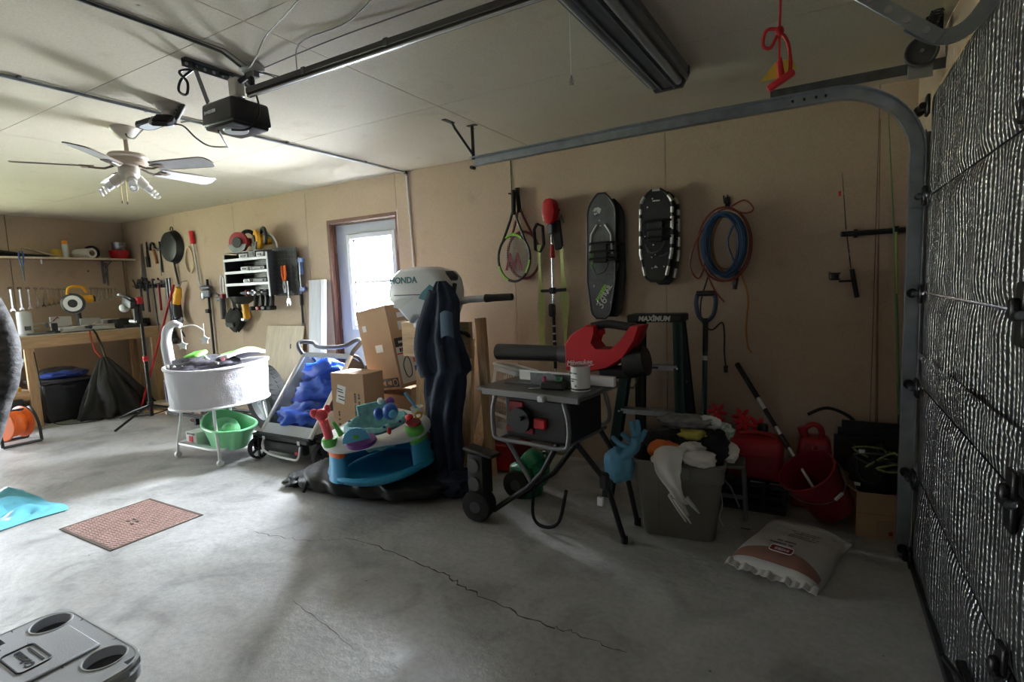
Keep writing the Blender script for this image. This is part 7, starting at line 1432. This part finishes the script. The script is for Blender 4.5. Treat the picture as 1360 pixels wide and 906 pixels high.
    s = thing('lime_strap', 'lime green tie-down strap hanging right of the trimmer pole', 'strap', (-1.71, YB, 1.60)); MB().sheet(lambda u, v: (-.0+.015*v+(u-.5)*(.075-.045*abs(math.sin(1+v*4))), -.06-.014*math.sin(v*7+1)*u, .06-.78*v), 4, 26, .003).build('webbing', 'strap_lime', s, ang=60); MB().box((-.03, -.06, .15), (.07, .03, .22), rot=(0, R(-6), 0), bev=.008).build('black_pad', 'black_cloth', s); MB().tube([(-.02, -.06, .24), (.0, -.05, .30), (.02, -.05, .24)], .008, 6).build('hook', 'dull_steel', s)
    def shoe(nm, x, y, label, H_, W_, deck, frame_m, tilt, kind):
        t = thing('snowshoe', label, 'snowshoe', (x, YB-y, 0), (0, tilt, 0), nm)
        def wd(v): # half-width along height 0..1 (tail to toe)
            return W_/2*min(1, (.62+.38*min(1, v*3.2)))*(1-max(0, (v-.82)/.18)**2.2*.75)*(1-max(0, (.06-v)/.06)**2*.5)
        N_ = 30; L_ = [(-wd(k/N_), k/N_*H_-H_/2) for k in range(N_+1)]; R_ = [(wd(k/N_), k/N_*H_-H_/2) for k in range(N_, -1, -1)]; o = L_+R_
        MB().prism(o, .012, wallM(y=.006)).build('deck', deck, t); bend = lambda z: 0
        if kind == 'tube':
            P = [(x_, 0, z_) for x_, z_ in o]; MB().tube(P, .0105, 8, closed=True).build('frame', 'deck_black', t)
            seg = [(.06, .16), (.24, .36), (.40, .50), (.56, .70), (.74, .80), (.86, .93)]
            for a, b_ in seg:
                for s in (-1, 1): MB().tube([(s*wd(a+(b_-a)*k/5), -.003, (a+(b_-a)*k/5)*H_-H_/2) for k in range(6)], .0125, 8).build('bare_tube', frame_m, t)
            MB().tube([(-wd(.995)*.8, -.004, H_/2), (wd(.995)*.8, -.004, H_/2)], .012, 8).build('toe_tube', frame_m, t)
        else: MB().tube([(x_, -.002, z_) for x_, z_ in o], .008, 6, closed=True).build('frame', 'deck_black', t)
        # binding
        b = MB().box((0, -.022, .03), (W_*.5, .02, .15), bev=.008).build('binding_plate', 'black_plastic', t)
        for z in (.09, .03, -.02): MB().tube([(-W_*.42, -.01, z), (-W_*.3, -.05, z+.005), (W_*.3, -.05, z+.01), (W_*.48, -.012, z+.01)], .008, 6).build('binding_strap', 'black_rubber', b)
        MB().tube(smooth_path([(-W_*.3, -.03, -.06), (-W_*.1, -.05, -.12), (W_*.2, -.05, -.10), (W_*.3, -.03, -.04)], 4), .007, 6).build('heel_strap', 'dull_steel', b)
        rnd = random.Random(int(x*1000)); rep('rivet', MB().cyl((0, -.012, 0), (0, -.006, 0), .006, n=8), 'chrome', t, [(rnd.uniform(-.36, .36)*W_, 0, rnd.uniform(-.42, .42)*H_) for _ in range(12)])
        return t
    H1 = .86
    a = shoe('long snowshoes', -1.32, .035, 'long dark snowshoe hanging behind its twin, right of the trimmer', .84, .19, 'deck_black', 'deck_black', R(0), 'flat'); a.location.z = 1.55
    t = shoe('long snowshoes', -1.385, .085, 'long grey and green snowshoe marked 36, in front of its twin', .90, .215, 'deck_grey', 'deck_black', R(1.5), 'flat'); t.location.z = 1.565
    text('36', .085, 'paper_white', t, Matrix.Translation((.01, -.009, -.335)) @ WALL @ Matrix.Rotation(R(58), 4, 'Z'), ext=.001); text('TRAIL', .045, 'paper_white', t, Matrix.Translation((.045, -.009, -.255)) @ WALL @ Matrix.Rotation(R(58), 4, 'Z'), ext=.001, bold=.001); scribble(t, Matrix.Translation((.005, -.009, -.26)) @ WALL @ Matrix.Rotation(R(58), 4, 'Z'), .14, .032, 'racq_green', 3)
    MB().prism([(-.09, -.10), (-.045, -.10), (-.03, -.02), (-.05, .05), (-.085, .05)], .002, wallM(y=-.006, z=.02)).build('green_panel', mat('shoe_green', (.10, .20, .05), .5), t)
    MB().prism([(-.05, .02), (-.01, .03), (.0, .06), (-.02, .075), (-.05, .07), (-.065, .045)], .002, wallM(y=-.006, z=.28)).build('bear_logo', 'paper_white', t); text('ys', .05, 'deck_black', t, Matrix.Translation((-.03, -.0085, .315)) @ WALL @ Matrix.Rotation(R(-60), 4, 'Z'), ext=.001); MB().prism([(-.06, 0), (.0, .03), (.06, 0), (.05, -.13), (-.05, -.13)], .002, wallM(y=-.006, z=-.20)).build('grey_print', 'deck_grey', t)
    for s in (-1, 1): MB().tube([(s*.03, -.01, .23), (s*.075, -.01, .16), (s*.085, -.01, .02)], .008, 6).build('window_edge', 'label_grey', t)
    a = shoe('short snowshoes', -.945, .035, 'short black snowshoe with silver frame hanging behind its twin', .62, .20, 'deck_black', 'alu_bright', R(0), 'tube'); a.location.z = 1.665
    t = shoe('short snowshoes', -.985, .085, 'short black snowshoe with silver frame, in front of its twin', .62, .215, 'deck_black', 'alu_bright', R(1), 'tube'); t.location.z = 1.685; scribble(t, Matrix.Translation((0, -.008, .235)) @ WALL, .05, .010, 'paper_white', 2); MB().prism([(-.015, 0), (0, .018), (.015, 0)], .002, wallM(y=-.006, z=-.22)).build('peak_logo', 'paper_white', t)
    # cords on a hook
    h = thing('wall_hook', 'black wall hook above the coiled extension cords', 'hook', (-.535, YB, 1.86)); MB().box((0, -.006, .01), (.03, .012, .07), bev=.003).build('plate', 'black_metal', h)
    for s in (-1, 1): MB().tube([(s*.008, -.01, .0), (s*.010, -.07, .0), (s*.012, -.09, .045)], .005, 6).build('prong', 'black_metal', h)
    rnd = random.Random(11)
    def coil(nm, lab, m, cx_, cz_, a, b_, turns, r_, y0, extra):
        t = thing(nm, lab, 'cord', (cx_, YB-y0, cz_))
        for k in range(turns):
            da, db, ph = rnd.uniform(-.012, .012), rnd.uniform(-.014, .014), rnd.uniform(-.02, .02)
            MB().tube([((a+da)*math.cos(2*PI*j/36)+ph, -.006*k+.006*math.sin(2*PI*j/36*2+k), (b_+db)*math.sin(2*PI*j/36)-abs(db)) for j in range(36)], r_, 6, closed=True).build('turn', m, t)
        for pts in extra: MB().tube(smooth_path([(p[0]-cx_, -.03, p[1]-cz_) for p in pts], 6), r_, 6).build('tail', m, t)
        return t
    mat('cord_blue', (.02, .075, .17), .5); mat('cord_orange', (.38, .15, .03), .5); mat('cord_brick', (.22, .045, .03), .5)
    coil('extension_cord', 'coil of blue extension cord on the wall hook', 'cord_blue', -.545, 1.60, .118, .195, 11, .006, .065, [[(-.46, 1.76), (-.52, 1.62), (-.49, 1.50), (-.47, 1.42)]])
    coil('extension_cord', 'coil of yellow-orange cord inside the blue coil on the wall hook', 'cord_orange', -.53, 1.61, .092, .175, 2, .006, .045, [[(-.47, 1.55), (-.44, 1.40), (-.40, 1.25), (-.41, 1.05), (-.40, .93), (-.375, .885)]])
    t = coil('extension_cord', 'big loose loop of brick red cord around the blue coil', 'cord_brick', -.54, 1.60, .155, .245, 2, .006, .07, [[(-.60, 1.80), (-.72, 1.62), (-.755, 1.46), (-.70, 1.38), (-.66, 1.50), (-.64, 1.70)], [(-.5, 1.83), (-.42, 1.86), (-.37, 1.80), (-.42, 1.78), (-.52, 1.82)], [(-.66, 1.44), (-.60, 1.30), (-.54, 1.22)]])
    tag(MB().tube(smooth_path([(-.65, YB-.03, 1.40), (-.70, YB-.03, 1.22), (-.69, YB-.03, 1.08), (-.63, YB-.03, 1.03), (-.565, YB-.03, 1.08), (-.55, YB-.03, 1.0), (-.55, YB-.03, .88), (-.54, YB-.03, .78)], 6), .005, 6).build('hanging_cable', 'cord_black'), 'thin dark cable dangling around the shovel handle', 'cable')
    tag(MB().box((-.54, YB-.03, .765), (.026, .02, .05), bev=.004).build('cord_plug', 'black_plastic'), 'black plug at the end of the cord hanging beside the shovel', 'plug')
    t = thing('cord_end', 'black connector dangling under the blue cord coil', 'connector', (-.465, YB-.05, 1.36)); MB().cyl((0, 0, .06), (-.02, 0, -.06), .014, n=10).build('body', 'black_plastic', t); MB().cyl((-.015, 0, .0), (-.02, 0, -.03), .016, n=10).build('band', 'dull_steel', t)
    # shovel
    t = thing('snow_shovel', 'shovel with a dark blue D-handle and green shaft leaning on the wall', 'shovel', (-.655, 3.62, 0))
    M_ = Matrix.Rotation(R(-5.5), 4, 'X')
    MB().tube(smooth_path([(-.055, 0, 1.28), (-.062, 0, 1.22), (-.045, 0, 1.14), (0, 0, 1.10), (.045, 0, 1.14), (.062, 0, 1.22), (.055, 0, 1.28)], 5), .014, 8, M=M_).build('d_handle', 'shovel_blue', t); MB().cyl((-.06, 0, 1.285), (.06, 0, 1.285), .018, n=12, M=M_).build('grip', 'black_plastic', t); MB().cyl((0, 0, 1.12), (0, 0, .40), .016, n=12, M=M_).build('shaft', 'fiberglass', t); MB().cyl((0, 0, 1.12), (0, 0, .90), .0175, n=12, M=M_).build('upper_sleeve', 'black_plastic', t); MB().cyl((0, 0, .84), (0, 0, .87), .017, n=12, M=M_).build('label_ring', 'label_grey', t)
    MB().sheet(lambda u, v: ((u-.5)*.22, -.02+.03*(2*u-1)**2-.02*v, .42-.40*v), 10, 8, .004, M=M_).build('blade', 'dull_steel', t)
    # fishing rods and rack
    t = thing('ice_fishing_rod', 'short fishing rod with a black spinning reel hanging on the wall', 'fishing rod', (.15, YB, 1.55)); MB().tube([(-.045, -.02, .42), (-.02, -.025, .1), (.015, -.03, -.18)], [.0015, .003, .004], 6).build('blank', 'black_plastic', t); MB().cyl((.015, -.03, -.15), (.045, -.03, -.32), .013, n=10).build('handle', 'black_rubber', t); r_ = MB().cyl((.02, -.035, -.22), (-.05, -.05, -.22), .007, n=6).lathe([(0, -.022), (.028, -.022), (.03, -.016), (.02, -.012), (.02, .012), (.03, .016), (.028, .022), (0, .022)], 20, Matrix.Translation((-.07, -.055, -.19))).build('reel', 'black_metal', t); MB().tube([(-.09, -.06, -.21), (-.10, -.09, -.20), (-.10, -.10, -.16)], .005, 6).build('crank', 'dull_steel', t); MB().box((-.055, -.02, .30), (.012, .006, .03)).build('red_float', 'bright_red', t); rep('guide', MB().tube([(.006*math.cos(2*PI*k/8), 0, .006*math.sin(2*PI*k/8)) for k in range(8)], .0015, 4, closed=True), 'steel', t, [(-.035, -.03, .30), (-.02, -.035, .08), (-.002, -.036, -.06)])
    t = thing('fishing_rod', 'long thin green fishing rod standing upright in the corner by the track', 'fishing rod', (.43, YB-.10, 0)); MB().tube([(.0, 0, .003), (-.01, 0, .42), (-.055, .03, 1.4), (-.11, .06, 2.28)], [.012, .010, .006, .002], 8).build('blank', 'rod_green', t); MB().cyl((.0, 0, .003), (-.01, .0, .55), .0135, n=10).build('grip', 'black_rubber', t); MB().cyl((-.045, .023, 1.25), (-.058, .031, 1.6), .0075, n=8).build('pale_section', 'strap_lime', t)
    t = thing('fishing_rod', 'thin brown fishing rod standing against the wall seam beside the green one', 'fishing rod', (.30, YB-.05, 0)); MB().tube([(.02, 0, .003), (.0, .02, 1.0), (-.015, .035, 2.25)], [.010, .006, .002], 8).build('blank', 'board_brown', t); MB().cyl((.02, 0, .003), (.014, .004, .40), .013, n=10).build('grip', 'black_rubber', t)
    t = thing('rod_rack', 'black padded rod rack bar fixed across the corner of the wall', 'rod rack', (.28, YB, 1.61)); MB().cyl((-.17, -.025, .0), (.16, -.025, .0), .0155, n=12).build('bar', 'black_rubber', t); MB().box((-.1, -.008, 0), (.02, .016, .05)).box((.1, -.008, 0), (.02, .016, .05)).build('bracket', 'black_metal', t); MB().ell((-.172, -.025, 0), (.008, .016, .016), 10, 6).build('end_cap', 'dull_steel', t)
right_wall()
